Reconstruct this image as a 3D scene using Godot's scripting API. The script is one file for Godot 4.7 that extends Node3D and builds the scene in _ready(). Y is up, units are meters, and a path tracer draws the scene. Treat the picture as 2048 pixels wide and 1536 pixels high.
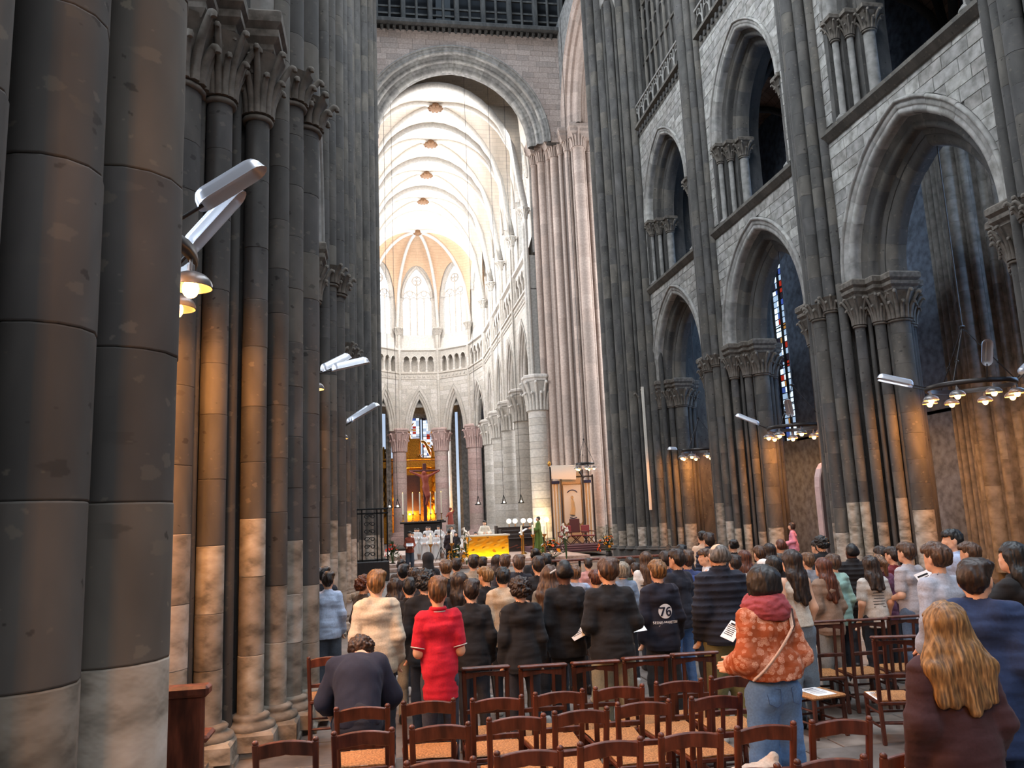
extends Node3D
# Interior of a Gothic cathedral during a service: nave arcades, crossing, choir and a standing crowd.
# y is up, the nave axis runs along -z, the arcade axes lie at x = AXIS_NORTH and x = AXIS_SOUTH.

const AXIS_NORTH := -1.96
const AXIS_SOUTH := 12.57
const BAY := 7.28
const NORTH_Z := [-2.25, -9.5, -16.8, -24.05]
const SOUTH_Z := [-4.35, -11.62, -18.9, -26.18]

var M := {}
var cache := {}
var used := {}

func _ready() -> void:
	setup_view()
	setup_materials()
	build_light()
	build_shell()
	build_nave()
	build_aisles()
	build_crossing()
	build_choir()
	build_chandeliers()
	build_sanctuary()
	build_chairs()
	build_people()

func setup_view() -> void:
	var cam := Camera3D.new()
	cam.name = "camera"
	cam.fov = rad_to_deg(2.0 * atan(768.0 / 1600.0))
	cam.near = 0.05
	cam.far = 400.0
	add_child(cam)
	cam.position = Vector3(0, 2.1, 0)
	cam.basis = Basis(Vector3.UP, deg_to_rad(-9.58)) * Basis(Vector3.RIGHT, deg_to_rad(9.52)) * Basis(Vector3.BACK, deg_to_rad(-2.39))
	cam.current = true
	var we := WorldEnvironment.new()
	we.name = "world_environment"
	var env := Environment.new()
	env.background_mode = Environment.BG_SKY
	var sky := Sky.new()
	var sm := ProceduralSkyMaterial.new()
	sm.sky_top_color = Color(0.55, 0.68, 0.88)
	sm.sky_horizon_color = Color(0.85, 0.9, 0.96)
	sm.ground_bottom_color = Color(0.3, 0.3, 0.3)
	sm.ground_horizon_color = Color(0.6, 0.62, 0.65)
	sky.sky_material = sm
	env.sky = sky
	env.tonemap_mode = Environment.TONE_MAPPER_LINEAR
	env.tonemap_exposure = 1.0
	env.sdfgi_enabled = true
	env.ssao_enabled = true
	env.ssil_enabled = true
	we.environment = env
	add_child(we)

# ---------------------------------------------------------------- mesh building
class MB:
	var v := PackedVector3Array()
	var n := PackedVector3Array()
	var uv := PackedVector2Array()
	var col := PackedColorArray()
	var ix := PackedInt32Array()
	var use_col := false

	func vert(p: Vector3, nn: Vector3, t := Vector2.ZERO) -> int:
		v.append(p)
		n.append(nn)
		uv.append(t)
		return v.size() - 1

	func tri(a: Vector3, b: Vector3, c: Vector3) -> void:   # counter-clockwise seen from the front
		var nn := (b - a).cross(c - a)
		if nn.length_squared() < 1e-16:
			return
		nn = nn.normalized()
		var i := v.size()
		v.append(a); v.append(c); v.append(b)
		n.append(nn); n.append(nn); n.append(nn)
		uv.append(Vector2.ZERO); uv.append(Vector2.ZERO); uv.append(Vector2.ZERO)
		ix.append(i); ix.append(i + 1); ix.append(i + 2)

	func quad(a: Vector3, b: Vector3, c: Vector3, d: Vector3) -> void:
		var nn := (c - a).cross(d - b)
		if nn.length_squared() < 1e-16:
			return
		nn = nn.normalized()
		var i := v.size()
		v.append(a); v.append(b); v.append(c); v.append(d)
		for k in 4:
			n.append(nn)
		uv.append(Vector2(0, 1)); uv.append(Vector2(1, 1)); uv.append(Vector2(1, 0)); uv.append(Vector2(0, 0))
		ix.append_array(PackedInt32Array([i, i + 2, i + 1, i, i + 3, i + 2]))

	func grid(rows: Array, wrap := false, flip := false) -> void:   # rows of equal length, smooth normals
		var nr := rows.size()
		var nc: int = rows[0].size()
		var base := v.size()
		var nrm := PackedVector3Array()
		nrm.resize(nr * nc)
		var cc := nc if wrap else nc - 1
		var quads := PackedInt32Array()
		for r in nr - 1:
			var ra: PackedVector3Array = rows[r]
			var rb: PackedVector3Array = rows[r + 1]
			for c in cc:
				var d := (c + 1) % nc
				var fn := (rb[d] - ra[c]).cross(rb[c] - ra[d])
				if flip:
					fn = -fn
				var i0 := r * nc + c
				var i1 := r * nc + d
				var i2 := i1 + nc
				var i3 := i0 + nc
				nrm[i0] += fn
				nrm[i1] += fn
				nrm[i2] += fn
				nrm[i3] += fn
				if flip:
					quads.append_array(PackedInt32Array([i0, i1, i2, i0, i2, i3]))
				else:
					quads.append_array(PackedInt32Array([i0, i2, i1, i0, i3, i2]))
		for r in nr:
			var rr: PackedVector3Array = rows[r]
			for c in nc:
				v.append(rr[c])
				uv.append(Vector2(float(c) / maxf(cc, 1), float(r) / (nr - 1)))
				var q := nrm[r * nc + c]
				n.append(q.normalized() if q.length_squared() > 1e-20 else Vector3.UP)
		for q in quads:
			ix.append(base + q)

	func box(c: Vector3, s: Vector3, ch := 0.0) -> void:
		boxb(Transform3D(Basis(), c), s, ch)

	func boxb(t: Transform3D, s: Vector3, ch := 0.0) -> void:
		var h := s * 0.5
		var k := minf(ch, minf(h.x, minf(h.y, h.z)) * 0.9)
		var ax := [Vector3.RIGHT, Vector3.UP, Vector3.BACK]
		for a in 3:
			for sg in [-1.0, 1.0]:
				var b := (a + 1) % 3
				var d := (a + 2) % 3
				var o: Vector3 = ax[a] * h[a] * sg
				var e: Vector3 = ax[b] * (h[b] - k)
				var f: Vector3 = ax[d] * (h[d] - k) * sg
				quad(t * (o - e - f), t * (o + e - f), t * (o + e + f), t * (o - e + f))
		if k <= 0.0:
			return
		for a in 3:   # edge chamfers along axis a
			var b := (a + 1) % 3
			var d := (a + 2) % 3
			for sb in [-1.0, 1.0]:
				for sd in [-1.0, 1.0]:
					var l: Vector3 = ax[a] * (h[a] - k)
					var p: Vector3 = ax[b] * h[b] * sb + ax[d] * (h[d] - k) * sd
					var q: Vector3 = ax[b] * (h[b] - k) * sb + ax[d] * h[d] * sd
					if sb * sd > 0:
						quad(t * (p - l), t * (p + l), t * (q + l), t * (q - l))
						continue
					quad(t * (p + l), t * (p - l), t * (q - l), t * (q + l))
		for sx in [-1.0, 1.0]:
			for sy in [-1.0, 1.0]:
				for sz in [-1.0, 1.0]:
					var p1 := Vector3(h.x * sx, (h.y - k) * sy, (h.z - k) * sz)
					var p2 := Vector3((h.x - k) * sx, h.y * sy, (h.z - k) * sz)
					var p3 := Vector3((h.x - k) * sx, (h.y - k) * sy, h.z * sz)
					if sx * sy * sz > 0:
						tri(t * p1, t * p2, t * p3)
					else:
						tri(t * p1, t * p3, t * p2)

	func bar(a: Vector3, b: Vector3, w: float, d: float, ch := 0.0, up := Vector3.UP) -> void:   # a box from a to b
		var z := b - a
		var l := z.length()
		if l < 1e-6:
			return
		z /= l
		var x := up.cross(z)
		if x.length() < 1e-3:
			x = Vector3.RIGHT.cross(z)
			if x.length() < 1e-3:
				x = Vector3.BACK.cross(z)
		x = x.normalized()
		var y := z.cross(x)
		boxb(Transform3D(Basis(x, y, z), (a + b) * 0.5), Vector3(w, d, l), ch)

	func lathe(prof: PackedVector2Array, segs := 16, t := Transform3D(), smooth := true, a0 := 0.0, a1 := TAU) -> void:   # (radius, height) from bottom to top
		var full := absf(a1 - a0 - TAU) < 1e-4
		var rows := []
		for p in prof:
			var row := PackedVector3Array()
			for k in (segs if full else segs + 1):
				var a := a0 + (a1 - a0) * k / segs
				row.append(t * Vector3(cos(a) * p.x, p.y, sin(a) * p.x))
			rows.append(row)
		if smooth:
			grid(rows, full, true)
		else:
			for r in rows.size() - 1:
				grid([rows[r], rows[r + 1]], full, true)

	func tube(path: PackedVector3Array, rad, segs := 8, cap := true, closed := false) -> void:   # rad: a number or one per point
		var np := path.size()
		var rows := []
		var prev := Vector3.ZERO
		for i in np:
			var tg: Vector3
			if closed:
				tg = (path[(i + 1) % np] - path[(i + np - 1) % np]).normalized()
			else:
				tg = (path[mini(i + 1, np - 1)] - path[maxi(i - 1, 0)]).normalized()
			var x := prev - tg * prev.dot(tg) if prev != Vector3.ZERO else tg.cross(Vector3.UP)
			if x.length() < 1e-3:
				x = tg.cross(Vector3.RIGHT)
			x = x.normalized()
			prev = x
			var y := tg.cross(x)
			var rr: float = rad if rad is float else rad[i]
			var row := PackedVector3Array()
			for k in segs:
				var a := TAU * k / segs
				row.append(path[i] + (x * cos(a) + y * sin(a)) * rr)
			rows.append(row)
		if closed:
			rows.append(rows[0])
		grid(rows, true)
		if cap and not closed:
			for e in [0, np - 1]:
				var r: PackedVector3Array = rows[e]
				for k in segs:
					if e == 0:
						tri(path[e], r[(k + 1) % segs], r[k])
					else:
						tri(path[e], r[k], r[(k + 1) % segs])

	func ball(c: Vector3, r: Vector3, segs := 12, rings := 8) -> void:
		var rows := []
		for i in rings + 1:
			var a := PI * i / rings - PI / 2
			var row := PackedVector3Array()
			for k in segs:
				var b := TAU * k / segs
				row.append(c + Vector3(cos(a) * cos(b) * r.x, sin(a) * r.y, cos(a) * sin(b) * r.z))
			rows.append(row)
		grid(rows, true, true)

	func prism(poly: PackedVector2Array, t: Transform3D, depth: float, ch := 0.0, back := false) -> void:   # polygon in the xy plane of t, its front at +z * depth
		var pts := poly
		if Geometry2D.is_polygon_clockwise(pts):
			pts = pts.duplicate()
			pts.reverse()
		var np := pts.size()
		var front := pts
		if ch > 0.0:
			front = inset(pts, ch)
		var tris := Geometry2D.triangulate_polygon(front)
		for k in range(0, tris.size(), 3):
			var a := front[tris[k]]
			var b := front[tris[k + 1]]
			var c := front[tris[k + 2]]
			if (b - a).cross(c - a) < 0:
				var s := b
				b = c
				c = s
			tri(t * Vector3(a.x, a.y, depth), t * Vector3(b.x, b.y, depth), t * Vector3(c.x, c.y, depth))
			if back:
				tri(t * Vector3(a.x, a.y, 0), t * Vector3(c.x, c.y, 0), t * Vector3(b.x, b.y, 0))
		for i in np:
			var j := (i + 1) % np
			if ch > 0.0:
				quad(t * Vector3(pts[i].x, pts[i].y, depth - ch), t * Vector3(pts[j].x, pts[j].y, depth - ch), t * Vector3(front[j].x, front[j].y, depth), t * Vector3(front[i].x, front[i].y, depth))
			quad(t * Vector3(pts[i].x, pts[i].y, 0), t * Vector3(pts[j].x, pts[j].y, 0), t * Vector3(pts[j].x, pts[j].y, depth - ch), t * Vector3(pts[i].x, pts[i].y, depth - ch))

	static func inset(pts: PackedVector2Array, d: float) -> PackedVector2Array:   # mitred, the count kept; counter-clockwise polygons shrink
		var out := PackedVector2Array()
		var np := pts.size()
		for i in np:
			var e0 := (pts[i] - pts[(i + np - 1) % np]).normalized()
			var e1 := (pts[(i + 1) % np] - pts[i]).normalized()
			var n0 := Vector2(-e0.y, e0.x)
			var n1 := Vector2(-e1.y, e1.x)
			out.append(pts[i] + (n0 + n1) * (d / maxf(1.0 + n0.dot(n1), 0.3)))
		return out

	func rings(poly: PackedVector2Array, prof: PackedVector2Array, cap := true) -> void:   # polygon in x, z carried up through (outset, y) pairs; sharp edges
		var pts := poly.duplicate()
		if Geometry2D.is_polygon_clockwise(pts):
			pts.reverse()
		var rr := []
		for p in prof:
			var q := MB.inset(pts, -p.x)
			var row := PackedVector3Array()
			for a in q:
				row.append(Vector3(a.x, p.y, a.y))
			rr.append(row)
		var np := pts.size()
		for r in rr.size() - 1:
			for i in np:
				var j := (i + 1) % np
				quad(rr[r][j], rr[r][i], rr[r + 1][i], rr[r + 1][j])
		if cap:
			for e in [0, rr.size() - 1]:
				var q := MB.inset(pts, -prof[e].x)
				var tris := Geometry2D.triangulate_polygon(q)
				for k in range(0, tris.size(), 3):
					var a: Vector3 = rr[e][tris[k]]
					var b: Vector3 = rr[e][tris[k + 1]]
					var c: Vector3 = rr[e][tris[k + 2]]
					var up := (b - a).cross(c - a).y > 0
					if up == (e != 0):
						tri(a, b, c)
					else:
						tri(a, c, b)

	func mesh() -> ArrayMesh:
		var a := []
		a.resize(Mesh.ARRAY_MAX)
		a[Mesh.ARRAY_VERTEX] = v
		a[Mesh.ARRAY_NORMAL] = n
		a[Mesh.ARRAY_TEX_UV] = uv
		if use_col:
			a[Mesh.ARRAY_COLOR] = col
		a[Mesh.ARRAY_INDEX] = ix
		var m := ArrayMesh.new()
		if ix.size():
			m.add_surface_from_arrays(Mesh.PRIMITIVE_TRIANGLES, a)
		return m

# ---------------------------------------------------------------- nodes
func numbered(called: String) -> String:
	var k: int = used.get(called, 0)
	used[called] = k + 1
	return called if k == 0 else "%s_%03d" % [called, k]

func tag(o: Node3D, label: String, category: String, group := "", kind := "") -> Node3D:
	if label: o.set_meta("label", label)
	if category: o.set_meta("category", category)
	if group: o.set_meta("group", group)
	if kind: o.set_meta("kind", kind)
	return o

func base(called: String, label: String, category: String, at := Vector3.ZERO, turn := 0.0, group := "", kind := "") -> Node3D:
	var o := Node3D.new()
	o.name = numbered(called)
	add_child(o)
	o.position = at
	o.rotation.y = turn
	tag(o, label, category, group, kind)
	return o

func put(parent: Node, called: String, m: Mesh, mat: Material, t := Transform3D()) -> MeshInstance3D:
	var o := MeshInstance3D.new()
	o.name = numbered(called) if parent == self else called
	o.mesh = m
	o.material_override = mat
	o.transform = t
	o.cast_shadow = GeometryInstance3D.SHADOW_CASTING_SETTING_ON
	parent.add_child(o, true)
	return o

func single(called: String, m: Mesh, mat: Material, label: String, category: String, t := Transform3D(), group := "", kind := "") -> MeshInstance3D:
	var o := put(self, called, m, mat, t)
	tag(o, label, category, group, kind)
	return o

func holder(parent: Node, called: String, t := Transform3D()) -> Node3D:
	var o := Node3D.new()
	o.name = called
	parent.add_child(o, true)
	o.transform = t
	return o

func copy_of(o: Node3D, label: String, at: Vector3, turn := 0.0, group := "") -> Node3D:
	var c: Node3D = o.duplicate()
	var stem: String = o.get_meta("stem") if o.has_meta("stem") else o.name
	c.name = numbered(stem)
	add_child(c)
	c.position = at
	c.rotation.y = turn
	if label: c.set_meta("label", label)
	if group: c.set_meta("group", group)
	return c

func rnd(k: int) -> float:   # a fixed number in 0..1 for every k
	var x := (k * 1103515245 + 12345) & 0x7fffffff
	x = ((x >> 13) ^ x) * 1274126177 & 0x7fffffff
	x = (x ^ (x >> 15)) & 0x7fffffff
	return float(x % 100003) / 100003.0

func area_light(called: String, at: Vector3, towards: Vector3, size: Vector2, col: Color, energy: float) -> void:
	var l := AreaLight3D.new()
	l.name = called
	add_child(l, true)
	var z := -towards.normalized()
	var x := Vector3.UP.cross(z)
	if x.length() < 0.01:
		x = Vector3.RIGHT
	x = x.normalized()
	l.transform = Transform3D(Basis(x, z.cross(x), z), at)
	l.area_size = size
	l.area_normalize_energy = false
	l.light_color = col
	l.light_energy = energy
	l.area_range = 200.0
	l.area_attenuation = 2.0
	l.shadow_enabled = true

func omni(parent: Node, called: String, at: Vector3, col: Color, energy: float, size := 0.03) -> void:
	var l := OmniLight3D.new()
	l.name = called
	l.light_color = col
	l.light_energy = energy
	l.light_size = size
	l.omni_range = 60.0
	l.omni_attenuation = 2.0
	l.shadow_enabled = true
	parent.add_child(l, true)
	l.position = at

# ---------------------------------------------------------------- materials
func noise_tex(freq: float, seed_: int, lo: Color, hi: Color, oct := 5, size := 512, mid := Color(0, 0, 0, 0), kind := FastNoiseLite.TYPE_SIMPLEX_SMOOTH) -> NoiseTexture2D:
	var f := FastNoiseLite.new()
	f.noise_type = kind
	f.seed = seed_
	f.frequency = freq
	f.fractal_octaves = oct
	f.fractal_gain = 0.55
	var t := NoiseTexture2D.new()
	t.width = size
	t.height = size
	t.seamless = true
	t.noise = f
	var g := Gradient.new()
	g.set_color(0, lo)
	g.set_color(1, hi)
	g.set_offset(0, 0.15)
	g.set_offset(1, 0.85)
	if mid.a > 0.0:
		g.add_point(0.5, mid)
	t.color_ramp = g
	return t

func mat(called: String, col: Color, rough := 0.8, metal := 0.0) -> StandardMaterial3D:
	var m := StandardMaterial3D.new()
	m.resource_name = called
	m.albedo_color = col
	m.roughness = rough
	m.metallic = metal
	M[called] = m
	return m

func tri_mat(called: String, col: Color, tex: Texture2D, scale: float, rough: float, bump: Texture2D = null, depth := 1.0, off := Vector3.ZERO, sy := 1.0) -> StandardMaterial3D:
	var m := mat(called, col, rough)
	m.albedo_texture = tex
	m.uv1_triplanar = true
	m.uv1_world_triplanar = true
	m.uv1_scale = Vector3(scale, scale * sy, scale)
	m.uv1_offset = off
	if bump:
		m.heightmap_enabled = true
		m.heightmap_texture = bump
		m.heightmap_scale = depth
	return m

func glow(called: String, col: Color, e: float, base_col := Color(0.9, 0.9, 0.9)) -> StandardMaterial3D:
	var m := mat(called, base_col, 0.5)
	m.emission_enabled = true
	m.emission = col
	m.emission_energy_multiplier = e
	return m

func flecked() -> ImageTexture:   # stone face with streaks, pale chips and small dark pits
	var f := FastNoiseLite.new()
	f.seed = 3
	f.frequency = 0.012
	f.fractal_octaves = 4
	var im := Image.create(512, 512, false, Image.FORMAT_RGB8)
	for y in 512:
		for x in 512:
			var a := TAU * x / 512.0
			var b := TAU * y / 512.0
			var q := 0.8 + 0.26 * f.get_noise_3d(cos(a) * 82, sin(a) * 82 + cos(b) * 40, sin(b) * 40)
			im.set_pixel(x, y, Color(q, q * 0.985, q * 0.96))
	for k in 420:
		var c := Vector2(rnd(k * 4 + 7) * 512, rnd(k * 4 + 8) * 512)
		var r := 1.0 + 5.5 * pow(rnd(k * 4 + 9), 4.0)
		var light := rnd(k * 4 + 10) < 0.75
		for y in range(-8, 9):
			for x in range(-8, 9):
				if Vector2(x + 1.5 * sin(y * 0.9 + k), y * 1.3).length() < r:
					im.set_pixel(posmod(int(c.x) + x, 512), posmod(int(c.y) + y, 512), Color(1, 0.97, 0.9) if light else Color(0.45, 0.42, 0.38))
	return ImageTexture.create_from_image(im)

func courses(dark: float) -> ImageTexture:   # thin stone courses too far off to tell apart: joints and slight tone changes
	var im := Image.create(256, 256, false, Image.FORMAT_RGB8)
	for r in 8:
		var x := int(40 * rnd(r + 5))
		while x < 296:
			var w := 40 + int(34 * rnd(r * 9 + x))
			var q := 1.0 - 0.5 * (1.0 - dark) * rnd(r * 31 + x * 3)
			for xx in range(x - 40, x - 40 + w):
				for y in 32:
					if xx >= 0 and xx < 256:
						var j := dark if y < 3 or xx < x - 38 else 1.0
						im.set_pixel(xx, r * 32 + y, Color(q * j, q * j, q * j))
			x += w
	return ImageTexture.create_from_image(im)

func setup_materials() -> void:
	var stain := noise_tex(0.006, 11, Color(0.7, 0.685, 0.66), Color(1.0, 0.985, 0.965), 6, 1024, Color(0.87, 0.86, 0.84))
	var grain := noise_tex(0.02, 5, Color(0.1, 0.1, 0.1), Color(0.95, 0.95, 0.95), 6, 512)
	var pits := noise_tex(0.012, 23, Color(0.5, 0.48, 0.45), Color(1, 1, 1), 5, 1024, Color(0.84, 0.82, 0.79), FastNoiseLite.TYPE_VALUE_CUBIC)
	var fine := noise_tex(0.03, 31, Color(0.86, 0.86, 0.86), Color(1, 1, 1), 4, 512)
	var flecks := flecked()
	M.stain = stain; M.grain = grain; M.fine = fine
	# sooty pillar stone, worn pale stone at the foot, wall ashlar, choir stone: four tones of each
	var soot := [Color(0.365, 0.35, 0.335), Color(0.33, 0.32, 0.31), Color(0.405, 0.385, 0.36), Color(0.35, 0.34, 0.335)]
	var pale := [Color(0.68, 0.65, 0.6), Color(0.62, 0.58, 0.53), Color(0.73, 0.7, 0.66), Color(0.57, 0.54, 0.5)]
	var wall := [Color(0.61, 0.6, 0.59), Color(0.56, 0.55, 0.54), Color(0.65, 0.64, 0.625), Color(0.58, 0.565, 0.55)]
	var cream := [Color(0.8, 0.77, 0.73), Color(0.76, 0.73, 0.69), Color(0.83, 0.8, 0.765), Color(0.78, 0.745, 0.7)]
	var pink := [Color(0.8, 0.68, 0.65), Color(0.76, 0.64, 0.61), Color(0.82, 0.71, 0.68), Color(0.77, 0.68, 0.64)]
	var rose := [Color(0.73, 0.65, 0.6), Color(0.68, 0.61, 0.565), Color(0.76, 0.68, 0.63), Color(0.71, 0.63, 0.58)]
	for k in 4:
		var o := Vector3(0.37 * k, 0.21 * k, 0.53 * k)
		tri_mat("soot%d" % k, soot[k], flecks, 0.45, 0.9, grain, 0.12, o, 0.8)
		tri_mat("pale%d" % k, pale[k], pits, 0.5, 0.92, pits, 0.9, o, 1.6)
		tri_mat("wall%d" % k, wall[k], stain, 0.4, 0.92, grain, 0.1, o)
		tri_mat("cream%d" % k, cream[k], fine, 0.3, 0.9, null, 0.0, o)
		tri_mat("rose%d" % k, rose[k], fine, 0.4, 0.9, null, 0.0, o)
		tri_mat("pink%d" % k, pink[k], fine, 0.3, 0.9, null, 0.0, o)
	tri_mat("mortar", Color(0.3, 0.29, 0.28), stain, 0.8, 0.95)
	tri_mat("brownvault", Color(0.5, 0.4, 0.33), courses(0.6), 0.5, 0.95)
	tri_mat("plaster", Color(0.86, 0.81, 0.75), courses(0.87), 0.5, 0.95)
	tri_mat("peach", Color(0.83, 0.7, 0.58), M.plaster.albedo_texture, 0.5, 0.95)
	tri_mat("bluelitwall", Color(0.4, 0.45, 0.53), stain, 0.4, 0.95)  # aisle wall stone with the blue of the daylight put into its colour
	tri_mat("capital", Color(0.42, 0.39, 0.36), stain, 0.9, 0.95, grain, 0.2)
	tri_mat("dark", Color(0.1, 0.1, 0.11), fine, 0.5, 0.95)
	tri_mat("wood", Color(0.43, 0.22, 0.145), noise_tex(0.02, 7, Color(0.55, 0.5, 0.46), Color(1, 1, 1), 4), 1.2, 0.42, null, 1.0, Vector3.ZERO, 0.2)
	tri_mat("wood2", Color(0.37, 0.19, 0.125), M.wood.albedo_texture, 1.2, 0.45, null, 1.0, Vector3(0.4, 0.1, 0.2), 0.2)
	tri_mat("wooddark", Color(0.14, 0.085, 0.065), M.wood.albedo_texture, 1.2, 0.5, null, 1.0, Vector3.ZERO, 0.2)
	mat("paper", Color(0.9, 0.9, 0.9), 0.8)
	mat("ink", Color(0.05, 0.05, 0.06), 0.9)
	mat("inknavy", Color(0.07, 0.08, 0.16), 0.9)
	mat("iron", Color(0.1, 0.1, 0.1), 0.5, 0.7)
	mat("steel", Color(0.78, 0.78, 0.8), 0.3, 0.55)
	mat("ring", Color(0.2, 0.18, 0.17), 0.4, 0.6)
	mat("shade", Color(0.42, 0.4, 0.39), 0.35, 0.5)
	glow("bulb", Color(1.0, 0.74, 0.4), 22.0, Color(1, 0.9, 0.7))
	glow("glass", Color(0.93, 0.97, 1.0), 1.7, Color(0.8, 0.85, 0.9))
	glow("glassnave", Color(0.85, 0.92, 1.0), 1.0, Color(0.7, 0.75, 0.8))

# ---------------------------------------------------------------- daylight
func build_light() -> void:
	var cool := Color(0.9, 0.95, 1.0)
	var white := Color(0.97, 0.98, 1.0)
	# nave: west window behind the viewer and the clerestory on both sides
	area_light("west_window_light", Vector3(5.3, 13.0, 15.2), Vector3(0, -0.25, -1), Vector2(8.0, 13.0), Color(0.95, 0.96, 1.0), 1.3)
	for k in 4:
		var z := 6.0 - 10.5 * k
		area_light("clerestory_light", Vector3(11.4, 27.0, z), Vector3(-1, -0.7, 0), Vector2(7.0, 4.5), cool, 8.5)
		area_light("clerestory_light", Vector3(-0.8, 27.0, z), Vector3(1, -0.7, 0), Vector2(7.0, 4.5), cool, 12.5)
	# aisle windows
	for z in [-8.7, -16.0, -23.3, -30.6]:
		area_light("aisle_window_light", Vector3(16.45, 8.8, z), Vector3(-1, 0, 0), Vector2(1.3, 7.0), Color(0.6, 0.78, 1.0), 2.5)
	for z in [1.5, -6.0, -13.0, -20.4]:
		area_light("aisle_window_light", Vector3(-8.4, 8.8, z), Vector3(1, 0, 0), Vector2(2.4, 7.5), Color(0.85, 0.92, 1.0), 5.0)
	# crossing lantern and transepts
	area_light("lantern_light", Vector3(5.0, 46.5, -40.5), Vector3(0, -1, 0.001), Vector2(8.0, 8.0), Color(0.8, 0.9, 1.0), 6.5)
	area_light("transept_light", Vector3(26.0, 15.0, -40.5), Vector3(-1, -0.1, 0), Vector2(8.0, 14.0), white, 5.5)
	area_light("transept_light", Vector3(-15.4, 15.0, -40.5), Vector3(1, -0.1, 0), Vector2(8.0, 14.0), white, 6.5)
	# choir clerestory and apse
	for k in 4:
		var z := -50.5 - 5.8 * k
		area_light("choir_window_light", Vector3(9.15, 24.4, z), Vector3(-1, -0.12, 0), Vector2(4.4, 6.4), white, 4.6)
		area_light("choir_window_light", Vector3(-0.75, 24.4, z), Vector3(1, -0.12, 0), Vector2(4.4, 6.4), white, 4.6)
	area_light("apse_window_light", Vector3(3.9, 24.2, -77.0), Vector3(0, -0.1, 1), Vector2(3.2, 6.4), white, 3.6)
	area_light("apse_window_light", Vector3(7.3, 24.2, -76.0), Vector3(-0.45, -0.1, 1), Vector2(3.0, 6.4), white, 3.6)
	area_light("apse_window_light", Vector3(0.5, 24.2, -76.0), Vector3(0.45, -0.1, 1), Vector2(3.0, 6.4), white, 3.6)
	area_light("chapel_window_light", Vector3(4.6, 8.0, -88.3), Vector3(0, -0.1, 1), Vector2(4.0, 8.0), white, 3.6)
	area_light("choir_aisle_light", Vector3(14.4, 7.5, -58.0), Vector3(-1, 0, 0), Vector2(3.0, 6.0), white, 3.6)
	area_light("choir_aisle_light", Vector3(14.4, 7.5, -68.0), Vector3(-1, 0, 0), Vector2(3.0, 6.0), white, 3.6)
	area_light("choir_aisle_light", Vector3(-5.4, 7.5, -62.0), Vector3(1, 0, 0), Vector2(3.0, 6.0), white, 3.6)

# ---------------------------------------------------------------- shell: floor, outer walls, roofs
func slab(called: String, c: Vector3, s: Vector3, m: String, label: String) -> Node3D:
	var b := MB.new()
	b.box(c, s)
	return single(called, b.mesh(), M[m], label, "building", Transform3D(), "", "structure")

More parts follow.
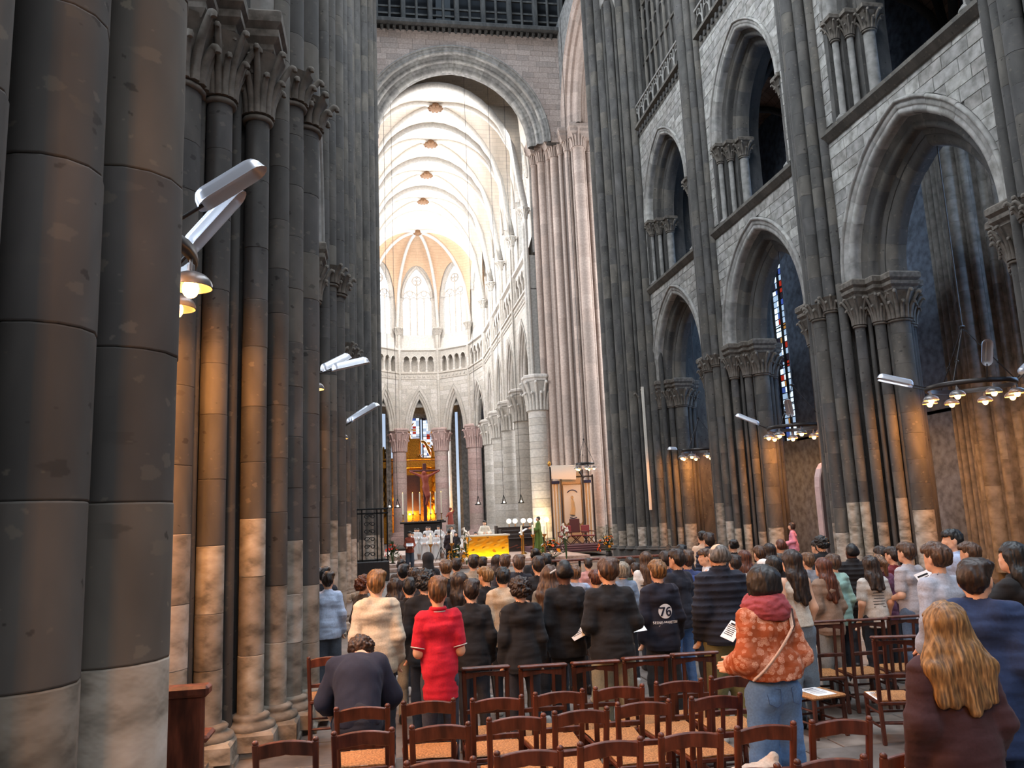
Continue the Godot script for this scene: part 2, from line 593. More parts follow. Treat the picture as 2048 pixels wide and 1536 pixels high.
func build_shell() -> void:
	# paving: big worn slabs where the floor shows, plain floor beyond
	var fl := base("floor", "worn stone paving of the cathedral nave and crossing", "floor", Vector3.ZERO, 0.0, "", "structure")
	var b := MB.new()
	b.box(Vector3(5.3, -0.16, -38.0), Vector3(60, 0.29, 112))
	put(fl, "bed", b.mesh(), M.mortar)
	var pt := noise_tex(0.01, 77, Color(0.72, 0.7, 0.68), Color(1, 1, 1), 5, 512)
	var pm := []
	for k in 4:
		var c: Color = [Color(0.47, 0.43, 0.4), Color(0.42, 0.385, 0.36), Color(0.51, 0.465, 0.43), Color(0.45, 0.42, 0.4)][k]
		pm.append(tri_mat("paving%d" % k, c, pt, 0.5, 0.5, M.grain, 0.04, Vector3(k * 0.31, 0, k * 0.17)))
	var row := 0
	var z := -1.2
	while z > -13.0:
		var d: float = [0.78, 0.95, 0.7, 0.86][row % 4]
		var x := -3.2 + 0.35 * (row % 3)
		var k := 0
		while x < 11.0:
			var w: float = 0.9 + 0.5 * rnd(row * 37 + k)
			var s := MB.new()
			s.box(Vector3(0, -0.03, 0), Vector3(w - 0.014, 0.06, d - 0.014), 0.006)
			put(fl, "paving_slab", s.mesh(), pm[int(rnd(row * 71 + k * 3) * 3.99)], Transform3D(Basis(), Vector3(x + w / 2, (rnd(row + k * 17) - 0.5) * 0.004, z - d / 2)))
			x += w
			k += 1
		z -= d
		row += 1
	var rest := MB.new()
	rest.box(Vector3(5.3, -0.03, (z - 94.0) / 2), Vector3(60, 0.055, 94.0 + z))
	rest.box(Vector3(5.3, -0.03, 7.4), Vector3(60, 0.055, 17.2))
	put(fl, "rough_paving", rest.mesh(), pm[1])
	# closing walls
	slab("wall_west", Vector3(5.3, 15, 16.2), Vector3(40, 32, 0.8), "wall2", "west wall of the nave, behind the congregation")
	var gw := MB.new()
	gw.box(Vector3(5.3, 13, 15.72), Vector3(8, 13, 0.1), 0.02)
	single("window_west", gw.mesh(), M.glassnave, "tall leaded west window of the nave", "window", Transform3D(), "", "structure")
	slab("wall_north", Vector3(-9.2, 9.5, -8.5), Vector3(0.8, 19, 50), "wall1", "outer wall of the north aisle")
	slab("roof", Vector3(-5.8, 19.6, -8.5), Vector3(7.5, 0.5, 50), "brownvault", "flat covering over the north aisle")
	slab("roof", Vector3(15.4, 20.2, -8.5), Vector3(5.6, 0.5, 50), "brownvault", "covering over the south aisle vaults")
	slab("roof", Vector3(5.3, 33.6, -8.5), Vector3(17, 0.5, 51), "brownvault", "covering over the nave vault")
	for s in [[-2.7, "north"], [13.3, "south"]]:
		slab("wall_clerestory_" + s[1], Vector3(s[0], 26.5, -8.5), Vector3(0.7, 14.4, 50), "wall2", "upper %s wall of the nave behind the clerestory passage" % s[1])
	for k in 4:
		var zz := 6.0 - 10.5 * k
		for s in [[12.9, "south"], [-2.3, "north"]]:
			var g := MB.new()
			g.box(Vector3(s[0], 27.0, zz), Vector3(0.06, 4.5, 7.0))
			single("window_clerestory_" + s[1], g.mesh(), M.glassnave, "clerestory window high in the %s nave wall" % s[1], "window", Transform3D(), "clerestory windows of the %s side" % s[1], "structure")
	# transepts, lantern
	slab("wall_transept_south", Vector3(27.4, 16, -40.5), Vector3(0.8, 34, 15), "wall0", "end wall of the south transept")
	slab("wall_transept_north", Vector3(-16.8, 16, -40.5), Vector3(0.8, 34, 15), "wall0", "end wall of the north transept")
	for s in [[20.3, "south"], [-9.7, "north"]]:
		slab("wall_transept_west_" + s[1], Vector3(s[0], 16, -33.2), Vector3(14, 34, 0.6), "wall1", "west wall of the %s transept" % s[1])
		slab("wall_transept_east_" + s[1], Vector3(s[0] + (0.8 if s[0] > 0 else -1.2), 16, -48.6), Vector3(13.4, 34, 0.6), "wall1", "east wall of the %s transept" % s[1])
		slab("roof", Vector3(s[0], 33.3, -40.5), Vector3(15, 0.5, 16), "brownvault", "covering over the %s transept vault" % s[1])
	slab("wall_lantern_west", Vector3(5.3, 40.5, -33.6), Vector3(16, 14, 0.6), "wall1", "west wall of the lantern tower")
	slab("wall_lantern_south", Vector3(13.0, 40.5, -40.5), Vector3(0.6, 14, 14), "wall1", "south wall of the lantern tower")
	slab("wall_lantern_north", Vector3(-2.4, 40.5, -40.5), Vector3(0.6, 14, 14), "wall1", "north wall of the lantern tower")
	slab("ceiling_lantern", Vector3(5.3, 47.6, -40.5), Vector3(17, 0.5, 15), "wall1", "ceiling of the lantern tower")
	# choir shell
	slab("wall_choir_south", Vector3(15.2, 9.3, -66), Vector3(0.6, 18.6, 32), "cream1", "outer wall of the south choir aisle")
	slab("wall_choir_north", Vector3(-6.2, 9.3, -65), Vector3(0.6, 18.6, 34), "cream1", "outer wall of the north choir aisle")
	slab("roof", Vector3(12.7, 16.5, -66), Vector3(5.2, 0.5, 30), "plaster", "flat covering over the south choir aisle")
	slab("roof", Vector3(-3.7, 16.5, -65), Vector3(5.2, 0.5, 34), "plaster", "flat covering over the north choir aisle")
	slab("roof", Vector3(4.3, 32.6, -65.0), Vector3(16, 0.5, 31), "plaster", "covering over the choir vault")
	slab("wall_upper_choir_south", Vector3(11.2, 24.6, -64.7), Vector3(0.5, 16.5, 31.6), "cream2", "outer skin of the south choir clerestory")
	slab("wall_upper_choir_north", Vector3(-2.6, 24.6, -65.0), Vector3(0.5, 16.5, 31), "cream2", "outer skin of the north choir clerestory")
	slab("wall_upper_apse", Vector3(4.3, 24.6, -80.6), Vector3(14, 16.5, 0.5), "cream2", "outer skin behind the apse clerestory")

# ---------------------------------------------------------------- pillars
const SHAFTS := [  # u along the nave, v towards the nave, radius, kind
	[0.0, 1.08, 0.19, "tall"], [0.37, 0.965, 0.155, "tall"], [-0.37, 0.965, 0.155, "tall"], [0.75, 0.88, 0.12, "tall"], [-0.75, 0.88, 0.12, "tall"],
	[1.09, 0.70, 0.125, "arch"], [-1.09, 0.70, 0.125, "arch"], [1.43, 0.37, 0.13, "arch"], [-1.43, 0.37, 0.13, "arch"], [1.66, 0.0, 0.24, "arch"], [-1.66, 0.0, 0.24, "arch"],
	[1.22, 0.5, 0.055, "thin"], [-1.22, 0.5, 0.055, "thin"], [1.53, 0.2, 0.055, "thin"], [-1.53, 0.2, 0.055, "thin"],
	[1.43, -0.37, 0.13, "arch"], [-1.43, -0.37, 0.13, "arch"], [1.09, -0.70, 0.125, "arch"], [-1.09, -0.70, 0.125, "arch"], [1.53, -0.2, 0.055, "thin"], [-1.53, -0.2, 0.055, "thin"],
	[0.0, -1.08, 0.19, "rear"], [0.37, -0.965, 0.155, "rear"], [-0.37, -0.965, 0.155, "rear"], [0.75, -0.88, 0.12, "rear"], [-0.75, -0.88, 0.12, "rear"],
]

func drum_mesh(r: float, h: float, segs := 14) -> ArrayMesh:
	var key := "drum %.3f %.2f %d" % [r, h, segs]
	if not cache.has(key):
		var b := MB.new()
		if r > 0.5:
			b.lathe(PackedVector2Array([Vector2(r - 0.03, 0), Vector2(r - 0.03, 0.016), Vector2(r, 0.02)]), segs, Transform3D(), false)
		b.lathe(PackedVector2Array([Vector2(r - 0.006, 0), Vector2(r - 0.001, 0.002), Vector2(r, 0.007)]), segs) if r <= 0.5 else null
		b.lathe(PackedVector2Array([Vector2(r, 0.007 if r <= 0.5 else 0.02), Vector2(r, h - 0.007)]), segs)
		b.lathe(PackedVector2Array([Vector2(r, h - 0.007), Vector2(r - 0.001, h - 0.002), Vector2(r - 0.006, h)]), segs)
		cache[key] = b.mesh()
	return cache[key]

func tone(kind: String, k: int) -> Material:
	return M["%s%d" % [kind, int(rnd(k) * 3.99)]]

func shaft(parent: Node, p: Vector2, r: float, y0: float, y1: float, seed_: int, drums := true, kind := "soot", hs := [0.5, 0.62, 0.74, 0.56], pale_to := 1.75, segs := 14) -> Node3D:   # p: local x, z
	if not drums:
		var b := MB.new()
		b.lathe(PackedVector2Array([Vector2(r, y0), Vector2(r, y1)]), segs)
		return put(parent, "shaft", b.mesh(), M[kind + "1"], Transform3D(Basis(), Vector3(p.x, 0, p.y)))
	var s := holder(parent, "shaft", Transform3D(Basis(), Vector3(p.x, 0, p.y)))
	var y := y0
	var k := seed_ * 131
	while y < y1 - 0.02:
		var h: float = hs[int(rnd(k) * 3.99)]
		if y + h > y1 - 0.3:
			h = snappedf(y1 - y, 0.01)
		var pale := y + h * 0.5 < pale_to + 0.5 * (rnd(seed_ * 7 + 3) - 0.5)
		put(s, "drum", drum_mesh(r, h, segs), tone("pale" if pale else kind, k + 5), Transform3D(Basis(), Vector3((rnd(k + 1) - 0.5) * 0.005, y, (rnd(k + 2) - 0.5) * 0.005)))
		y += h
		k += 3
	return s

func capital_mesh(r: float, h: float, flare: float, leaves: int) -> ArrayMesh:
	var key := "capital %.2f %.2f %.2f %d" % [r, h, flare, leaves]
	if cache.has(key):
		return cache[key]
	var b := MB.new()
	b.lathe(PackedVector2Array([Vector2(r, 0), Vector2(r + 0.03, 0.0), Vector2(r + 0.042, 0.025), Vector2(r + 0.03, 0.05), Vector2(r, 0.055)]), 16)
	var pr := PackedVector2Array()
	for i in 9:
		var t := i / 8.0
		pr.append(Vector2(r * 0.98 + (flare - r) * pow(t, 2.2), 0.05 + (h - 0.05) * t))
	b.lathe(pr, 16)
	for tier in 2:   # two tiers of curling leaves
		for k in leaves:
			var a := TAU * (k + 0.5 * tier) / leaves + 0.3
			var top := h * (0.62 if tier == 0 else 0.97)
			var path := PackedVector3Array()
			var rad := []
			for i in 7:
				var t := i / 6.0
				var y := 0.07 + (top - 0.07) * t
				var tt := y / h
				var rr := r + (flare - r) * pow(tt, 2.2) + 0.012 + 0.05 * t * t * (0.7 + flare)
				path.append(Vector3(cos(a) * rr, y, sin(a) * rr))
				rad.append((0.03 + 0.13 * r) * (1.0 - 0.3 * t))
			var e := path[6]
			var q := 0.03 + 0.13 * r   # the tip curls out and down
			for i in 4:
				var u := i / 3.0
				path.append(e + Vector3(cos(a), 0, sin(a)) * q * (0.35 + 0.75 * sin(u * 1.9)) + Vector3(0, q * (0.25 - 0.95 * u * u), 0))
				rad.append((0.024 + 0.1 * r) * (1.0 - 0.35 * u))
			b.tube(path, rad, 6)
	cache[key] = b.mesh()
	return cache[key]

func rect(c: Vector2, hx: float, hy: float) -> PackedVector2Array:
	return PackedVector2Array([c + Vector2(-hx, -hy), c + Vector2(hx, -hy), c + Vector2(hx, hy), c + Vector2(-hx, hy)])

func union(list: Array) -> PackedVector2Array:
	var p: PackedVector2Array = list[0]
	for k in range(1, list.size()):
		var m := Geometry2D.merge_polygons(p, list[k])
		var best := 0
		for i in m.size():
			if m[i].size() > m[best].size():
				best = i
		p = m[best]
	return p

func pillar_plan(grow: float) -> PackedVector2Array:   # stepped outline in (v, u)
	return union([rect(Vector2(0, 0), 0.26 + grow, 1.62 + grow), rect(Vector2(0, 0), 0.42 + grow, 1.4 + grow), rect(Vector2(0, 0), 0.72 + grow, 1.08 + grow), rect(Vector2(0, 0), 0.92 + grow, 0.8 + grow), rect(Vector2(0, 0), 1.06 + grow, 0.36 + grow)])

func torus_base(r: float) -> ArrayMesh:
	var key := "base %.3f" % r
	if not cache.has(key):
		var b := MB.new()
		b.lathe(PackedVector2Array([Vector2(r + 0.1, 0), Vector2(r + 0.115, 0.03), Vector2(r + 0.1, 0.06), Vector2(r + 0.06, 0.075), Vector2(r + 0.045, 0.095), Vector2(r + 0.06, 0.12), Vector2(r + 0.04, 0.14), Vector2(r, 0.15)]), 18)
		cache[key] = b.mesh()
	return cache[key]

func build_pillar(label: String, at: Vector3, turn: float, west: float, seed_: int, full := true) -> Node3D:
	var o := base("pillar", label, "pillar", at, turn, "", "structure")
	var b := MB.new()
	var core := pillar_plan(-0.1)
	b.rings(core, PackedVector2Array([Vector2(0, 0.2), Vector2(0, 7.6)]), false)
	b.box(Vector3(0, 19.2, 0), Vector3(1.74, 23.4, 1.66))
	put(o, "core", b.mesh(), M.soot1)
	# bench and plinth blocks
	var pl := MB.new()
	pl.rings(pillar_plan(0.08), PackedVector2Array([Vector2(0.14, 0.0), Vector2(0.14, 0.05), Vector2(0.1, 0.07), Vector2(0.1, 0.1)]))
	put(o, "bench", pl.mesh(), M.pale3)
	for s in SHAFTS:
		if s[3] == "thin":
			continue
		var blk := MB.new()
		var w: float = s[2] + 0.12
		blk.rings(rect(Vector2.ZERO, w, w), PackedVector2Array([Vector2(0, 0.06), Vector2(0, 0.2), Vector2(-0.025, 0.23)]))
		put(o, "plinth_block", blk.mesh(), tone("pale", seed_ + int(s[0] * 10) + 50), Transform3D(Basis(), Vector3(s[1], 0, s[0])))
		put(o, "shaft_base", torus_base(s[2]), M.pale3, Transform3D(Basis(), Vector3(s[1], 0.22, s[0])))
	var i := 0
	for s in SHAFTS:
		i += 1
		var p := Vector2(s[1], s[0])
		var seen: bool = full and (s[1] > -0.1 and s[0] * west > -0.5)
		match s[3]:
			"tall":
				shaft(o, p, s[2], 0.34, 26.0, seed_ + i, seen)
				var up := MB.new()
				up.lathe(PackedVector2Array([Vector2(s[2], 26.0), Vector2(s[2], 30.5)]), 12)
				put(o, "shaft_top", up.mesh(), M.soot1, Transform3D(Basis(), Vector3(p.x, 0, p.y)))
				if absf(s[0]) < 0.5:
					var cm := capital_mesh(s[2], 0.42, s[2] + 0.11, 7)
					put(o, "capital", cm, M.capital, Transform3D(Basis(), Vector3(p.x, 6.86 if s[0] == 0.0 else 6.98, p.y)))
			"arch":
				shaft(o, p, s[2], 0.34, 6.45, seed_ + i, seen)
				put(o, "capital", capital_mesh(s[2], 0.72, 0.16 + s[2] * 1.05, 8), M.capital, Transform3D(Basis(), Vector3(p.x, 6.42, p.y)))
			"thin":
				shaft(o, p, s[2], 0.2, 6.75, seed_ + i, false)
				put(o, "capital", capital_mesh(s[2], 0.36, 0.14, 6), M.capital, Transform3D(Basis(), Vector3(p.x, 6.72, p.y)))
			"rear":
				shaft(o, p, s[2], 0.34, 15.0, seed_ + i, false)
	# stepped two-tier abacus over the arch capitals of each side
	for sg in [1.0, -1.0]:
		var plan := union([rect(Vector2(0, 1.66 * sg), 0.36, 0.36), rect(Vector2(0, 1.3 * sg), 0.58, 0.36), rect(Vector2(0, 1.05 * sg), 0.92, 0.3)])
		var ab := MB.new()
		ab.rings(plan, PackedVector2Array([Vector2(-0.08, 7.1), Vector2(-0.03, 7.18), Vector2(-0.03, 7.24), Vector2(0.03, 7.3), Vector2(0.03, 7.38)]))
		put(o, "abacus", ab.mesh(), M.capital)
		var ab2 := MB.new()
		ab2.rings(plan, PackedVector2Array([Vector2(0.0, 7.36), Vector2(0.0, 7.4), Vector2(0.06, 7.46), Vector2(0.06, 7.58), Vector2(0.02, 7.62)]))
		put(o, "abacus", ab2.mesh(), M.capital)
	return o

# ---------------------------------------------------------------- arcade walls
func arch_pts(R: float, c: float, spring: float, n: int, flip := 1.0) -> PackedVector2Array:   # from the one spring over the apex to the other
	var out := PackedVector2Array()
	var te := acos(clampf(c / R, -1, 1))
	for i in n + 1:
		var t := te * i / n
		out.append(Vector2((c - R * cos(t)) * flip, spring + R * sin(t)))
	for i in range(n - 1, -1, -1):
		var t := te * i / n
		out.append(Vector2(-(c - R * cos(t)) * flip, spring + R * sin(t)))
	return out

func arch_order(parent: Node, called: String, piece: String, R0: float, c: float, spring: float, prof: PackedVector2Array, count: int, kind: String, seed_: int, t := Transform3D()) -> void:   # prof: (radius beyond R0, v); a row of voussoirs, each a mesh
	var h := holder(parent, called, t)
	for half in [1.0, -1.0]:
		for k in count:
			var jit := (rnd(seed_ + k * 5 + (900 if half < 0 else 0)) - 0.5) * 0.012
			var b := MB.new()
			var rows := []
			for j in 4:
				var f := (k + j / 3.0) / count
				var row := PackedVector3Array()
				for p in prof:
					var R := R0 + p.x + jit
					var tt := acos(clampf(c / R, -1, 1)) * f
					row.append(Vector3(p.y + jit * 0.5, spring + R * sin(tt), half * (c - R * cos(tt))))
				rows.append(row)
			b.grid(rows, false, half < 0)
			put(h, piece, b.mesh(), tone(kind, seed_ + k * 11 + (77 if half < 0 else 0)))

func roll(cx: float, cy: float, r: float, a0: float, a1: float, n := 5) -> PackedVector2Array:
	var out := PackedVector2Array()
	for i in n + 1:
		var a := deg_to_rad(lerpf(a0, a1, float(i) / n))
		out.append(Vector2(cx + cos(a) * r, cy + sin(a) * r))
	return out

func cat(list: Array) -> PackedVector2Array:
	var out := PackedVector2Array()
	for p in list:
		if p is Vector2:
			out.append(p)
		else:
			out.append_array(p)
	return out

func orders(sc: float) -> Array:   # three moulded orders from the soffit out to the hood, in (radius, v)
	var inner := cat([Vector2(0.0, -0.2), roll(0.2, 0.0, 0.2, 180, 90, 6), Vector2(0.25, 0.2), Vector2(0.27, 0.26), Vector2(0.38, 0.27)])
	var mid := cat([Vector2(0.36, 0.26), Vector2(0.38, 0.3), roll(0.47, 0.42, 0.1, 200, 70, 5), Vector2(0.55, 0.5), Vector2(0.57, 0.56), Vector2(0.68, 0.58)])
	var outer := cat([Vector2(0.66, 0.56), Vector2(0.68, 0.6), roll(0.77, 0.73, 0.1, 200, 70, 5), Vector2(0.85, 0.82), Vector2(0.87, 0.86), Vector2(0.98, 0.86), roll(1.02, 0.87, 0.05, 200, 0, 4), Vector2(1.07, 0.83)])
	var out := []
	for p in [inner, mid, outer]:
		var q := PackedVector2Array()
		for a in p:
			q.append(Vector2(a.x * sc, a.y))
		out.append(q)
	return out

const UV_FACE := Basis(Vector3(0, 0, -1), Vector3(0, 1, 0), Vector3(1, 0, 0))

func ashlar(parent: Node, region: PackedVector2Array, course: float, len_: float, t: Transform3D, kind: String, seed_: int, proud := 0.03, called := "stone") -> int:   # stones cut to a region of a wall face
	var lo := region[0]
	var hi := region[0]
	for p in region:
		lo = lo.min(p)
		hi = hi.max(p)
	var y := lo.y
	var r := 0
	var made := 0
	while y < hi.y - 0.03:
		var h := minf(course * (0.88 + 0.24 * rnd(seed_ + r * 13)), hi.y - y)
		var x := lo.x - len_ * rnd(seed_ + r * 29)
		var k := 0
		while x < hi.x:
			var w := len_ * (0.7 + 0.6 * rnd(seed_ + r * 31 + k * 7))
			var q := PackedVector2Array([Vector2(x + 0.006, y + 0.005), Vector2(x + w - 0.006, y + 0.005), Vector2(x + w - 0.006, y + h - 0.005), Vector2(x + 0.006, y + h - 0.005)])
			if x + w > lo.x:
				for poly in Geometry2D.intersect_polygons(q, region):
					if poly.size() < 3 or Geometry2D.is_polygon_clockwise(poly):
						continue
					var area := 0.0
					for i in poly.size():
						area += poly[i].cross(poly[(i + 1) % poly.size()])
					if absf(area) < 0.012:
						continue
					var b := MB.new()
					var c := poly[0]
					b.prism(poly, Transform3D(), proud + 0.008 * rnd(seed_ + made * 3), 0.006 if poly.size() == 4 else 0.0)
					put(parent, called, b.mesh(), tone(kind, seed_ + made * 17 + 3), t)
					made += 1
			x += w
			k += 1
		y += h
		r += 1
	return made

func wall_layer(parent: Node, called: String, poly: PackedVector2Array, v0: float, v1: float, m: Material) -> void:
	var b := MB.new()
	b.prism(poly, Transform3D(UV_FACE, Vector3(v0, 0, 0)), v1 - v0, 0.0, true)
	put(parent, called, b.mesh(), m)

func over_arch(hw: float, top: float, R: float, c: float, spring: float) -> PackedVector2Array:
	var p := arch_pts(R, c, spring, 12)
	p.append(Vector2(hw, spring))
	p.append(Vector2(hw, top))
	p.append(Vector2(-hw, top))
	p.append(Vector2(-hw, spring))
	var q := PackedVector2Array()
	for a in p:
		if q.is_empty() or q[q.size() - 1].distance_to(a) > 0.004:
			q.append(a)
	return q

func string_course(parent: Node, called: String, u0: float, u1: float, prof: PackedVector2Array, m: Material) -> void:   # (v, y) moulding run along the wall
	var b := MB.new()
	for i in prof.size() - 1:
		b.quad(Vector3(prof[i].x, prof[i].y, u1), Vector3(prof[i].x, prof[i].y, u0), Vector3(prof[i + 1].x, prof[i + 1].y, u0), Vector3(prof[i + 1].x, prof[i + 1].y, u1))
	put(parent, called, b.mesh(), m)

func build_bay(side: String, axis: float, z: float, turn: float, seed_: int, label: String, detail := true, width := BAY) -> void:
	var o := base("wall_" + side, label, "wall", Vector3(axis, 0, z), turn, "", "structure")
	var hw := width / 2 - 0.8
	var kx := (width - BAY) / 2
	# arcade arch: springs at 7.6, soffit half width 1.75 at the narrow bay
	var c := 0.87
	var Ri := 2.6 + kx
	var Ro := Ri + 0.96
	wall_layer(o, "core", over_arch(hw, 11.7, Ro, c, 7.6), -0.8, 0.81, M.mortar)
	wall_layer(o, "core", over_arch(hw, 11.7, Ri + 0.64, c, 7.6), -0.56, 0.54, M.soot1)
	wall_layer(o, "core", over_arch(hw, 11.7, Ri + 0.24, c, 7.6), -0.24, 0.22, M.soot1)
	var ps := orders(1.0)
	var nm := ["inner_order", "middle_order", "outer_order"]
	for k in 3:
		arch_order(o, nm[k], "voussoir", Ri, c, 7.6, ps[k], 9 if detail else 3, "wall" if k == 2 else "soot", seed_ + 100 * k)
	if not detail:
		wall_layer(o, "upper_wall", PackedVector2Array([Vector2(-hw, 11.6), Vector2(hw, 11.6), Vector2(hw, 20.0), Vector2(-hw, 20.0)]), -0.3, 0.8, M.wall1)
		return
	var face := Transform3D(UV_FACE, Vector3(0.8, 0, 0))
	ashlar(o, over_arch(hw, 11.55, Ro + 0.12, c, 7.6), 0.3, 0.62, face, "wall", seed_)
	string_course(o, "string_course", -hw, hw, PackedVector2Array([Vector2(0.8, 11.42), Vector2(0.88, 11.46), Vector2(1.0, 11.62), Vector2(1.0, 11.72), Vector2(0.8, 11.86), Vector2(0.4, 11.86)]), M.soot2)
	# second tier: open arch on three jamb shafts
	var c2 := 0.95
	var R2 := 2.58 + kx
	var sp := 14.72
	for L in [[0.54, 0.81, 0.72], [0.24, 0.54, 0.5], [-0.22, 0.24, 0.2], [-0.8, -0.22, 0.5]]:
		wall_layer(o, "upper_core", over_arch(hw, 19.0, R2 + L[2], c2, sp), L[0], L[1], M.soot1)
		var e: float = R2 + L[2] - c2
		for sg in [1.0, -1.0]:
			wall_layer(o, "jamb", PackedVector2Array([Vector2(e * sg, 11.7), Vector2(hw * sg, 11.7), Vector2(hw * sg, sp), Vector2(e * sg, sp)]), L[0], L[1], M.soot1)
	var ps2 := orders(0.76)
	for k in 3:
		arch_order(o, "tribune_" + nm[k], "voussoir", R2, c2, sp, ps2[k], 8, "wall" if k == 2 else "soot", seed_ + 400 + 100 * k)
	ashlar(o, over_arch(hw, 18.75, R2 + 0.82, c2, sp), 0.3, 0.6, face, "wall", seed_ + 1000)
	for sg in [1.0, -1.0]:
		ashlar(o, PackedVector2Array([Vector2(sg * (R2 + 0.86 - c2), 11.9), Vector2(sg * hw, 11.9), Vector2(sg * hw, sp), Vector2(sg * (R2 + 0.86 - c2), sp)]), 0.34, 0.5, face, "wall", seed_ + 1500)
		var js := [[R2 - c2 + 0.62, 0.66, 0.085], [R2 - c2 + 0.4, 0.38, 0.085], [R2 - c2 + 0.15, 0.0, 0.15]]
		for s in js:
			shaft(o, Vector2(s[1], s[0] * sg), s[2], 11.86, 14.05, seed_ + 40 + int(s[1] * 9), false, "wall")
			put(o, "capital", capital_mesh(s[2], 0.5, 0.14 + s[2], 7), M.capital, Transform3D(Basis(), Vector3(s[1], 14.02, s[0] * sg)))
			put(o, "shaft_base", torus_base(s[2]), M.wall1, Transform3D(Basis(), Vector3(s[1], 11.86, s[0] * sg)))
		var plan := union([rect(Vector2(0, js[2][0] * sg), 0.26, 0.26), rect(Vector2(0.19, js[1][0] * sg), 0.4, 0.24), rect(Vector2(0.35, js[0][0] * sg), 0.52, 0.2)])
		var ab := MB.new()
		ab.rings(plan, PackedVector2Array([Vector2(-0.05, 14.5), Vector2(-0.02, 14.56), Vector2(0.03, 14.6), Vector2(0.03, 14.7), Vector2(0.0, 14.73)]))
		put(o, "abacus", ab.mesh(), M.capital)
	# corbel frieze, cornice, openwork parapet and the mullioned passage above
	for k in int(hw * 2 / 0.34):
		var u := -hw + 0.2 + 0.34 * k
		var cb := MB.new()
		cb.boxb(Transform3D(Basis(Vector3.RIGHT, 0.0), Vector3(0.86, 19.0, u)), Vector3(0.12, 0.16, 0.12), 0.02)
		cb.ball(Vector3(0.9, 18.9, u), Vector3(0.05, 0.06, 0.05), 7, 5)
		put(o, "corbel", cb.mesh(), M.soot3)
	string_course(o, "cornice", -hw, hw, PackedVector2Array([Vector2(0.8, 18.72), Vector2(0.84, 19.08), Vector2(1.02, 19.16), Vector2(1.02, 19.28), Vector2(0.9, 19.42), Vector2(0.2, 19.42)]), M.soot2)
	var n := 9
	for k in n:
		var u := -hw + hw * 2 * (k + 0.5) / n
		var w := hw / n
		var tr := MB.new()
		for sg in [1.0, -1.0]:   # a cusped little arch of the parapet
			var path := PackedVector3Array()
			for i in 6:
				var a := PI * 0.5 * i / 5.0
				path.append(Vector3(0.86, 19.55 + 0.42 * sin(a), u + sg * w * cos(a)))
			tr.tube(path, 0.035, 6)
		tr.tube(PackedVector3Array([Vector3(0.86, 19.42, u - w), Vector3(0.86, 20.2, u - w)]), 0.04, 6)
		tr.tube(circle(Vector3(0.86, 20.07, u), 0.12, Vector3.RIGHT, 10), 0.03, 5, false, true)
		put(o, "parapet_tracery", tr.mesh(), M.wall1)
	var rl := MB.new()
	rl.bar(Vector3(0.86, 20.25, -hw), Vector3(0.86, 20.25, hw), 0.14, 0.1, 0.02)
	put(o, "parapet_rail", rl.mesh(), M.wall1)
	wall_layer(o, "passage_wall", PackedVector2Array([Vector2(-hw, 19.0), Vector2(hw, 19.0), Vector2(hw, 27.0), Vector2(-hw, 27.0)]), -0.5, -0.3, M.soot1)
	for k in n + 1:
		var u := -hw + hw * 2 * k / n
		var mu := MB.new()
		mu.tube(PackedVector3Array([Vector3(0.35, 19.3, u), Vector3(0.35, 26.6, u)]), 0.08, 8)
		put(o, "mullion", mu.mesh(), tone("soot", seed_ + k))
		if k < n:
			var w := hw / n
			for yy in [23.2, 24.2]:
				var cu := MB.new()
				for sg in [1.0, -1.0]:
					var path := PackedVector3Array()
					for i in 6:
						var a := PI * 0.5 * i / 5.0
						path.append(Vector3(0.35, yy + 0.6 * sin(a), u + w + sg * w * cos(a)))
					cu.tube(path, 0.05, 6)
				put(o, "cusped_head", cu.mesh(), M.soot1)
	for yy in [22.4, 25.2]:
		var tb := MB.new()
		tb.bar(Vector3(0.35, yy, -hw), Vector3(0.35, yy, hw), 0.1, 0.12, 0.02)
		put(o, "transom", tb.mesh(), M.soot2)

func circle(c: Vector3, r: float, axis: Vector3, n: int) -> PackedVector3Array:
	var out := PackedVector3Array()
	var x := axis.cross(Vector3.UP)
	if x.length() < 0.1:
		x = Vector3.RIGHT
	x = x.normalized()
	var y := axis.cross(x).normalized()
	for i in n:
		var a := TAU * i / n
		out.append(c + (x * cos(a) + y * sin(a)) * r)
	return out

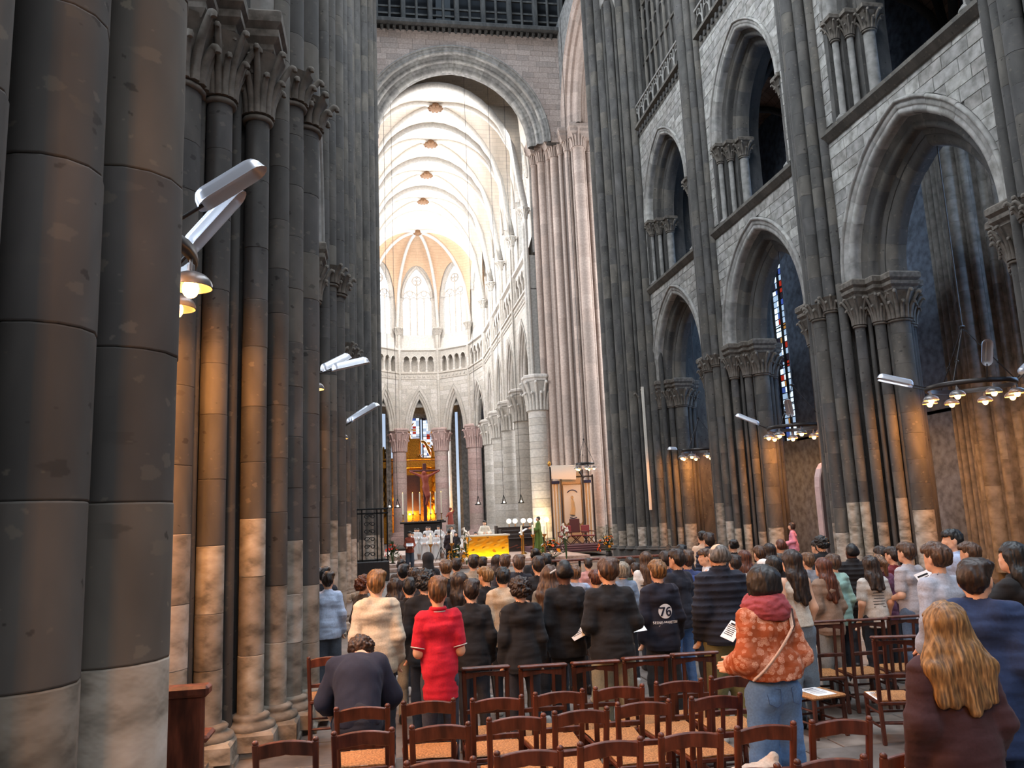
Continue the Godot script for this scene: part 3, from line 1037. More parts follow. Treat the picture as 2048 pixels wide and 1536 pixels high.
func build_nave() -> void:
	var sn := ["beside the viewer, its foot worn pale", "behind the kneeling chairs, lit gold by a lamp", "next in line towards the crossing", "last before the north crossing pier"]
	for k in 4:
		var z: float = [-2.88, -9.5, -16.8, -24.05][k]
		build_pillar("clustered grey stone pillar of the north arcade, " + sn[k], Vector3(AXIS_NORTH, 0, z), 0.0, 1.0, 10 + k * 40)
	var ss := ["next to the south window wall, cut by the picture edge", "in the middle of the south arcade, capital below a broad arch", "nearer the crossing, between two ring chandeliers"]
	for k in 3:
		var z: float = [-11.62, -18.9, -26.18][k]
		build_pillar("clustered grey stone pillar of the south arcade, " + ss[k], Vector3(AXIS_SOUTH, 0, z), PI, -1.0, 300 + k * 40)
	build_pillar("half pillar of the last south arch, set against the crossing pier", Vector3(AXIS_SOUTH, 0, -33.46), PI, -1.0, 460)
	build_pillar("clustered grey stone pillar of the south arcade behind the viewer", Vector3(AXIS_SOUTH, 0, -4.34), PI, -1.0, 500, false)
	var bs := ["over the widest open arch", "over the arch with the second chandelier", "next to the crossing, with the smallest arch"]
	for k in 3:
		build_bay("south", AXIS_SOUTH, [-15.26, -22.54, -29.82][k], PI, 600 + k * 37, "south arcade wall in two tiers " + bs[k])
	build_bay("south", AXIS_SOUTH, -7.98, PI, 690, "south arcade wall of the bay beside the viewer", false)
	for k in 4:
		build_bay("north", AXIS_NORTH, [0.75, -6.19, -13.15, -20.43][k], 0.0, 700 + k * 37, ["north arcade wall behind the viewer", "north arcade wall over the bay with the bright lamp", "north arcade wall of the third bay", "north arcade wall beside the last pillar"][k], false)
	for s in [[AXIS_NORTH, 9.6, 12.8, "north"], [AXIS_SOUTH, 6.0, 20.0, "south"]]:
		slab("wall_west_" + s[3], Vector3(s[0], 15.5, s[1]), Vector3(1.6, 31, s[2] - 2.0), "wall1", "closed part of the %s nave wall behind the viewer" % s[3])
	slab("wall_north_end", Vector3(AXIS_NORTH, 15.5, -29.2), Vector3(1.2, 31, 6.5), "soot1", "north nave wall next to the crossing")

# ---------------------------------------------------------------- aisles
func vault_bay(o: Node3D, x0: float, x1: float, z0: float, z1: float, spring: float, rise: float, web: Material, rib: Material, rr: float, boss := true) -> void:
	var cx := (x0 + x1) / 2
	var cz := (z0 + z1) / 2
	var f := func(s: float) -> float: return sqrt(maxf(0.0, 1.0 - pow(absf(s) * 0.94 + 0.06 * s * s, 2.0)))
	for q in 4:   # four webs between the diagonals
		var rows := []
		for i in 9:
			var t := i / 8.0
			var row := PackedVector3Array()
			for j in 13:
				var s := (j / 6.0 - 1.0) * t
				var a := t
				var b := s
				var x: float = [a, b, -a, -b][q]
				var z: float = [b, -a, -b, a][q]
				row.append(Vector3(cx + x * (x1 - x0) / 2, spring + rise * f.call(minf(absf(x), absf(z))), cz + z * (z1 - z0) / 2))
			rows.append(row)
		var m := MB.new()
		m.grid(rows, false, true)
		put(o, "vault_web", m.mesh(), web)
	for d in [[1.0, 1.0], [1.0, -1.0]]:
		var path := PackedVector3Array()
		for i in 17:
			var s := i / 8.0 - 1.0
			path.append(Vector3(cx + s * (x1 - x0) / 2 * d[0], spring + rise * f.call(absf(s)) - rr * 0.6, cz + s * (z1 - z0) / 2 * d[1]))
		var m := MB.new()
		m.tube(path, rr, 8)
		put(o, "rib", m.mesh(), rib)
	for e in [z0, z1]:
		var path := PackedVector3Array()
		for i in 17:
			var s := i / 8.0 - 1.0
			path.append(Vector3(cx + s * (x1 - x0) / 2, spring + rise * f.call(absf(s)) - rr * 0.6, e))
		var m := MB.new()
		m.tube(path, rr * 1.35, 8)
		put(o, "transverse_rib", m.mesh(), rib)
	if boss:
		var m := MB.new()
		m.lathe(PackedVector2Array([Vector2(0.02, -0.34), Vector2(0.3, -0.32), Vector2(0.44, -0.2), Vector2(0.4, -0.05), Vector2(0.3, 0.1)]), 16, Transform3D(Basis(), Vector3(cx, spring + rise - 0.1, cz)))
		for k in 10:
			var a := TAU * k / 10
			m.ball(Vector3(cx + cos(a) * 0.42, spring + rise - 0.3, cz + sin(a) * 0.42), Vector3(0.13, 0.1, 0.13), 7, 5)
		put(o, "boss", m.mesh(), M.boss)

func build_aisles() -> void:
	tri_mat("boss", Color(0.5, 0.36, 0.24), M.stain, 1.5, 0.8)
	# south aisle: outer wall with clustered responds and tall stained windows
	var w := base("wall_south_aisle", "outer wall of the south aisle with tall window openings", "wall", Vector3.ZERO, 0.0, "", "structure")
	var zs := [-4.34, -11.62, -18.9, -26.18, -33.4]
	for k in 4:
		var zc: float = (zs[k] + zs[k + 1]) / 2
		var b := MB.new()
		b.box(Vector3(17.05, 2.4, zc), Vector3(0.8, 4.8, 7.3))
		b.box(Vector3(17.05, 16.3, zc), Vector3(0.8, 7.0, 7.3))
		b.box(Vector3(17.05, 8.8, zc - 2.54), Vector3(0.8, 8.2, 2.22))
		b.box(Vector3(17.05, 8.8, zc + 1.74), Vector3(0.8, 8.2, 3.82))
		put(w, "masonry", b.mesh(), M.bluelitwall)  # blue daylight is tinted into this masonry colour
		stained_window("window_south", Vector3(16.85, 4.7, zc - 0.8), Vector3(0, 0, 1), 1.26, 8.2, 40 + k, "tall stained glass window of the south aisle, bay %s" % ["behind the viewer's pillar", "behind the large open arch", "seen as a thin strip of coloured glass", "next to the transept"][k], 1.0)
	for k in 5:
		var o := base("pillar", "clustered respond on the south aisle wall " + ["behind the viewer", "beside the blue tinted wall", "behind the middle south pillar", "behind the pillar nearer the crossing", "at the transept corner"][k], "pillar", Vector3(16.75, 0, zs[k]), PI, "", "structure")
		var b := MB.new()
		b.rings(union([rect(Vector2(0.0, 0), 0.35, 1.75), rect(Vector2(0.1, 0), 0.4, 1.0), rect(Vector2(0.35, 0), 0.4, 0.55)]), PackedVector2Array([Vector2(0.1, 0), Vector2(0.1, 0.4), Vector2(0, 0.5), Vector2(0, 14.2)]))
		put(o, "core", b.mesh(), M.wall3)
		var i := 0
		for s in [[0.0, 0.85, 0.2], [0.42, 0.72, 0.13], [-0.42, 0.72, 0.13], [0.75, 0.5, 0.12], [-0.75, 0.5, 0.12], [1.1, 0.45, 0.1], [-1.1, 0.45, 0.1], [1.42, 0.36, 0.12], [-1.42, 0.36, 0.12], [1.72, 0.32, 0.08], [-1.72, 0.32, 0.08]]:
			shaft(o, Vector2(s[1], s[0]), s[2], 0.2, 14.0, 800 + k * 20 + i, k in [1, 2, 3] and s[0] <= 0.5, "wall", [0.6, 0.72, 0.84, 0.66], 0.0, 12)
			put(o, "capital", capital_mesh(s[2], 0.5, s[2] + 0.13, 7), M.capital, Transform3D(Basis(), Vector3(s[1], 13.9, s[0])))
			i += 1
	var v := base("ceiling_south_aisle", "brown stone rib vaults of the south aisle", "vault", Vector3.ZERO, 0.0, "", "structure")
	for k in 4:
		vault_bay(v, 13.4, 16.6, zs[k + 1], zs[k], 14.3, 4.3, M.brownvault, M.soot1, 0.13)
	var vn := base("ceiling_north_aisle", "stone rib vaults of the north aisle", "vault", Vector3.ZERO, 0.0, "", "structure")
	for k in 3:
		vault_bay(vn, -8.6, -2.8, [-9.5, -16.8, -24.05][k], [-2.88, -9.5, -16.8][k], 14.3, 4.3, M.brownvault, M.soot1, 0.13)
	for k in 4:
		stained_window("window_north", Vector3(-8.75, 5.0, [1.5, -6.0, -13.0, -20.4][k]), Vector3(0, 0, 1), 2.6, 7.8, 60 + k, "tall leaded window in the north aisle wall, number %s from the west" % ["one", "two", "three", "four"][k], 1.0)
	var nv := base("ceiling_nave", "high rib vault over the nave", "vault", Vector3.ZERO, 0.0, "", "structure")
	for k in 5:
		vault_bay(nv, -1.4, 12.0, -33.4 + 9.6 * k, -23.8 + 9.6 * k, 23.5, 8.6, M.wall2, M.soot1, 0.2)

func stained_window(called: String, at: Vector3, along: Vector3, w: float, h: float, seed_: int, label: String, e: float) -> void:   # two lancets and a small rose of coloured panes in stone bars
	var o := base(called, label, "window", at, 0.0, "", "structure")
	var across := along.cross(Vector3.UP)
	var t := Transform3D(Basis(along, Vector3.UP, across), Vector3.ZERO)
	var fr := MB.new()
	for x in [-w / 2, 0.0, w / 2]:
		fr.boxb(t * Transform3D(Basis(), Vector3(x, h / 2, 0)), Vector3(0.12, h, 0.16), 0.02)
	for k in 5:
		fr.boxb(t * Transform3D(Basis(), Vector3(0, h * k / 5.0, 0)), Vector3(w, 0.05, 0.06), 0.0)
	put(o, "stone_bars", fr.mesh(), M.dark)
	var cols := ["paneclear", "paneclear", "panepale", "paneclear", "paneblue", "panered", "panepale", "paneclear", "paneamber", "paneclear", "panedark", "panepale"]
	if not M.has("paneclear"):
		glow("paneclear", Color(0.85, 0.93, 1.0), 1.3, Color(0.8, 0.85, 0.9))
		glow("panepale", Color(0.7, 0.82, 0.95), 0.75, Color(0.6, 0.65, 0.7))
		glow("panedark", Color(0.25, 0.22, 0.3), 0.2, Color(0.15, 0.13, 0.16))
		glow("paneblue", Color(0.3, 0.42, 0.75), 0.6, Color(0.1, 0.15, 0.5))
		glow("panered", Color(0.8, 0.22, 0.14), 0.5, Color(0.5, 0.08, 0.05))
		glow("paneamber", Color(0.85, 0.6, 0.3), 0.55, Color(0.5, 0.35, 0.1))
	var nx := 6 if w > 1.5 else 4
	var ny := int(h / (0.3 if w > 1.5 else 0.26))
	for i in nx:
		for j in ny:
			var b := MB.new()
			b.boxb(t * Transform3D(Basis(), Vector3(-w / 2 + w * (i + 0.5) / nx, h * (j + 0.5) / ny, 0.0)), Vector3(w / nx - 0.05, h / ny - 0.05, 0.02))
			put(o, "pane", b.mesh(), M[cols[int(rnd(seed_ * 91 + i * 7 + j * 13) * 11.99)]])

# ---------------------------------------------------------------- crossing
func cluster(label: String, list: Array, core: PackedVector2Array, y_cap: float, y_top: float, seed_: int, kind: String, hs: Array, cap := true) -> Node3D:   # list: x, z, radius in the world
	var o := base("pillar", label, "pillar", Vector3.ZERO, 0.0, "", "structure")
	var b := MB.new()
	b.rings(core, PackedVector2Array([Vector2(0.25, 0), Vector2(0.25, 0.5), Vector2(0.1, 0.7), Vector2(0, 0.8), Vector2(0, y_top)]))
	put(o, "core", b.mesh(), M[kind + "1"])
	var i := 0
	for s in list:
		i += 1
		shaft(o, Vector2(s[0], s[1]), s[2], 0.6, y_cap, seed_ + i, s[2] > 0.13, kind, hs, 1.75, 12)
		put(o, "shaft_base", torus_base(s[2]), M[kind + "0"], Transform3D(Basis(), Vector3(s[0], 0.55, s[1])))
		if cap:
			put(o, "capital", capital_mesh(s[2], 1.1, s[2] * 1.2 + 0.16, 7), M[kind + "0"], Transform3D(Basis(), Vector3(s[0], y_cap - 0.05, s[1])))
	return o

func big_arch(o: Node3D, t: Transform3D, R: float, c: float, spring: float, kind: String, seed_: int, depth := 1.0) -> void:
	var ps := orders(1.25)
	var nm := ["inner_order", "middle_order", "outer_order"]
	for k in 3:
		var q := PackedVector2Array()
		for p in ps[k]:
			q.append(Vector2(p.x, p.y * depth))
		arch_order(o, nm[k], "voussoir", R, c, spring, q, 12, kind, seed_ + k * 50, t)
		var back := PackedVector2Array()
		for i in range(ps[k].size() - 1, -1, -1):
			back.append(Vector2(ps[k][i].x, -absf(ps[k][i].y) * depth))
		var h := MB.new()
		var rows := []
		for pt in arch_pts(R, c, spring, 10):
			pass
		for half in [1.0, -1.0]:
			rows = []
			for j in 11:
				var row := PackedVector3Array()
				for p in back:
					var RR := R + p.x
					var tt := acos(clampf(c / RR, -1, 1)) * j / 10.0
					row.append(Vector3(p.y, spring + RR * sin(tt), half * (c - RR * cos(tt))))
				rows.append(row)
			h.grid(rows, false, half < 0)
		put(o, "rear_moulding", h.mesh(), M[kind + "1"], t)

func build_crossing() -> void:
	var hs := [0.75, 0.9, 1.05, 0.82]
	# south-west crossing pier: a dense bundle of full height shafts
	cluster("huge bundled south west crossing pier of blue grey shafts rising out of sight", [
		[11.62, -32.45, 0.17], [11.42, -32.9, 0.2], [11.27, -33.3, 0.08], [11.1, -33.65, 0.2], [10.97, -34.05, 0.08], [10.85, -34.4, 0.22], [10.62, -34.95, 0.2], [10.62, -35.5, 0.08], [10.66, -35.9, 0.22], [10.95, -36.3, 0.2], [11.3, -36.6, 0.2],
		[11.9, -32.1, 0.1]],
		PackedVector2Array([Vector2(11.7, -32.35), Vector2(14.2, -32.35), Vector2(14.2, -36.8), Vector2(11.3, -36.8), Vector2(10.7, -36.0), Vector2(10.7, -35.0)]), 31.0, 34.0, 1000, "soot", hs, false)
	cluster("huge bundled north west crossing pier, dark against the bright choir", [
		[-1.02, -32.45, 0.17], [-0.82, -32.9, 0.2], [-0.67, -33.3, 0.08], [-0.5, -33.65, 0.2], [-0.37, -34.05, 0.08], [-0.25, -34.4, 0.2], [-0.06, -34.95, 0.18], [-0.08, -35.6, 0.2], [-0.4, -36.1, 0.2]],
		PackedVector2Array([Vector2(-1.1, -32.35), Vector2(-3.6, -32.35), Vector2(-3.6, -36.8), Vector2(-0.7, -36.8), Vector2(-0.12, -36.0), Vector2(-0.12, -35.0)]), 31.0, 34.0, 1100, "soot", hs, false)
	var se := cluster("tall south east crossing pier of pale pinkish shafts beside the canopy", [
		[10.3, -48.8, 0.2], [10.72, -48.4, 0.26], [11.08, -47.95, 0.1], [11.4, -47.55, 0.26], [11.7, -47.05, 0.12], [12.08, -46.6, 0.2], [12.32, -46.3, 0.1], [12.62, -46.0, 0.34], [13.0, -46.25, 0.14], [13.4, -46.6, 0.14], [13.85, -47.0, 0.2]],
		PackedVector2Array([Vector2(10.4, -48.8), Vector2(12.6, -46.2), Vector2(13.9, -47.2), Vector2(14.4, -49.4), Vector2(10.6, -49.6)]), 25.0, 34.0, 1200, "rose", hs)
	var ne := cluster("tall north east crossing pier hidden behind the dark one", [
		[-0.3, -48.8, 0.2], [-0.72, -48.4, 0.26], [-1.4, -47.55, 0.26], [-2.1, -46.6, 0.2], [-2.62, -46.0, 0.34]],
		PackedVector2Array([Vector2(-0.4, -48.8), Vector2(-2.6, -46.2), Vector2(-3.9, -47.2), Vector2(-4.4, -49.4), Vector2(-0.6, -49.6)]), 25.0, 34.0, 1300, "rose", hs)
	for s in [[se, 1.0], [ne, -1.0]]:
		var sg: float = s[1]
		var f := func(x: float) -> float: return 5.0 + sg * (x - 5.0)
		var plan := union([rect(Vector2(f.call(10.6), -48.6), 0.66, 0.5), rect(Vector2(f.call(11.5), -47.9), 0.7, 0.75), rect(Vector2(f.call(12.1), -47.2), 0.5, 0.95), rect(Vector2(f.call(12.75), -46.6), 0.62, 1.05), rect(Vector2(f.call(13.6), -47.2), 0.7, 0.9)])
		var ab := MB.new()
		ab.rings(plan, PackedVector2Array([Vector2(-0.1, 25.6), Vector2(0.0, 25.8), Vector2(0.1, 25.9), Vector2(0.1, 26.1), Vector2(0.16, 26.2), Vector2(0.16, 26.4), Vector2(0.1, 26.45)]))
		put(s[0], "abacus", ab.mesh(), M.rose1)
	# choir arch with the wall above it
	var w := base("wall_choir_arch", "dim wall over the choir arch with a dark gallery at the top", "wall", Vector3.ZERO, 0.0, "", "structure")
	var t := Transform3D(Basis(Vector3.UP, -PI / 2), Vector3(4.93, 0, -47.6))   # local +x (the face) points west
	big_arch(w, t, 5.0, 0.2, 25.7, "wall", 1400, 1.15)
	var t2 := t * Transform3D(UV_FACE, Vector3(0.85, 0, 0))
	var b := MB.new()
	b.prism(over_arch(8.0, 33.5, 6.15, 0.2, 25.7), t * Transform3D(UV_FACE, Vector3(-0.9, 0, 0)), 1.72, 0.0, true)
	put(w, "core", b.mesh(), M.mortar)
	ashlar(w, over_arch(7.2, 33.0, 6.36, 0.2, 25.7), 0.36, 0.85, t2, "rose", 1450, 0.04)
	for k in 34:
		var u := -6.4 + 0.39 * k
		var cb := MB.new()
		cb.box(Vector3(0, 0, 0), Vector3(0.2, 0.22, 0.3), 0.03)
		cb.ball(Vector3(0, -0.2, 0.1), Vector3(0.07, 0.1, 0.07), 6, 5)
		put(w, "corbel", cb.mesh(), M.soot0, Transform3D(Basis(), Vector3(4.93 + u, 33.05, -46.6)))
	var cn := MB.new()
	cn.box(Vector3(4.93, 33.35, -46.5), Vector3(14, 0.35, 0.6), 0.06)
	put(w, "cornice", cn.mesh(), M.soot1)
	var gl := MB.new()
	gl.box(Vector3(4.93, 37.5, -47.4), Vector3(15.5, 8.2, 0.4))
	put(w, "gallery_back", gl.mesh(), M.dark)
	for k in 9:
		var x := -1.6 + 1.72 * k
		var p := MB.new()
		p.box(Vector3(x, 36.6, -46.75), Vector3(0.3, 6.4, 0.5), 0.05)
		put(w, "gallery_post", p.mesh(), M.soot1)
		if k == 4:
			var op := MB.new()
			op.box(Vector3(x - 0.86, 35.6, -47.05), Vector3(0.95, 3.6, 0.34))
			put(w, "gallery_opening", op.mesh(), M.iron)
		if k < 8:
			var pn := MB.new()
			pn.tube(PackedVector3Array([Vector3(x + 0.86, 33.5, -46.85), Vector3(x + 0.86, 39.5, -46.85)]), 0.09, 8)
			for yy in [34.2, 34.7, 35.6]:
				pn.box(Vector3(x + 0.86, yy, -46.9), Vector3(1.5, 0.12, 0.12))
			put(w, "gallery_mullion", pn.mesh(), M.soot0)
	# transept arches to the south and north and the nave side arch
	for s in [[12.55, "south", 0.0], [-2.6, "north", PI]]:
		var a := base("wall_transept_arch_" + s[1], "great arch between crossing and %s transept" % s[1], "wall", Vector3(s[0], 0, -40.6), PI - s[2], "", "structure")
		big_arch(a, Transform3D(), 4.85, 0.2, 26.4, "rose", 1500, 0.9)
		var c := MB.new()
		c.prism(over_arch(6.6, 34.0, 6.0, 0.2, 26.4), Transform3D(UV_FACE, Vector3(-0.7, 0, 0)), 1.4, 0.0, true)
		put(a, "core", c.mesh(), M.wall1)
	var nw := base("wall_nave_arch", "wall over the arch between nave and crossing", "wall", Vector3(5.3, 0, -33.9), -PI / 2, "", "structure")
	var nc := MB.new()
	nc.prism(over_arch(7.4, 34.0, 5.9, 0.3, 26.4), Transform3D(UV_FACE, Vector3(-0.5, 0, 0)), 1.0, 0.0, true)
	put(nw, "core", nc.mesh(), M.wall1)

# ---------------------------------------------------------------- choir
const CHOIR_Z := [-49.2, -54.6, -60.2, -65.8, -71.4]
const APSE := [Vector2(9.75, -71.4), Vector2(9.0, -76.6), Vector2(6.0, -79.2), Vector2(1.9, -79.2), Vector2(-1.1, -76.6), Vector2(-1.85, -71.4)]

func round_column(label: String, x: float, z: float, r: float, kind: String, seed_: int, ytop := 10.95) -> void:
	var o := base("column", label, "column", Vector3(x, 0, z), 0.0, "", "structure")
	var pb := MB.new()
	pb.rings(rect(Vector2.ZERO, r + 0.3, r + 0.3), PackedVector2Array([Vector2(0, 0.0), Vector2(0, 0.7), Vector2(-0.06, 0.78)]))
	pb.lathe(PackedVector2Array([Vector2(r + 0.28, 0.78), Vector2(r + 0.3, 0.88), Vector2(r + 0.12, 1.0), Vector2(r + 0.16, 1.1), Vector2(r, 1.2)]), 20)
	put(o, "plinth", pb.mesh(), M[kind + "1"])
	shaft(o, Vector2.ZERO, r, 1.15, ytop - 2.3, seed_, true, kind, [0.5, 0.56, 0.46, 0.52], 0.0, 22)
	put(o, "capital", capital_mesh(r, 1.85, r * 1.38, 10), M[kind + "0"], Transform3D(Basis(), Vector3(0, ytop - 2.32, 0)))
	var ab := MB.new()
	ab.rings(circle2(r * 1.42, 8), PackedVector2Array([Vector2(-0.12, ytop - 0.5), Vector2(-0.02, ytop - 0.4), Vector2(0.0, ytop - 0.28), Vector2(0.08, ytop - 0.2), Vector2(0.08, ytop - 0.06), Vector2(0.0, ytop)]))
	put(o, "abacus", ab.mesh(), M[kind + "2"])

func circle2(r: float, n: int) -> PackedVector2Array:
	var out := PackedVector2Array()
	for i in n:
		var a := TAU * (i + 0.5) / n
		out.append(Vector2(cos(a), sin(a)) * r)
	return out

func choir_bay(label: String, from: Vector2, to: Vector2, seed_: int, apse: bool, kind: String) -> void:   # from column a to column b, face towards the choir
	var mid := (from + to) / 2
	var d := to - from
	var len_ := d.length()
	var along := Vector3(d.x / len_, 0, d.y / len_)
	var inward := Vector3(3.9 - mid.x, 0, -72.0 - mid.y) if apse else Vector3(signf(4.0 - mid.x), 0, 0)
	var zdir := along.cross(Vector3.UP)
	if zdir.dot(inward) < 0:
		along = -along
		zdir = -zdir
	var o := base("wall_choir", label, "wall", Vector3(mid.x, 0, mid.y), atan2(-zdir.z, zdir.x), "", "structure")   # local x points into the choir, local z runs along
	var hw := len_ / 2
	var oa := hw - 0.62   # half opening of the outer order
	var rise := 4.35
	var R := (rise * rise + oa * oa) / (2 * oa)
	var c := R - oa
	var Ri := R - 0.62
	wall_layer(o, "core", over_arch(hw, 16.75, R - 0.05, c, 10.95), -0.55, 0.33, M[kind + "1"])
	var ps := orders(0.62)
	var nm := ["inner_order", "middle_order", "outer_order"]
	for k in 3:
		var q := PackedVector2Array()
		for p in ps[k]:
			q.append(Vector2(p.x, p.y * 0.46))
		arch_order(o, nm[k], "voussoir", Ri, c, 10.95, q, 6, kind, seed_ + k * 40)
	ashlar(o, over_arch(hw - 0.1, 16.1, R + 0.1, c, 10.95), 0.42, 1.1, Transform3D(UV_FACE, Vector3(0.33, 0, 0)), kind, seed_ + 200, 0.03)
	# carved frieze and string
	string_course(o, "string_course", -hw, hw, PackedVector2Array([Vector2(0.33, 16.05), Vector2(0.42, 16.1), Vector2(0.42, 16.6), Vector2(0.52, 16.66), Vector2(0.52, 16.78), Vector2(0.2, 16.9)]), M[kind + "3"])
	var nf := int(len_ / 0.42)
	for k in nf:
		var fl := MB.new()
		var u := -hw + len_ * (k + 0.5) / nf
		fl.ball(Vector3(0.44, 16.35, u), Vector3(0.05, 0.14, 0.12), 8, 5)
		put(o, "frieze_leaf", fl.mesh(), M[kind + "1"])
	# triforium: four little pointed arches on colonnettes before a dark passage
	wall_layer(o, "triforium_back", PackedVector2Array([Vector2(-hw, 16.7), Vector2(hw, 16.7), Vector2(hw, 19.6), Vector2(-hw, 19.6)]), -0.5, -0.42, M[kind + "3"])
	var n := 4
	var w := (len_ - 0.9) / n
	for k in n:
		var u := -hw + 0.45 + w * (k + 0.5)
		var head := over_arch(w / 2, 19.0, w * 0.52, w * 0.12, 18.1)
		var hp := PackedVector2Array()
		for p in head:
			hp.append(p + Vector2(-u, 0))
		wall_layer(o, "triforium_arch", hp, 0.05, 0.25, M[kind + "1"])
		var rl := MB.new()
		var path := PackedVector3Array()
		for p in arch_pts(w * 0.52, w * 0.12, 18.1, 5):
			path.append(Vector3(0.27, p.y, u + p.x))
		rl.tube(path, 0.05, 5)
		put(o, "arch_roll", rl.mesh(), M[kind + "2"])
	for k in n + 1:
		var u := -hw + 0.45 + w * k
		var cl := MB.new()
		cl.lathe(PackedVector2Array([Vector2(0.16, 16.85), Vector2(0.16, 16.95), Vector2(0.09, 17.05), Vector2(0.08, 17.1), Vector2(0.08, 17.8), Vector2(0.1, 17.85), Vector2(0.17, 18.02), Vector2(0.18, 18.12)]), 10, Transform3D(Basis(), Vector3(0.16, 0, u)))
		put(o, "colonnette", cl.mesh(), M[kind + "2"])
	for sg in [1.0, -1.0]:
		wall_layer(o, "triforium_pier", PackedVector2Array([Vector2(sg * hw, 16.7), Vector2(sg * (hw - 0.45), 16.7), Vector2(sg * (hw - 0.45), 19.0), Vector2(sg * hw, 19.0)]), -0.4, 0.3, M[kind + "1"])
	string_course(o, "upper_string", -hw, hw, PackedVector2Array([Vector2(0.25, 18.95), Vector2(0.45, 19.05), Vector2(0.45, 19.22), Vector2(0.2, 19.34), Vector2(-0.2, 20.7)]), M[kind + "2"])
	# clerestory window: four lights, tracery and a rose in a pointed opening
	var wa := hw - 0.62
	var wr := 3.2 if apse else 3.4
	var WR := (wr * wr + wa * wa) / (2 * wa)
	var wc := WR - wa
	var wsp := 24.6
	wall_layer(o, "clerestory_wall", over_arch(hw, 31.2, WR, wc, wsp), -0.55, -0.1, M[kind + "1"])
	for sg in [1.0, -1.0]:
		wall_layer(o, "clerestory_jamb", PackedVector2Array([Vector2(sg * wa, 19.2), Vector2(sg * hw, 19.2), Vector2(sg * hw, wsp), Vector2(sg * wa, wsp)]), -0.55, -0.1, M[kind + "1"])
	var sill := PackedVector2Array([Vector2(-hw, 19.2), Vector2(hw, 19.2), Vector2(hw, 20.75), Vector2(-hw, 20.75)])
	wall_layer(o, "sill", sill, -0.55, -0.25, M[kind + "2"])
	var win := holder(o, "window")
	var gp := arch_pts(WR, wc, wsp, 10)
	gp.append(Vector2(wa, 20.75))
	gp.append(Vector2(-wa, 20.75))
	wall_layer(win, "glass", gp, -0.46, -0.42, M.glass)
	for k in range(1, 4):
		var u := -wa + wa * 2 * k / 4.0
		var mu := MB.new()
		mu.tube(PackedVector3Array([Vector3(-0.34, 20.7, u), Vector3(-0.34, wsp + (1.9 if k == 2 else 0.2), u)]), 0.09 if k == 2 else 0.07, 6)
		put(win, "mullion", mu.mesh(), M[kind + "3"])
	for k in 2:
		var u := -wa / 2 + wa * k
		var tr := MB.new()
		for p2 in [[wa * 0.5, u, wsp, 0.07], [wa * 0.25, u - wa / 4, wsp - 0.3, 0.06], [wa * 0.25, u + wa / 4, wsp - 0.3, 0.06]]:
			var path := PackedVector3Array()
			for p in arch_pts(p2[0] * 1.15, p2[0] * 0.15, p2[2], 5):
				path.append(Vector3(-0.34, p.y, p2[1] + p.x))
			tr.tube(path, p2[3], 6)
		tr.tube(circle(Vector3(-0.34, wsp + wa * 0.36, u), wa * 0.2, Vector3.RIGHT, 12), 0.06, 6, false, true)
		put(win, "tracery", tr.mesh(), M[kind + "3"])
	var ro := MB.new()
	ro.tube(circle(Vector3(-0.34, wsp + wr * 0.58, 0), wa * 0.33, Vector3.RIGHT, 16), 0.07, 6, false, true)
	for k in 4:
		var a := TAU * k / 4 + PI / 4
		ro.tube(circle(Vector3(-0.34, wsp + wr * 0.58 + sin(a) * wa * 0.15, cos(a) * wa * 0.15), wa * 0.15, Vector3.RIGHT, 10), 0.045, 5, false, true)
	put(win, "rose", ro.mesh(), M[kind + "3"])
	# moulded window arch and the vault shaft bundle on the first column of the bay
	var pr := PackedVector2Array([Vector2(-0.1, -0.25), Vector2(-0.02, -0.1), Vector2(0.05, 0.0), Vector2(0.14, 0.04), Vector2(0.2, -0.08)])
	arch_order(o, "window_arch", "voussoir", WR, wc, wsp, pr, 5, kind, seed_ + 300)

func vault_shaft(label: String, x: float, z: float, inward: Vector2, kind: String, ytop: float, seed_: int) -> void:
	var o := base("pillar", label, "wall shaft", Vector3(x, 0, z) + Vector3(inward.x, 0, inward.y) * 0.42, 0.0, "", "structure")
	var side := Vector2(-inward.y, inward.x)
	for s in [[0.0, 0.0, 0.15], [-0.2, -0.1, 0.1], [0.2, -0.1, 0.1]]:
		var p: Vector2 = side * s[0] + inward * s[1]
		shaft(o, p, s[2], 11.0, ytop, seed_ + int(s[0] * 10), s[0] == 0.0, kind, [0.9, 1.1, 1.0, 0.8], 0.0, 10)
		put(o, "capital", capital_mesh(s[2], 0.6, s[2] + 0.16, 6), M[kind + "3"], Transform3D(Basis(), Vector3(p.x, ytop, p.y)))
	var ab := MB.new()
	ab.rings(circle2(0.42, 8), PackedVector2Array([Vector2(-0.06, ytop + 0.58), Vector2(0.04, ytop + 0.68), Vector2(0.04, ytop + 0.78)]))
	put(o, "abacus", ab.mesh(), M[kind + "3"])

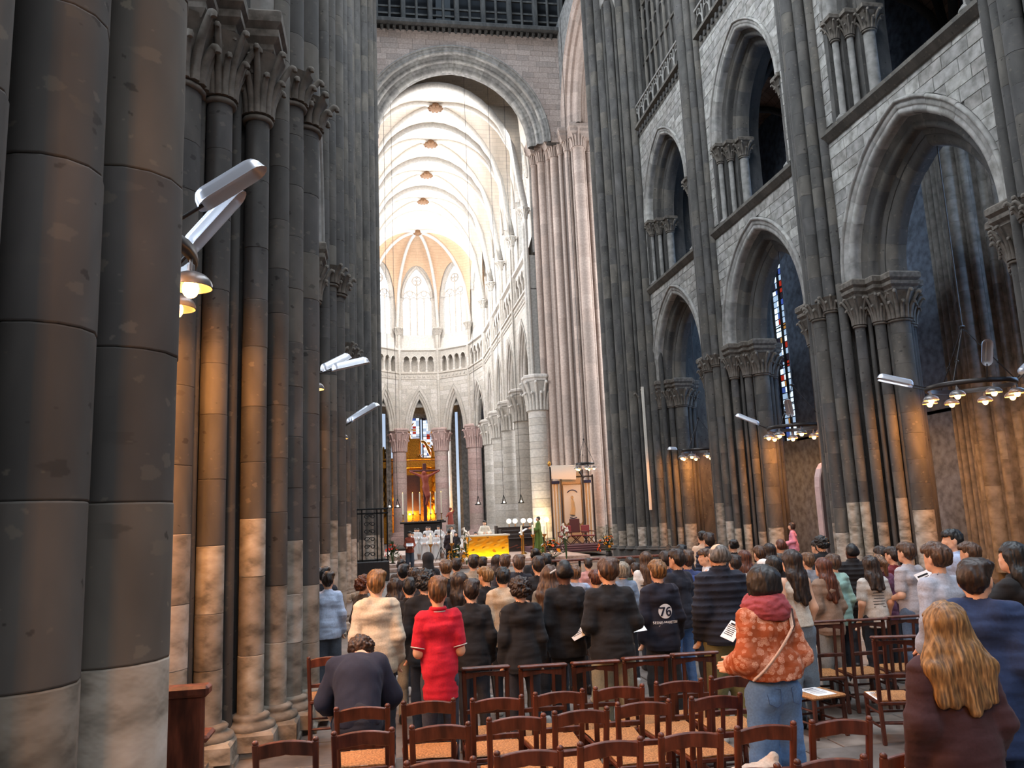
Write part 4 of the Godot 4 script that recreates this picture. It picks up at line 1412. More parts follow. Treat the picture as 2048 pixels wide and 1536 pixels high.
func build_choir() -> void:
	var xs := 9.95
	var xn := -1.65
	var nm := ["first round column east of the crossing on the south choir side", "second round column on the south choir side", "third round column on the south choir side", "fourth round column on the south choir side", "last straight row column on the south choir side"]
	for k in 5:
		round_column(nm[k] + ", pale and banded", xs, CHOIR_Z[k], 0.68, "cream", 2000 + k * 50)
		round_column("round column number %s from the crossing on the north choir side" % ["one", "two", "three", "four", "five"][k], xn, CHOIR_Z[k], 0.68, "cream", 2300 + k * 50)
	var an := ["pink tinted apse column nearest the south choir row", "pink tinted apse column to the south of the high altar", "pink tinted apse column to the north of the high altar", "apse column hidden by the dark crossing pier"]
	for k in 4:
		round_column(an[k], APSE[k + 1].x, APSE[k + 1].y, 0.66, "pink", 2600 + k * 50, 11.2)
	for k in 4:
		choir_bay("south choir wall with arcade, triforium and clerestory, bay %s from the crossing" % ["one", "two", "three", "four"][k], Vector2(xs, CHOIR_Z[k]), Vector2(xs, CHOIR_Z[k + 1]), 3000 + k * 400, false, "cream")
		choir_bay("north choir wall with arcade, triforium and clerestory, bay %s from the crossing" % ["one", "two", "three", "four"][k], Vector2(xn, CHOIR_Z[k]), Vector2(xn, CHOIR_Z[k + 1]), 5000 + k * 400, false, "cream")
	var ap: Array = APSE.duplicate()
	ap[0] = Vector2(xs, -71.4)
	ap[5] = Vector2(xn, -71.4)
	for k in 5:
		choir_bay("apse wall with arcade, triforium and window, " + ["south flank", "south east facet", "central facet over the high altar", "north east facet", "north flank"][k], ap[k], ap[k + 1], 7000 + k * 400, true, "cream")
	for k in 5:
		vault_shaft("slim vault shafts on the south choir wall above column %s" % ["one", "two", "three", "four", "five"][k], xs, CHOIR_Z[k], Vector2(-1, 0), "cream", 21.4, 9000 + k * 20)
		vault_shaft("slim vault shafts on the north choir wall above column %s" % ["one", "two", "three", "four", "five"][k], xn, CHOIR_Z[k], Vector2(1, 0), "cream", 21.4, 9100 + k * 20)
	for k in 4:
		vault_shaft("slim vault shafts of the apse between windows, " + ["south", "south of the middle", "north of the middle", "north"][k], ap[k + 1].x, ap[k + 1].y, (Vector2(3.9, -73.0) - ap[k + 1]).normalized(), "cream", 20.6, 9200 + k * 20)
	# vaults
	var v := base("ceiling_choir", "cream rib vaults of the choir with carved gilded bosses", "vault", Vector3.ZERO, 0.0, "", "structure")
	for k in 4:
		vault_bay(v, xn + 0.3, xs - 0.3, CHOIR_Z[k + 1], CHOIR_Z[k], 22.4, 8.4, M.plaster, M.cream1, 0.17)
	var key := Vector3(3.95, 30.3, -75.4)
	var fill := MB.new()
	var frows := []
	for i in 17:
		var s := i / 8.0 - 1.0
		var arc := Vector3((xn + xs) / 2 + s * (xs - xn - 0.6) / 2, 22.4 + 8.4 * sqrt(maxf(0.0, 1.0 - pow(absf(s) * 0.94 + 0.06 * s * s, 2.0))), -71.4)
		var row := PackedVector3Array()
		for j in 7:
			var q := j / 6.0
			row.append(Vector3(lerpf(arc.x, key.x, q), arc.y + (key.y - arc.y) * sqrt(1 - pow(1 - q, 2.0)), lerpf(arc.z, key.z, q)))
		frows.append(row)
	fill.grid(frows)
	put(v, "vault_web", fill.mesh(), M.plaster)
	for k in 5:
		var a: Vector2 = ap[k]
		var e: Vector2 = ap[k + 1]
		var rows := []
		for i in 13:
			var t := i / 12.0
			var f := absf(t * 2 - 1)
			var ya := 21.6 + 6.4 * sqrt(maxf(0, 1 - pow(f * 0.9 + 0.1 * f * f, 2)))
			var P := a.lerp(e, t)
			var row := PackedVector3Array()
			for j in 9:
				var s := j / 8.0
				row.append(Vector3(lerpf(P.x, key.x, s), ya + (key.y - ya) * sqrt(1 - pow(1 - s, 2.0)), lerpf(P.y, key.z, s)))
			rows.append(row)
		var m := MB.new()
		m.grid(rows, false, false)
		put(v, "vault_web", m.mesh(), M.peach)
	for k in 6:
		var path := PackedVector3Array()
		for j in 13:
			var s := j / 12.0
			path.append(Vector3(lerpf(ap[k].x, key.x, s), 21.6 + (key.y - 21.6) * sqrt(1 - pow(1 - s, 2.0)) - 0.1, lerpf(ap[k].y, key.z, s)))
		var m := MB.new()
		m.tube(path, 0.17, 8)
		put(v, "rib", m.mesh(), M.cream2)
	var bm := MB.new()
	bm.lathe(PackedVector2Array([Vector2(0.02, -0.4), Vector2(0.34, -0.36), Vector2(0.46, -0.2), Vector2(0.34, 0.1)]), 16, Transform3D(Basis(), key))
	put(v, "boss", bm.mesh(), M.boss)
	var av := base("ceiling_ambulatory", "low stone vault over the ambulatory behind the apse columns", "vault", Vector3.ZERO, 0.0, "", "structure")
	for k in 5:
		var m := MB.new()
		var a: Vector2 = ap[k]
		var e: Vector2 = ap[k + 1]
		var ctr := Vector2(4.0, -70.0)
		var rows := []
		for i in 7:
			var P := a.lerp(e, i / 6.0)
			var O := P + (P - ctr).normalized() * 4.6
			var row := PackedVector3Array()
			for j in 7:
				var s := j / 6.0
				row.append(Vector3(lerpf(P.x, O.x, s), 12.0 + 3.6 * sin(PI * (0.12 + 0.76 * s)), lerpf(P.y, O.y, s)))
			rows.append(row)
		m.grid(rows)
		put(av, "vault_web", m.mesh(), M.wall3)
	# ambulatory outer wall with the axial chapel opening and two bright lancets
	var aw := base("wall_ambulatory", "grey outer wall of the ambulatory with clustered shafts and the axial chapel opening", "wall", Vector3.ZERO, 0.0, "", "structure")
	for s in [[10.9, -83.2, -0.55, 6.6], [14.0, -77.0, -1.25, 8.0], [-3.4, -83.2, 0.55, 6.6], [-6.0, -77.0, 1.25, 8.0]]:
		var b := MB.new()
		b.boxb(Transform3D(Basis(Vector3.UP, -s[2]), Vector3(s[0], 8, s[1])), Vector3(s[3], 16, 0.5))
		put(aw, "masonry", b.mesh(), M.wall1)
		for k in 7:
			shaft(aw, Vector2(s[0], s[1]) + Vector2(cos(-s[2]), sin(s[2]) * -1.0) * 0.0 + Vector2(cos(s[2]), sin(s[2])) * (k - 3) * 0.42 + Vector2(sin(s[2]), -cos(s[2])) * -0.32, 0.14, 0.0, 11.4, 9400 + k, false, "wall")
	for x in [0.9, 7.6]:
		var b := MB.new()
		b.box(Vector3(x, 8, -87.0), Vector3(0.5, 16, 7))
		put(aw, "masonry", b.mesh(), M.wall2)
	var cb := MB.new()
	cb.box(Vector3(4.3, 1.5, -90), Vector3(7, 3.0, 0.5))
	cb.box(Vector3(4.3, 15, -90), Vector3(7, 3.0, 0.5))
	put(aw, "masonry", cb.mesh(), M.wall2)
	stained_window("window_chapel", Vector3(6.0, 3.0, -89.5), Vector3(1, 0, 0), 2.5, 10.6, 81, "double lancet of the axial chapel beside the gilded altarpiece", 1.0)
	stained_window("window_chapel", Vector3(3.2, 3.0, -89.5), Vector3(1, 0, 0), 2.5, 10.6, 83, "lancet of the axial chapel behind the gilded altarpiece", 1.0)
	stained_window("window_chapel", Vector3(11.6, 4.0, -82.2), Vector3(0.85, 0, 0.52), 1.0, 7.5, 85, "narrow dark violet lancet behind the pink apse column", 1.0)
	var cr := MB.new()
	cr.box(Vector3(4.3, 16.4, -87), Vector3(8, 0.4, 8))
	put(aw, "chapel_vault", cr.mesh(), M.cream1)

const CHAIRS := [  # x, z, turn in degrees, kind, label
	[-0.144, -6.003, -2, "rush", "rush seated wooden chair directly behind the bent figure in navy"],
	[0.319, -6.031, -4, "rush", "rush seated wooden chair directly behind the red polo shirt"],
	[0.795, -5.957, -1, "rush", "rush seated chair of the back row next to the red shirt, first past it"],
	[1.251, -5.998, 1, "rush", "rush seated chair of the back row second from the red shirt"],
	[1.707, -6.009, -3, "rush", "rush seated chair of the back row third from the red shirt"],
	[2.177, -6.04, 0, "splat", "rush seated chair of the back row with two upright splats, fourth from the red shirt"],
	[2.629, -6.066, -5, "rush", "rush seated chair tucked behind the olive trousers of the man in the quilted jacket"],
	[-0.123, -5.331, -2, "rush", "wooden chair with the dark blue coat hung beside it, second row"],
	[0.35, -5.322, -4, "rush", "second row rush chair behind the red shirt's chair"],
	[0.836, -5.369, -1, "rush", "second row rush chair one place along from the red shirt"],
	[1.265, -5.403, 1, "rush", "second row rush chair two places along from the red shirt"],
	[1.719, -5.483, -3, "rush", "second row rush chair with its seat lit, three places along"],
	[2.233, -5.488, 0, "splat", "second row rush chair with two slats beside the jeans of the woman in the scarf"],
	[-0.574, -5.253, -2, "rush", "wooden chair standing alone against the pillar foot"],
	[0.296, -4.571, -4, "rush", "third row rush chair nearest the blue coat"],
	[0.778, -4.613, -1, "rush", "third row rush chair behind the gap in row two"],
	[1.247, -4.649, 1, "rush", "third row rush chair in the middle with a bright seat"],
	[1.734, -4.677, -3, "splat", "third row rush chair with a vertical splat"],
	[2.193, -4.687, 0, "rush", "third row chair carrying a white cloth bag behind the flared jeans"],
	[2.659, -4.663, -5, "rush", "single chair on the bare paving beside the flared jeans"],
	[-0.134, -4.515, -2, "rush", "top rail of a chair at the picture's lower edge below the blue coat"],
	[0.686, -4.024, -4, "rush", "chair at the lower edge mostly cut off, below the third row gap"],
	[1.2, -4.0, -1, "rush", "chair at the lower edge mostly cut off, below the bright seat"],
	[1.724, -3.977, 1, "rush", "chair at the lower edge with only its curved rail showing, before the white bag"],
	[2.2, -4.001, -3, "rush", "chair at the lower edge standing on the aisle paving"],
	[2.645, -3.977, 0, "rush", "chair at the lower edge in front of the blonde woman's coat"],
	[0.82, -6.747, -3, "kneel", "prayer chair with a flat arm board, first beyond the red shirt"],
	[1.27, -6.654, -3, "kneel", "prayer chair with a flat arm board before blue jeans"],
	[1.705, -6.641, -3, "kneel", "prayer chair with a flat arm board before the khaki trousers"],
	[2.145, -6.681, -3, "kneel", "prayer chair with a flat arm board below the boy with the number print"],
	[2.579, -6.703, -3, "kneel", "prayer chair with a flat arm board at the end of its row by the aisle"],
	[4.51, -7.951, -6, "kneel", "tall prayer chair beside the girl in the brown jacket"],
	[4.941, -7.899, -6, "kneel", "tall prayer chair behind the striped shirt girl"],
	[5.397, -7.929, -6, "kneel", "tall prayer chair behind the grey t-shirt boy"],
	[4.506, -6.805, -14, "kneel", "prayer chair with a pale paper on its seat, in front of the blonde woman"],
	[5.709, -6.731, -8, "kneel", "prayer chair cut off beyond the blue jacket"],
	[-0.53, -8.324, 0, "rush", "dark rush chair behind the boy in pale blue at the pillar"],
]
const PEOPLE := [
	[0.44, -6.61, 1.66, 0, "hold", "polo", "c8102e", "slim", "3a3f4c", "short", "8a623c", "d9a98a", "boy in a bright red polo shirt with a white tipped collar"],
	[-0.67, -10.64, 1.525, 0, "down", "sweat", "b9c6dd", "wide", "4d5560", "short", "3a2618", "d9a98a", "boy in a pale blue sweatshirt beside the pillar foot"],
	[-0.05, -7.62, 1.68, 0, "down", "hoodie", "cdbfa6", "slim", "2b2e36", "short", "a8783f", "d9a98a", "fair haired boy in a beige hoodie"],
	[0.3, -9.09, 1.5, 0, "down", "sweat", "14151a", "slim", "8a8577", "short", "15110f", "d9a98a", "boy in a black sweater with bent neck, between the beige hoodie and the curly head"],
	[0.42, -8.05, 1.632, 0, "down", "hoodie", "17171b", "slim", "2b2e36", "curly", "15110f", "d9a98a", "dark curly haired person in a black hoodie, hidden behind the red shirt"],
	[0.84, -7.81, 1.54, 0, "down", "sweat", "131317", "slim", "2b2e36", "short", "3a2618", "d9a98a", "boy in a plain black sweatshirt next to the red shirt"],
	[0.79, -8.47, 1.57, 5, "down", "sweat", "2a2320", "slim", "2b2e36", "long", "3a2618", "d9a98a", "girl with very long straight dark brown hair down her back, behind the black sweatshirt"],
	[1.22, -9.71, 1.54, 35, "down", "tee", "16171c", "slim", "2b2e36", "mop", "b98d56", "d9a98a", "fair curly haired boy with glasses looking down, black shirt"],
	[1.34, -9.1, 1.56, 0, "down", "hoodie", "c9bba4", "slim", "2b2e36", "mop", "15110f", "d9a98a", "dark haired boy in a beige hoodie with a round dark print"],
	[1.27, -7.55, 1.548, 0, "down", "hoodie", "15161a", "slim", "2b2e36", "curly", "3a2618", "d9a98a", "person with a bushy round dark head of hair and black hoodie"],
	[1.74, -8.46, 1.594, 0, "down", "sweat", "6f6a5e", "slim", "2b2e36", "wavy", "6b4a2f", "d9a98a", "girl with long wavy brown hair held by a clip, olive grey top"],
	[1.74, -7.75, 1.686, 0, "down", "sweat", "121216", "slim", "17181c", "crop", "15110f", "5a3a2a", "tall boy with very short black hair and a black sweater"],
	[2.07, -7.36, 1.7, 0, "hold", "sweat", "15161a", "wide", "8d8a74", "short", "6b4a2f", "d9a98a", "brown haired boy in a wide black sweatshirt and khaki trousers holding a white sheet"],
	[2.77, -8.0, 1.62, 0, "down", "hoodie", "14182a", "wide", "2c2d2f", "mop", "a8783f", "d9a98a", "fair haired boy in a navy hoodie with a white round number print"],
	[2.99, -9.97, 1.5, 0, "down", "sweat", "7c8ea3", "slim", "2b2e36", "bob", "c4b9a4", "d9a98a", "white haired woman with a short bob, between two boys in black"],
	[3.18, -7.41, 1.79, 0, "down", "puffer", "141b2c", "wide", "6f6b45", "thin", "8d8a86", "d9a98a", "balding grey haired man in a navy quilted jacket and olive trousers"],
	[2.54, -5.22, 1.715, 12, "hold", "blouse", "b5693c", "wide", "5d86b8", "bob", "2a2627", "d9a98a", "dark haired woman in a rust floral blouse, pink scarf and blue jeans"],
	[2.74, -3.71, 1.6, -4, "down", "coat", "3a2026", "wide", "6f8fb5", "wavy", "b98d56", "d9a98a", "blonde wavy haired woman in a dark maroon coat"],
	[3.62, -4.56, 1.73, -48, "down", "parka", "1e3258", "slim", "2a3a55", "short", "3a2618", "d9a98a", "man in a dark blue hooded jacket turning his face aside"],
	[5.04, -5.89, 1.74, 20, "face", "sweat", "131214", "slim", "2b2e36", "long", "15110f", "d9a98a", "black haired woman in black raising a hand to her face, at the picture edge"],
	[4.5, -6.08, 1.76, 8, "down", "sweat", "aab0bd", "wide", "3c4a66", "mop", "6b4a2f", "d9a98a", "boy in a loose pale grey sweatshirt looking down"],
	[5.86, -8.42, 1.645, 12, "hold", "tee", "b2aeb2", "slim", "5b6d85", "short", "6b4a2f", "d9a98a", "boy in a pale grey t-shirt and blue jeans"],
	[5.51, -8.59, 1.506, -5, "down", "tee", "c9c5bd", "slim", "2b2e36", "girl", "3a2618", "d9a98a", "girl in a cream t-shirt with printed lines and long thin dark hair"],
	[4.86, -8.48, 1.52, 14, "down", "hoodie", "8b7361", "wide", "8e8f8c", "long", "7a3f22", "d9a98a", "girl with long light brown hair and a brown jacket"],
	[4.06, -7.67, 1.67, 10, "down", "tank", "d8d2c4", "wide", "75838f", "long", "3a2618", "d9a98a", "girl with very long dark hair and a sleeveless white top"],
	[5.35, -9.1, 1.512, 8, "down", "hoodie", "9cc3b9", "slim", "2b2e36", "short", "6b4a2f", "d9a98a", "boy in a mint green hoodie"],
	[6.05, -9.81, 1.6, -10, "down", "puffer", "17171a", "slim", "2b2e36", "crop", "15110f", "5a3a2a", "boy with short black hair and a black padded jacket"],
	[6.53, -8.51, 1.762, 62, "down", "sweat", "a9bcda", "slim", "2b2e36", "short", "15110f", "d9a98a", "tall boy in a light blue sweatshirt turned to the side"],
	[6.21, -7.85, 1.648, 20, "down", "tee", "3a1f24", "slim", "2b2e36", "mop", "6b4a2f", "d9a98a", "brown haired boy in a dark maroon shirt behind the man in blue"],
	[6.42, -9.51, 1.54, 20, "down", "tee", "6f1d22", "slim", "2b2e36", "short", "3a2618", "d9a98a", "boy in a wine red t-shirt beside the pale grey t-shirt"],
	[6.62, -10.06, 1.522, 0, "down", "sweat", "2b2a2c", "slim", "2b2e36", "short", "3a2618", "d9a98a", "boy whose dark head shows before the pillar shafts, dark top"],
	[5.94, -9.09, 1.49, 0, "down", "sweat", "6b3f57", "slim", "2b2e36", "tail", "8a623c", "d9a98a", "girl in a plum top with a low fair ponytail"],
	[5.36, -9.71, 1.508, 10, "down", "hoodie", "8f9097", "slim", "2b2e36", "short", "8a623c", "d9a98a", "small fair brown haired boy in a grey hoodie between two long haired girls"],
	[4.37, -8.66, 1.558, 0, "down", "sweat", "16161a", "slim", "2b2e36", "bob", "15110f", "d9a98a", "person with chin length black hair behind the white sleeveless top"],
	[6.96, -12.26, 1.542, 15, "down", "tee", "e2ddd6", "slim", "2b2e36", "short", "15110f", "d9a98a", "short haired boy whose white collar shows before the far pillar"],
	[6.68, -11.62, 1.628, 0, "down", "sweat", "1d1d20", "slim", "2b2e36", "curly", "15110f", "d9a98a", "person with a tall black mass of hair before the leaning pale panel"],
	[6.1, -11.81, 1.62, 0, "down", "hoodie", "6b6560", "slim", "2b2e36", "crop", "7a3f22", "d9a98a", "reddish close cropped head and grey hood near the open doorway"],
	[5.88, -13.04, 1.6, 0, "down", "sweat", "1f1d20", "slim", "2b2e36", "bun", "15110f", "d9a98a", "woman with black hair in a clip behind the quilted jacket"],
	[4.42, -9.81, 1.524, 0, "down", "tee", "e0dedb", "slim", "2b2e36", "short", "3a2618", "d9a98a", "boy with a dark crop and white collar beside the quilted jacket"],
	[4.83, -10.4, 1.542, 0, "down", "sweat", "25202a", "slim", "2b2e36", "long", "7a3f22", "d9a98a", "girl with long reddish brown hair beside the quilted jacket"],
	[5.25, -10.8, 1.572, 0, "down", "sweat", "5a5552", "slim", "2b2e36", "short", "6b4a2f", "d9a98a", "man with greying brown hair above the white baseball cap"],
	[4.58, -9.34, 1.492, 0, "down", "sweat", "8b8d92", "slim", "2b2e36", "cap", "e4e3e0", "d9a98a", "child in a white baseball cap in front of the woman in the scarf"],
	[5.61, -11.22, 1.58, 0, "down", "sweat", "2a2426", "slim", "2b2e36", "long", "3a2618", "d9a98a", "person with long dark brown hair near the doorway"],
	[5.15, -12.32, 1.74, 0, "down", "puffer", "1a2134", "slim", "2b2e36", "short", "3a2618", "d9a98a", "man in a navy jacket with white letters across the back"],
	[5.74, -14.02, 1.74, 0, "down", "sweat", "cfae93", "slim", "2b2e36", "bun", "15110f", "d9a98a", "woman with dark hair beside the man with the lettered jacket"],
	[4.25, -10.31, 1.592, 70, "down", "tee", "d8dade", "slim", "2b2e36", "short", "6b4a2f", "d9a98a", "young man seen in profile next to the quilted jacket"],
	[3.41, -9.15, 1.66, 25, "down", "sweat", "1a1e2b", "slim", "4f6f9d", "short", "3a2618", "d9a98a", "boy with glasses in a dark sweater over a white shirt"],
	[3.71, -9.6, 1.62, 0, "down", "sweat", "3b4a78", "slim", "2b2e36", "short", "6b4a2f", "d9a98a", "boy in a denim blue top carrying a blue backpack"],
	[3.67, -10.27, 1.588, 0, "down", "sweat", "253250", "slim", "2b2e36", "short", "3a2618", "d9a98a", "dark haired boy in a navy top before the wooden rail"],
	[3.62, -10.92, 1.562, 0, "down", "sweat", "dcd8d0", "slim", "2b2e36", "long", "6b4a2f", "d9a98a", "girl with long brown hair and a black and white striped top"],
	[3.43, -13.4, 1.38, 0, "down", "tee", "c9938c", "slim", "2b2e36", "short", "3a2618", "d9a98a", "child in a pink patterned shirt far ahead"],
	[3.87, -12.47, 1.42, 0, "down", "sweat", "3a3334", "slim", "2b2e36", "long", "3a2618", "d9a98a", "small dark haired child near the wooden rail"],
	[3.77, -11.88, 1.36, 0, "down", "sweat", "2c3b2c", "slim", "2b2e36", "short", "3a2618", "d9a98a", "small child beside the striped top"],
	[4.62, -12.17, 1.58, 0, "down", "sweat", "26262b", "slim", "2b2e36", "short", "15110f", "d9a98a", "black haired person beyond the boy with glasses"],
	[2.46, -9.28, 1.466, 0, "down", "sweat", "2d2f38", "slim", "2b2e36", "mop", "7a3f22", "d9a98a", "short boy with reddish brown hair in front of the white haired woman"],
	[0.74, -13.23, 1.604, 0, "down", "sweat", "16151a", "slim", "2b2e36", "hood", "1a181b", "d9a98a", "woman in a black headscarf"],
	[0.86, -11.08, 1.58, 0, "down", "tee", "15161b", "slim", "2b2e36", "mop", "8a623c", "d9a98a", "boy with light brown hair and a pale neck above a black collar"],
	[0.29, -11.27, 1.54, 0, "down", "sweat", "1e1c20", "slim", "2b2e36", "short", "15110f", "d9a98a", "black haired boy ahead of the black sweater"],
	[0.41, -10.46, 1.53, 0, "down", "sweat", "2b2b2f", "slim", "2b2e36", "mop", "3a2618", "d9a98a", "boy with dark brown hair ahead of the curly head"],
	[0.32, -13.46, 1.52, 0, "down", "sweat", "30261f", "slim", "2b2e36", "bun", "15110f", "d9a98a", "dark head below the orange flowers"],
	[1.13, -12.51, 1.528, 0, "down", "sweat", "8b7d6c", "slim", "2b2e36", "short", "3a2618", "d9a98a", "dark haired person in a taupe top, centre of the crowd"],
	[1.32, -11.85, 1.596, 0, "down", "sweat", "a59580", "slim", "2b2e36", "short", "3a2618", "d9a98a", "dark haired boy in a beige sweater below the gold altar"],
	[1.6, -13.07, 1.506, 0, "down", "sweat", "5a4a3f", "slim", "2b2e36", "short", "3a2618", "d9a98a", "dark haired boy beside the beige sweater"],
	[1.73, -12.29, 1.56, 0, "down", "sweat", "2d2d32", "slim", "2b2e36", "long", "3a2618", "d9a98a", "girl with dark hair below the altar front"],
	[1.73, -11.51, 1.596, 0, "down", "sweat", "37353a", "slim", "2b2e36", "short", "6b4a2f", "d9a98a", "brown haired boy below the altar corner"],
	[1.81, -10.79, 1.612, 0, "down", "sweat", "171b26", "slim", "2b2e36", "short", "6b4a2f", "d9a98a", "brown haired boy in a navy sweater, neck bare"],
	[1.96, -10.2, 1.608, 0, "down", "tee", "17171b", "slim", "2b2e36", "short", "3a2618", "d9a98a", "boy in black with a white collar line below the candles"],
	[2.35, -12.42, 1.632, 0, "down", "sweat", "141418", "slim", "2b2e36", "bun", "15110f", "d9a98a", "person with black hair against the altar step"],
	[2.36, -11.66, 1.568, 0, "down", "sweat", "202024", "slim", "2b2e36", "short", "15110f", "d9a98a", "dark haired boy below the yellow flowers"],
	[2.33, -9.8, 1.504, 0, "down", "hoodie", "a9b6cc", "slim", "2b2e36", "mop", "8a623c", "d9a98a", "child in a pale blue hoodie beside the tall boy in black"],
	[-0.77, -11.35, 1.555, 0, "down", "sweat", "23232a", "slim", "2b2e36", "short", "15110f", "d9a98a", "dark haired boy standing close to the pillar behind the pale blue sweatshirt"],
	[-0.21, -9.99, 1.492, -60, "down", "sweat", "3d332c", "slim", "2b2e36", "curly", "7a3f22", "d9a98a", "person with curly auburn hair beside the beige hoodie"],
	[0.15, -9.62, 1.468, 0, "down", "hoodie", "2d3036", "slim", "2b2e36", "girl", "3a2618", "d9a98a", "child with long dark hair in a grey hoodie"],
]

# ---------------------------------------------------------------- figures: blended capsule fields meshed as surface nets
class Field:
	var o: Vector3
	var c: float
	var nx: int
	var ny: int
	var nz: int
	var k := 45.0
	var d := PackedFloat32Array()

	func _init(lo: Vector3, hi: Vector3, cell: float, sharp := 45.0) -> void:
		o = lo
		c = cell
		k = sharp
		nx = int((hi.x - lo.x) / cell) + 2
		ny = int((hi.y - lo.y) / cell) + 2
		nz = int((hi.z - lo.z) / cell) + 2
		d.resize(nx * ny * nz)

	func cap(a: Vector3, b: Vector3, ra: float, rb: float, flat := 1.0) -> void:   # tapered capsule; flat scales its depth along z
		var m := 2.6 / k + c
		var r := maxf(ra, rb) + m
		var lo := a.min(b) - Vector3(r, r, r) - o
		var hi := a.max(b) + Vector3(r, r, r) - o
		var x0 := maxi(0, int(lo.x / c)); var x1 := mini(nx - 1, int(hi.x / c) + 1)
		var y0 := maxi(0, int(lo.y / c)); var y1 := mini(ny - 1, int(hi.y / c) + 1)
		var z0 := maxi(0, int(lo.z / c)); var z1 := mini(nz - 1, int(hi.z / c) + 1)
		var s := 1.0 / flat
		var ax := a.x; var ay := a.y; var az := a.z
		var bx := b.x - ax; var by := b.y - ay; var bz := (b.z - az) * s
		var ll := maxf(bx * bx + by * by + bz * bz, 1e-9)
		var dr := rb - ra
		for z in range(z0, z1 + 1):
			var pz := (o.z + z * c - az) * s
			for y in range(y0, y1 + 1):
				var py := o.y + y * c - ay
				var i := (z * ny + y) * nx + x0
				var px := o.x + x0 * c - ax
				var part := py * by + pz * bz
				for x in range(x0, x1 + 1):
					var t := clampf((px * bx + part) / ll, 0.0, 1.0)
					var ex := px - bx * t
					var ey := py - by * t
					var ez := pz - bz * t
					var dist := sqrt(ex * ex + ey * ey + ez * ez) - ra - dr * t
					if dist < m:
						d[i] += exp(-k * dist)
					i += 1
					px += c

	func ell(p: Vector3, r: Vector3) -> void:
		var mn := minf(r.x, minf(r.y, r.z))
		var m := 2.6 / k + c
		var g := r + Vector3(m, m, m) * 1.5
		var lo := p - g - o
		var hi := p + g - o
		for z in range(maxi(0, int(lo.z / c)), mini(nz - 1, int(hi.z / c) + 1) + 1):
			var pz := o.z + z * c - p.z
			for y in range(maxi(0, int(lo.y / c)), mini(ny - 1, int(hi.y / c) + 1) + 1):
				var py := o.y + y * c - p.y
				var fy := py * py / (r.y * r.y) + pz * pz / (r.z * r.z)
				var gy := py * py / pow(r.y, 4) + pz * pz / pow(r.z, 4)
				for x in range(maxi(0, int(lo.x / c)), mini(nx - 1, int(hi.x / c) + 1) + 1):
					var px := o.x + x * c - p.x
					var k0 := sqrt(px * px / (r.x * r.x) + fy)
					var k1 := sqrt(px * px / pow(r.x, 4) + gy)
					var dist := -mn if k1 < 1e-6 else k0 * (k0 - 1.0) / k1
					if dist < m:
						d[(z * ny + y) * nx + x] += exp(-k * maxf(dist, -0.3))

	func cut_below(y: float) -> void:
		var n := clampi(int(ceil((y - o.y) / c)), 0, ny)
		for z in nz:
			for j in n:
				for x in nx:
					d[(z * ny + j) * nx + x] = 0.0

	func cut_above(y: float) -> void:
		for z in nz:
			for j in range(clampi(int((y - o.y) / c), 0, ny), ny):
				for x in nx:
					d[(z * ny + j) * nx + x] = 0.0

	func cut(f: Callable) -> void:
		for z in nz:
			for y in ny:
				for x in nx:
					var i := (z * ny + y) * nx + x
					if d[i] > 0.02 and f.call(Vector3(o.x + x * c, o.y + y * c, o.z + z * c)):
						d[i] = 0.0

	func nets(out: MB, t := Transform3D(), wrinkle = null, mirror := false) -> void:
		var cells := PackedInt32Array()
		cells.resize(nx * ny * nz)
		cells.fill(-1)
		var P := PackedVector3Array()
		var off := [0, 1, nx, nx + 1, nx * ny, nx * ny + 1, nx * ny + nx, nx * ny + nx + 1]
		var edges := [0, 1, 2, 3, 4, 5, 6, 7, 0, 2, 1, 3, 4, 6, 5, 7, 0, 4, 1, 5, 2, 6, 3, 7]
		var f := PackedFloat32Array()
		f.resize(8)
		var o1 := 1; var o2 := nx; var o3 := nx + 1
		var o4 := nx * ny; var o5 := o4 + 1; var o6 := o4 + nx; var o7 := o6 + 1
		for z in nz - 1:
			for y in ny - 1:
				var i := (z * ny + y) * nx
				for x in nx - 1:
					var n := 0
					if d[i] >= 1.0: n += 1
					if d[i + o1] >= 1.0: n += 1
					if d[i + o2] >= 1.0: n += 1
					if d[i + o3] >= 1.0: n += 1
					if d[i + o4] >= 1.0: n += 1
					if d[i + o5] >= 1.0: n += 1
					if d[i + o6] >= 1.0: n += 1
					if d[i + o7] >= 1.0: n += 1
					if n > 0 and n < 8:
						for q in 8:
							f[q] = clampf(-log(maxf(d[i + off[q]], 1e-6)), -2.5, 2.5)
						var sx := 0.0; var sy := 0.0; var sz := 0.0
						var cnt := 0
						for e in 12:
							var a: int = edges[e * 2]
							var b: int = edges[e * 2 + 1]
							if (f[a] <= 0.0) != (f[b] <= 0.0):
								var tt := f[a] / (f[a] - f[b])
								sx += lerpf(a & 1, b & 1, tt)
								sy += lerpf((a >> 1) & 1, (b >> 1) & 1, tt)
								sz += lerpf((a >> 2) & 1, (b >> 2) & 1, tt)
								cnt += 1
						if cnt > 0:
							cells[i] = P.size()
							P.append(Vector3(o.x + (x + sx / cnt) * c, o.y + (y + sy / cnt) * c, o.z + (z + sz / cnt) * c))
					i += 1
		var Q := PackedInt32Array()
		for z in range(1, nz - 1):
			for y in range(1, ny - 1):
				var i := (z * ny + y) * nx
				for x in range(1, nx - 1):
					var j := i + x
					var s := d[j] >= 1.0
					if s != (d[j + 1] >= 1.0):
						quad_of(Q, cells, j, j - nx, j - nx - nx * ny, j - nx * ny, s)
					if s != (d[j + nx] >= 1.0):
						quad_of(Q, cells, j, j - nx * ny, j - 1 - nx * ny, j - 1, s)
					if s != (d[j + nx * ny] >= 1.0):
						quad_of(Q, cells, j, j - 1, j - 1 - nx, j - nx, s)
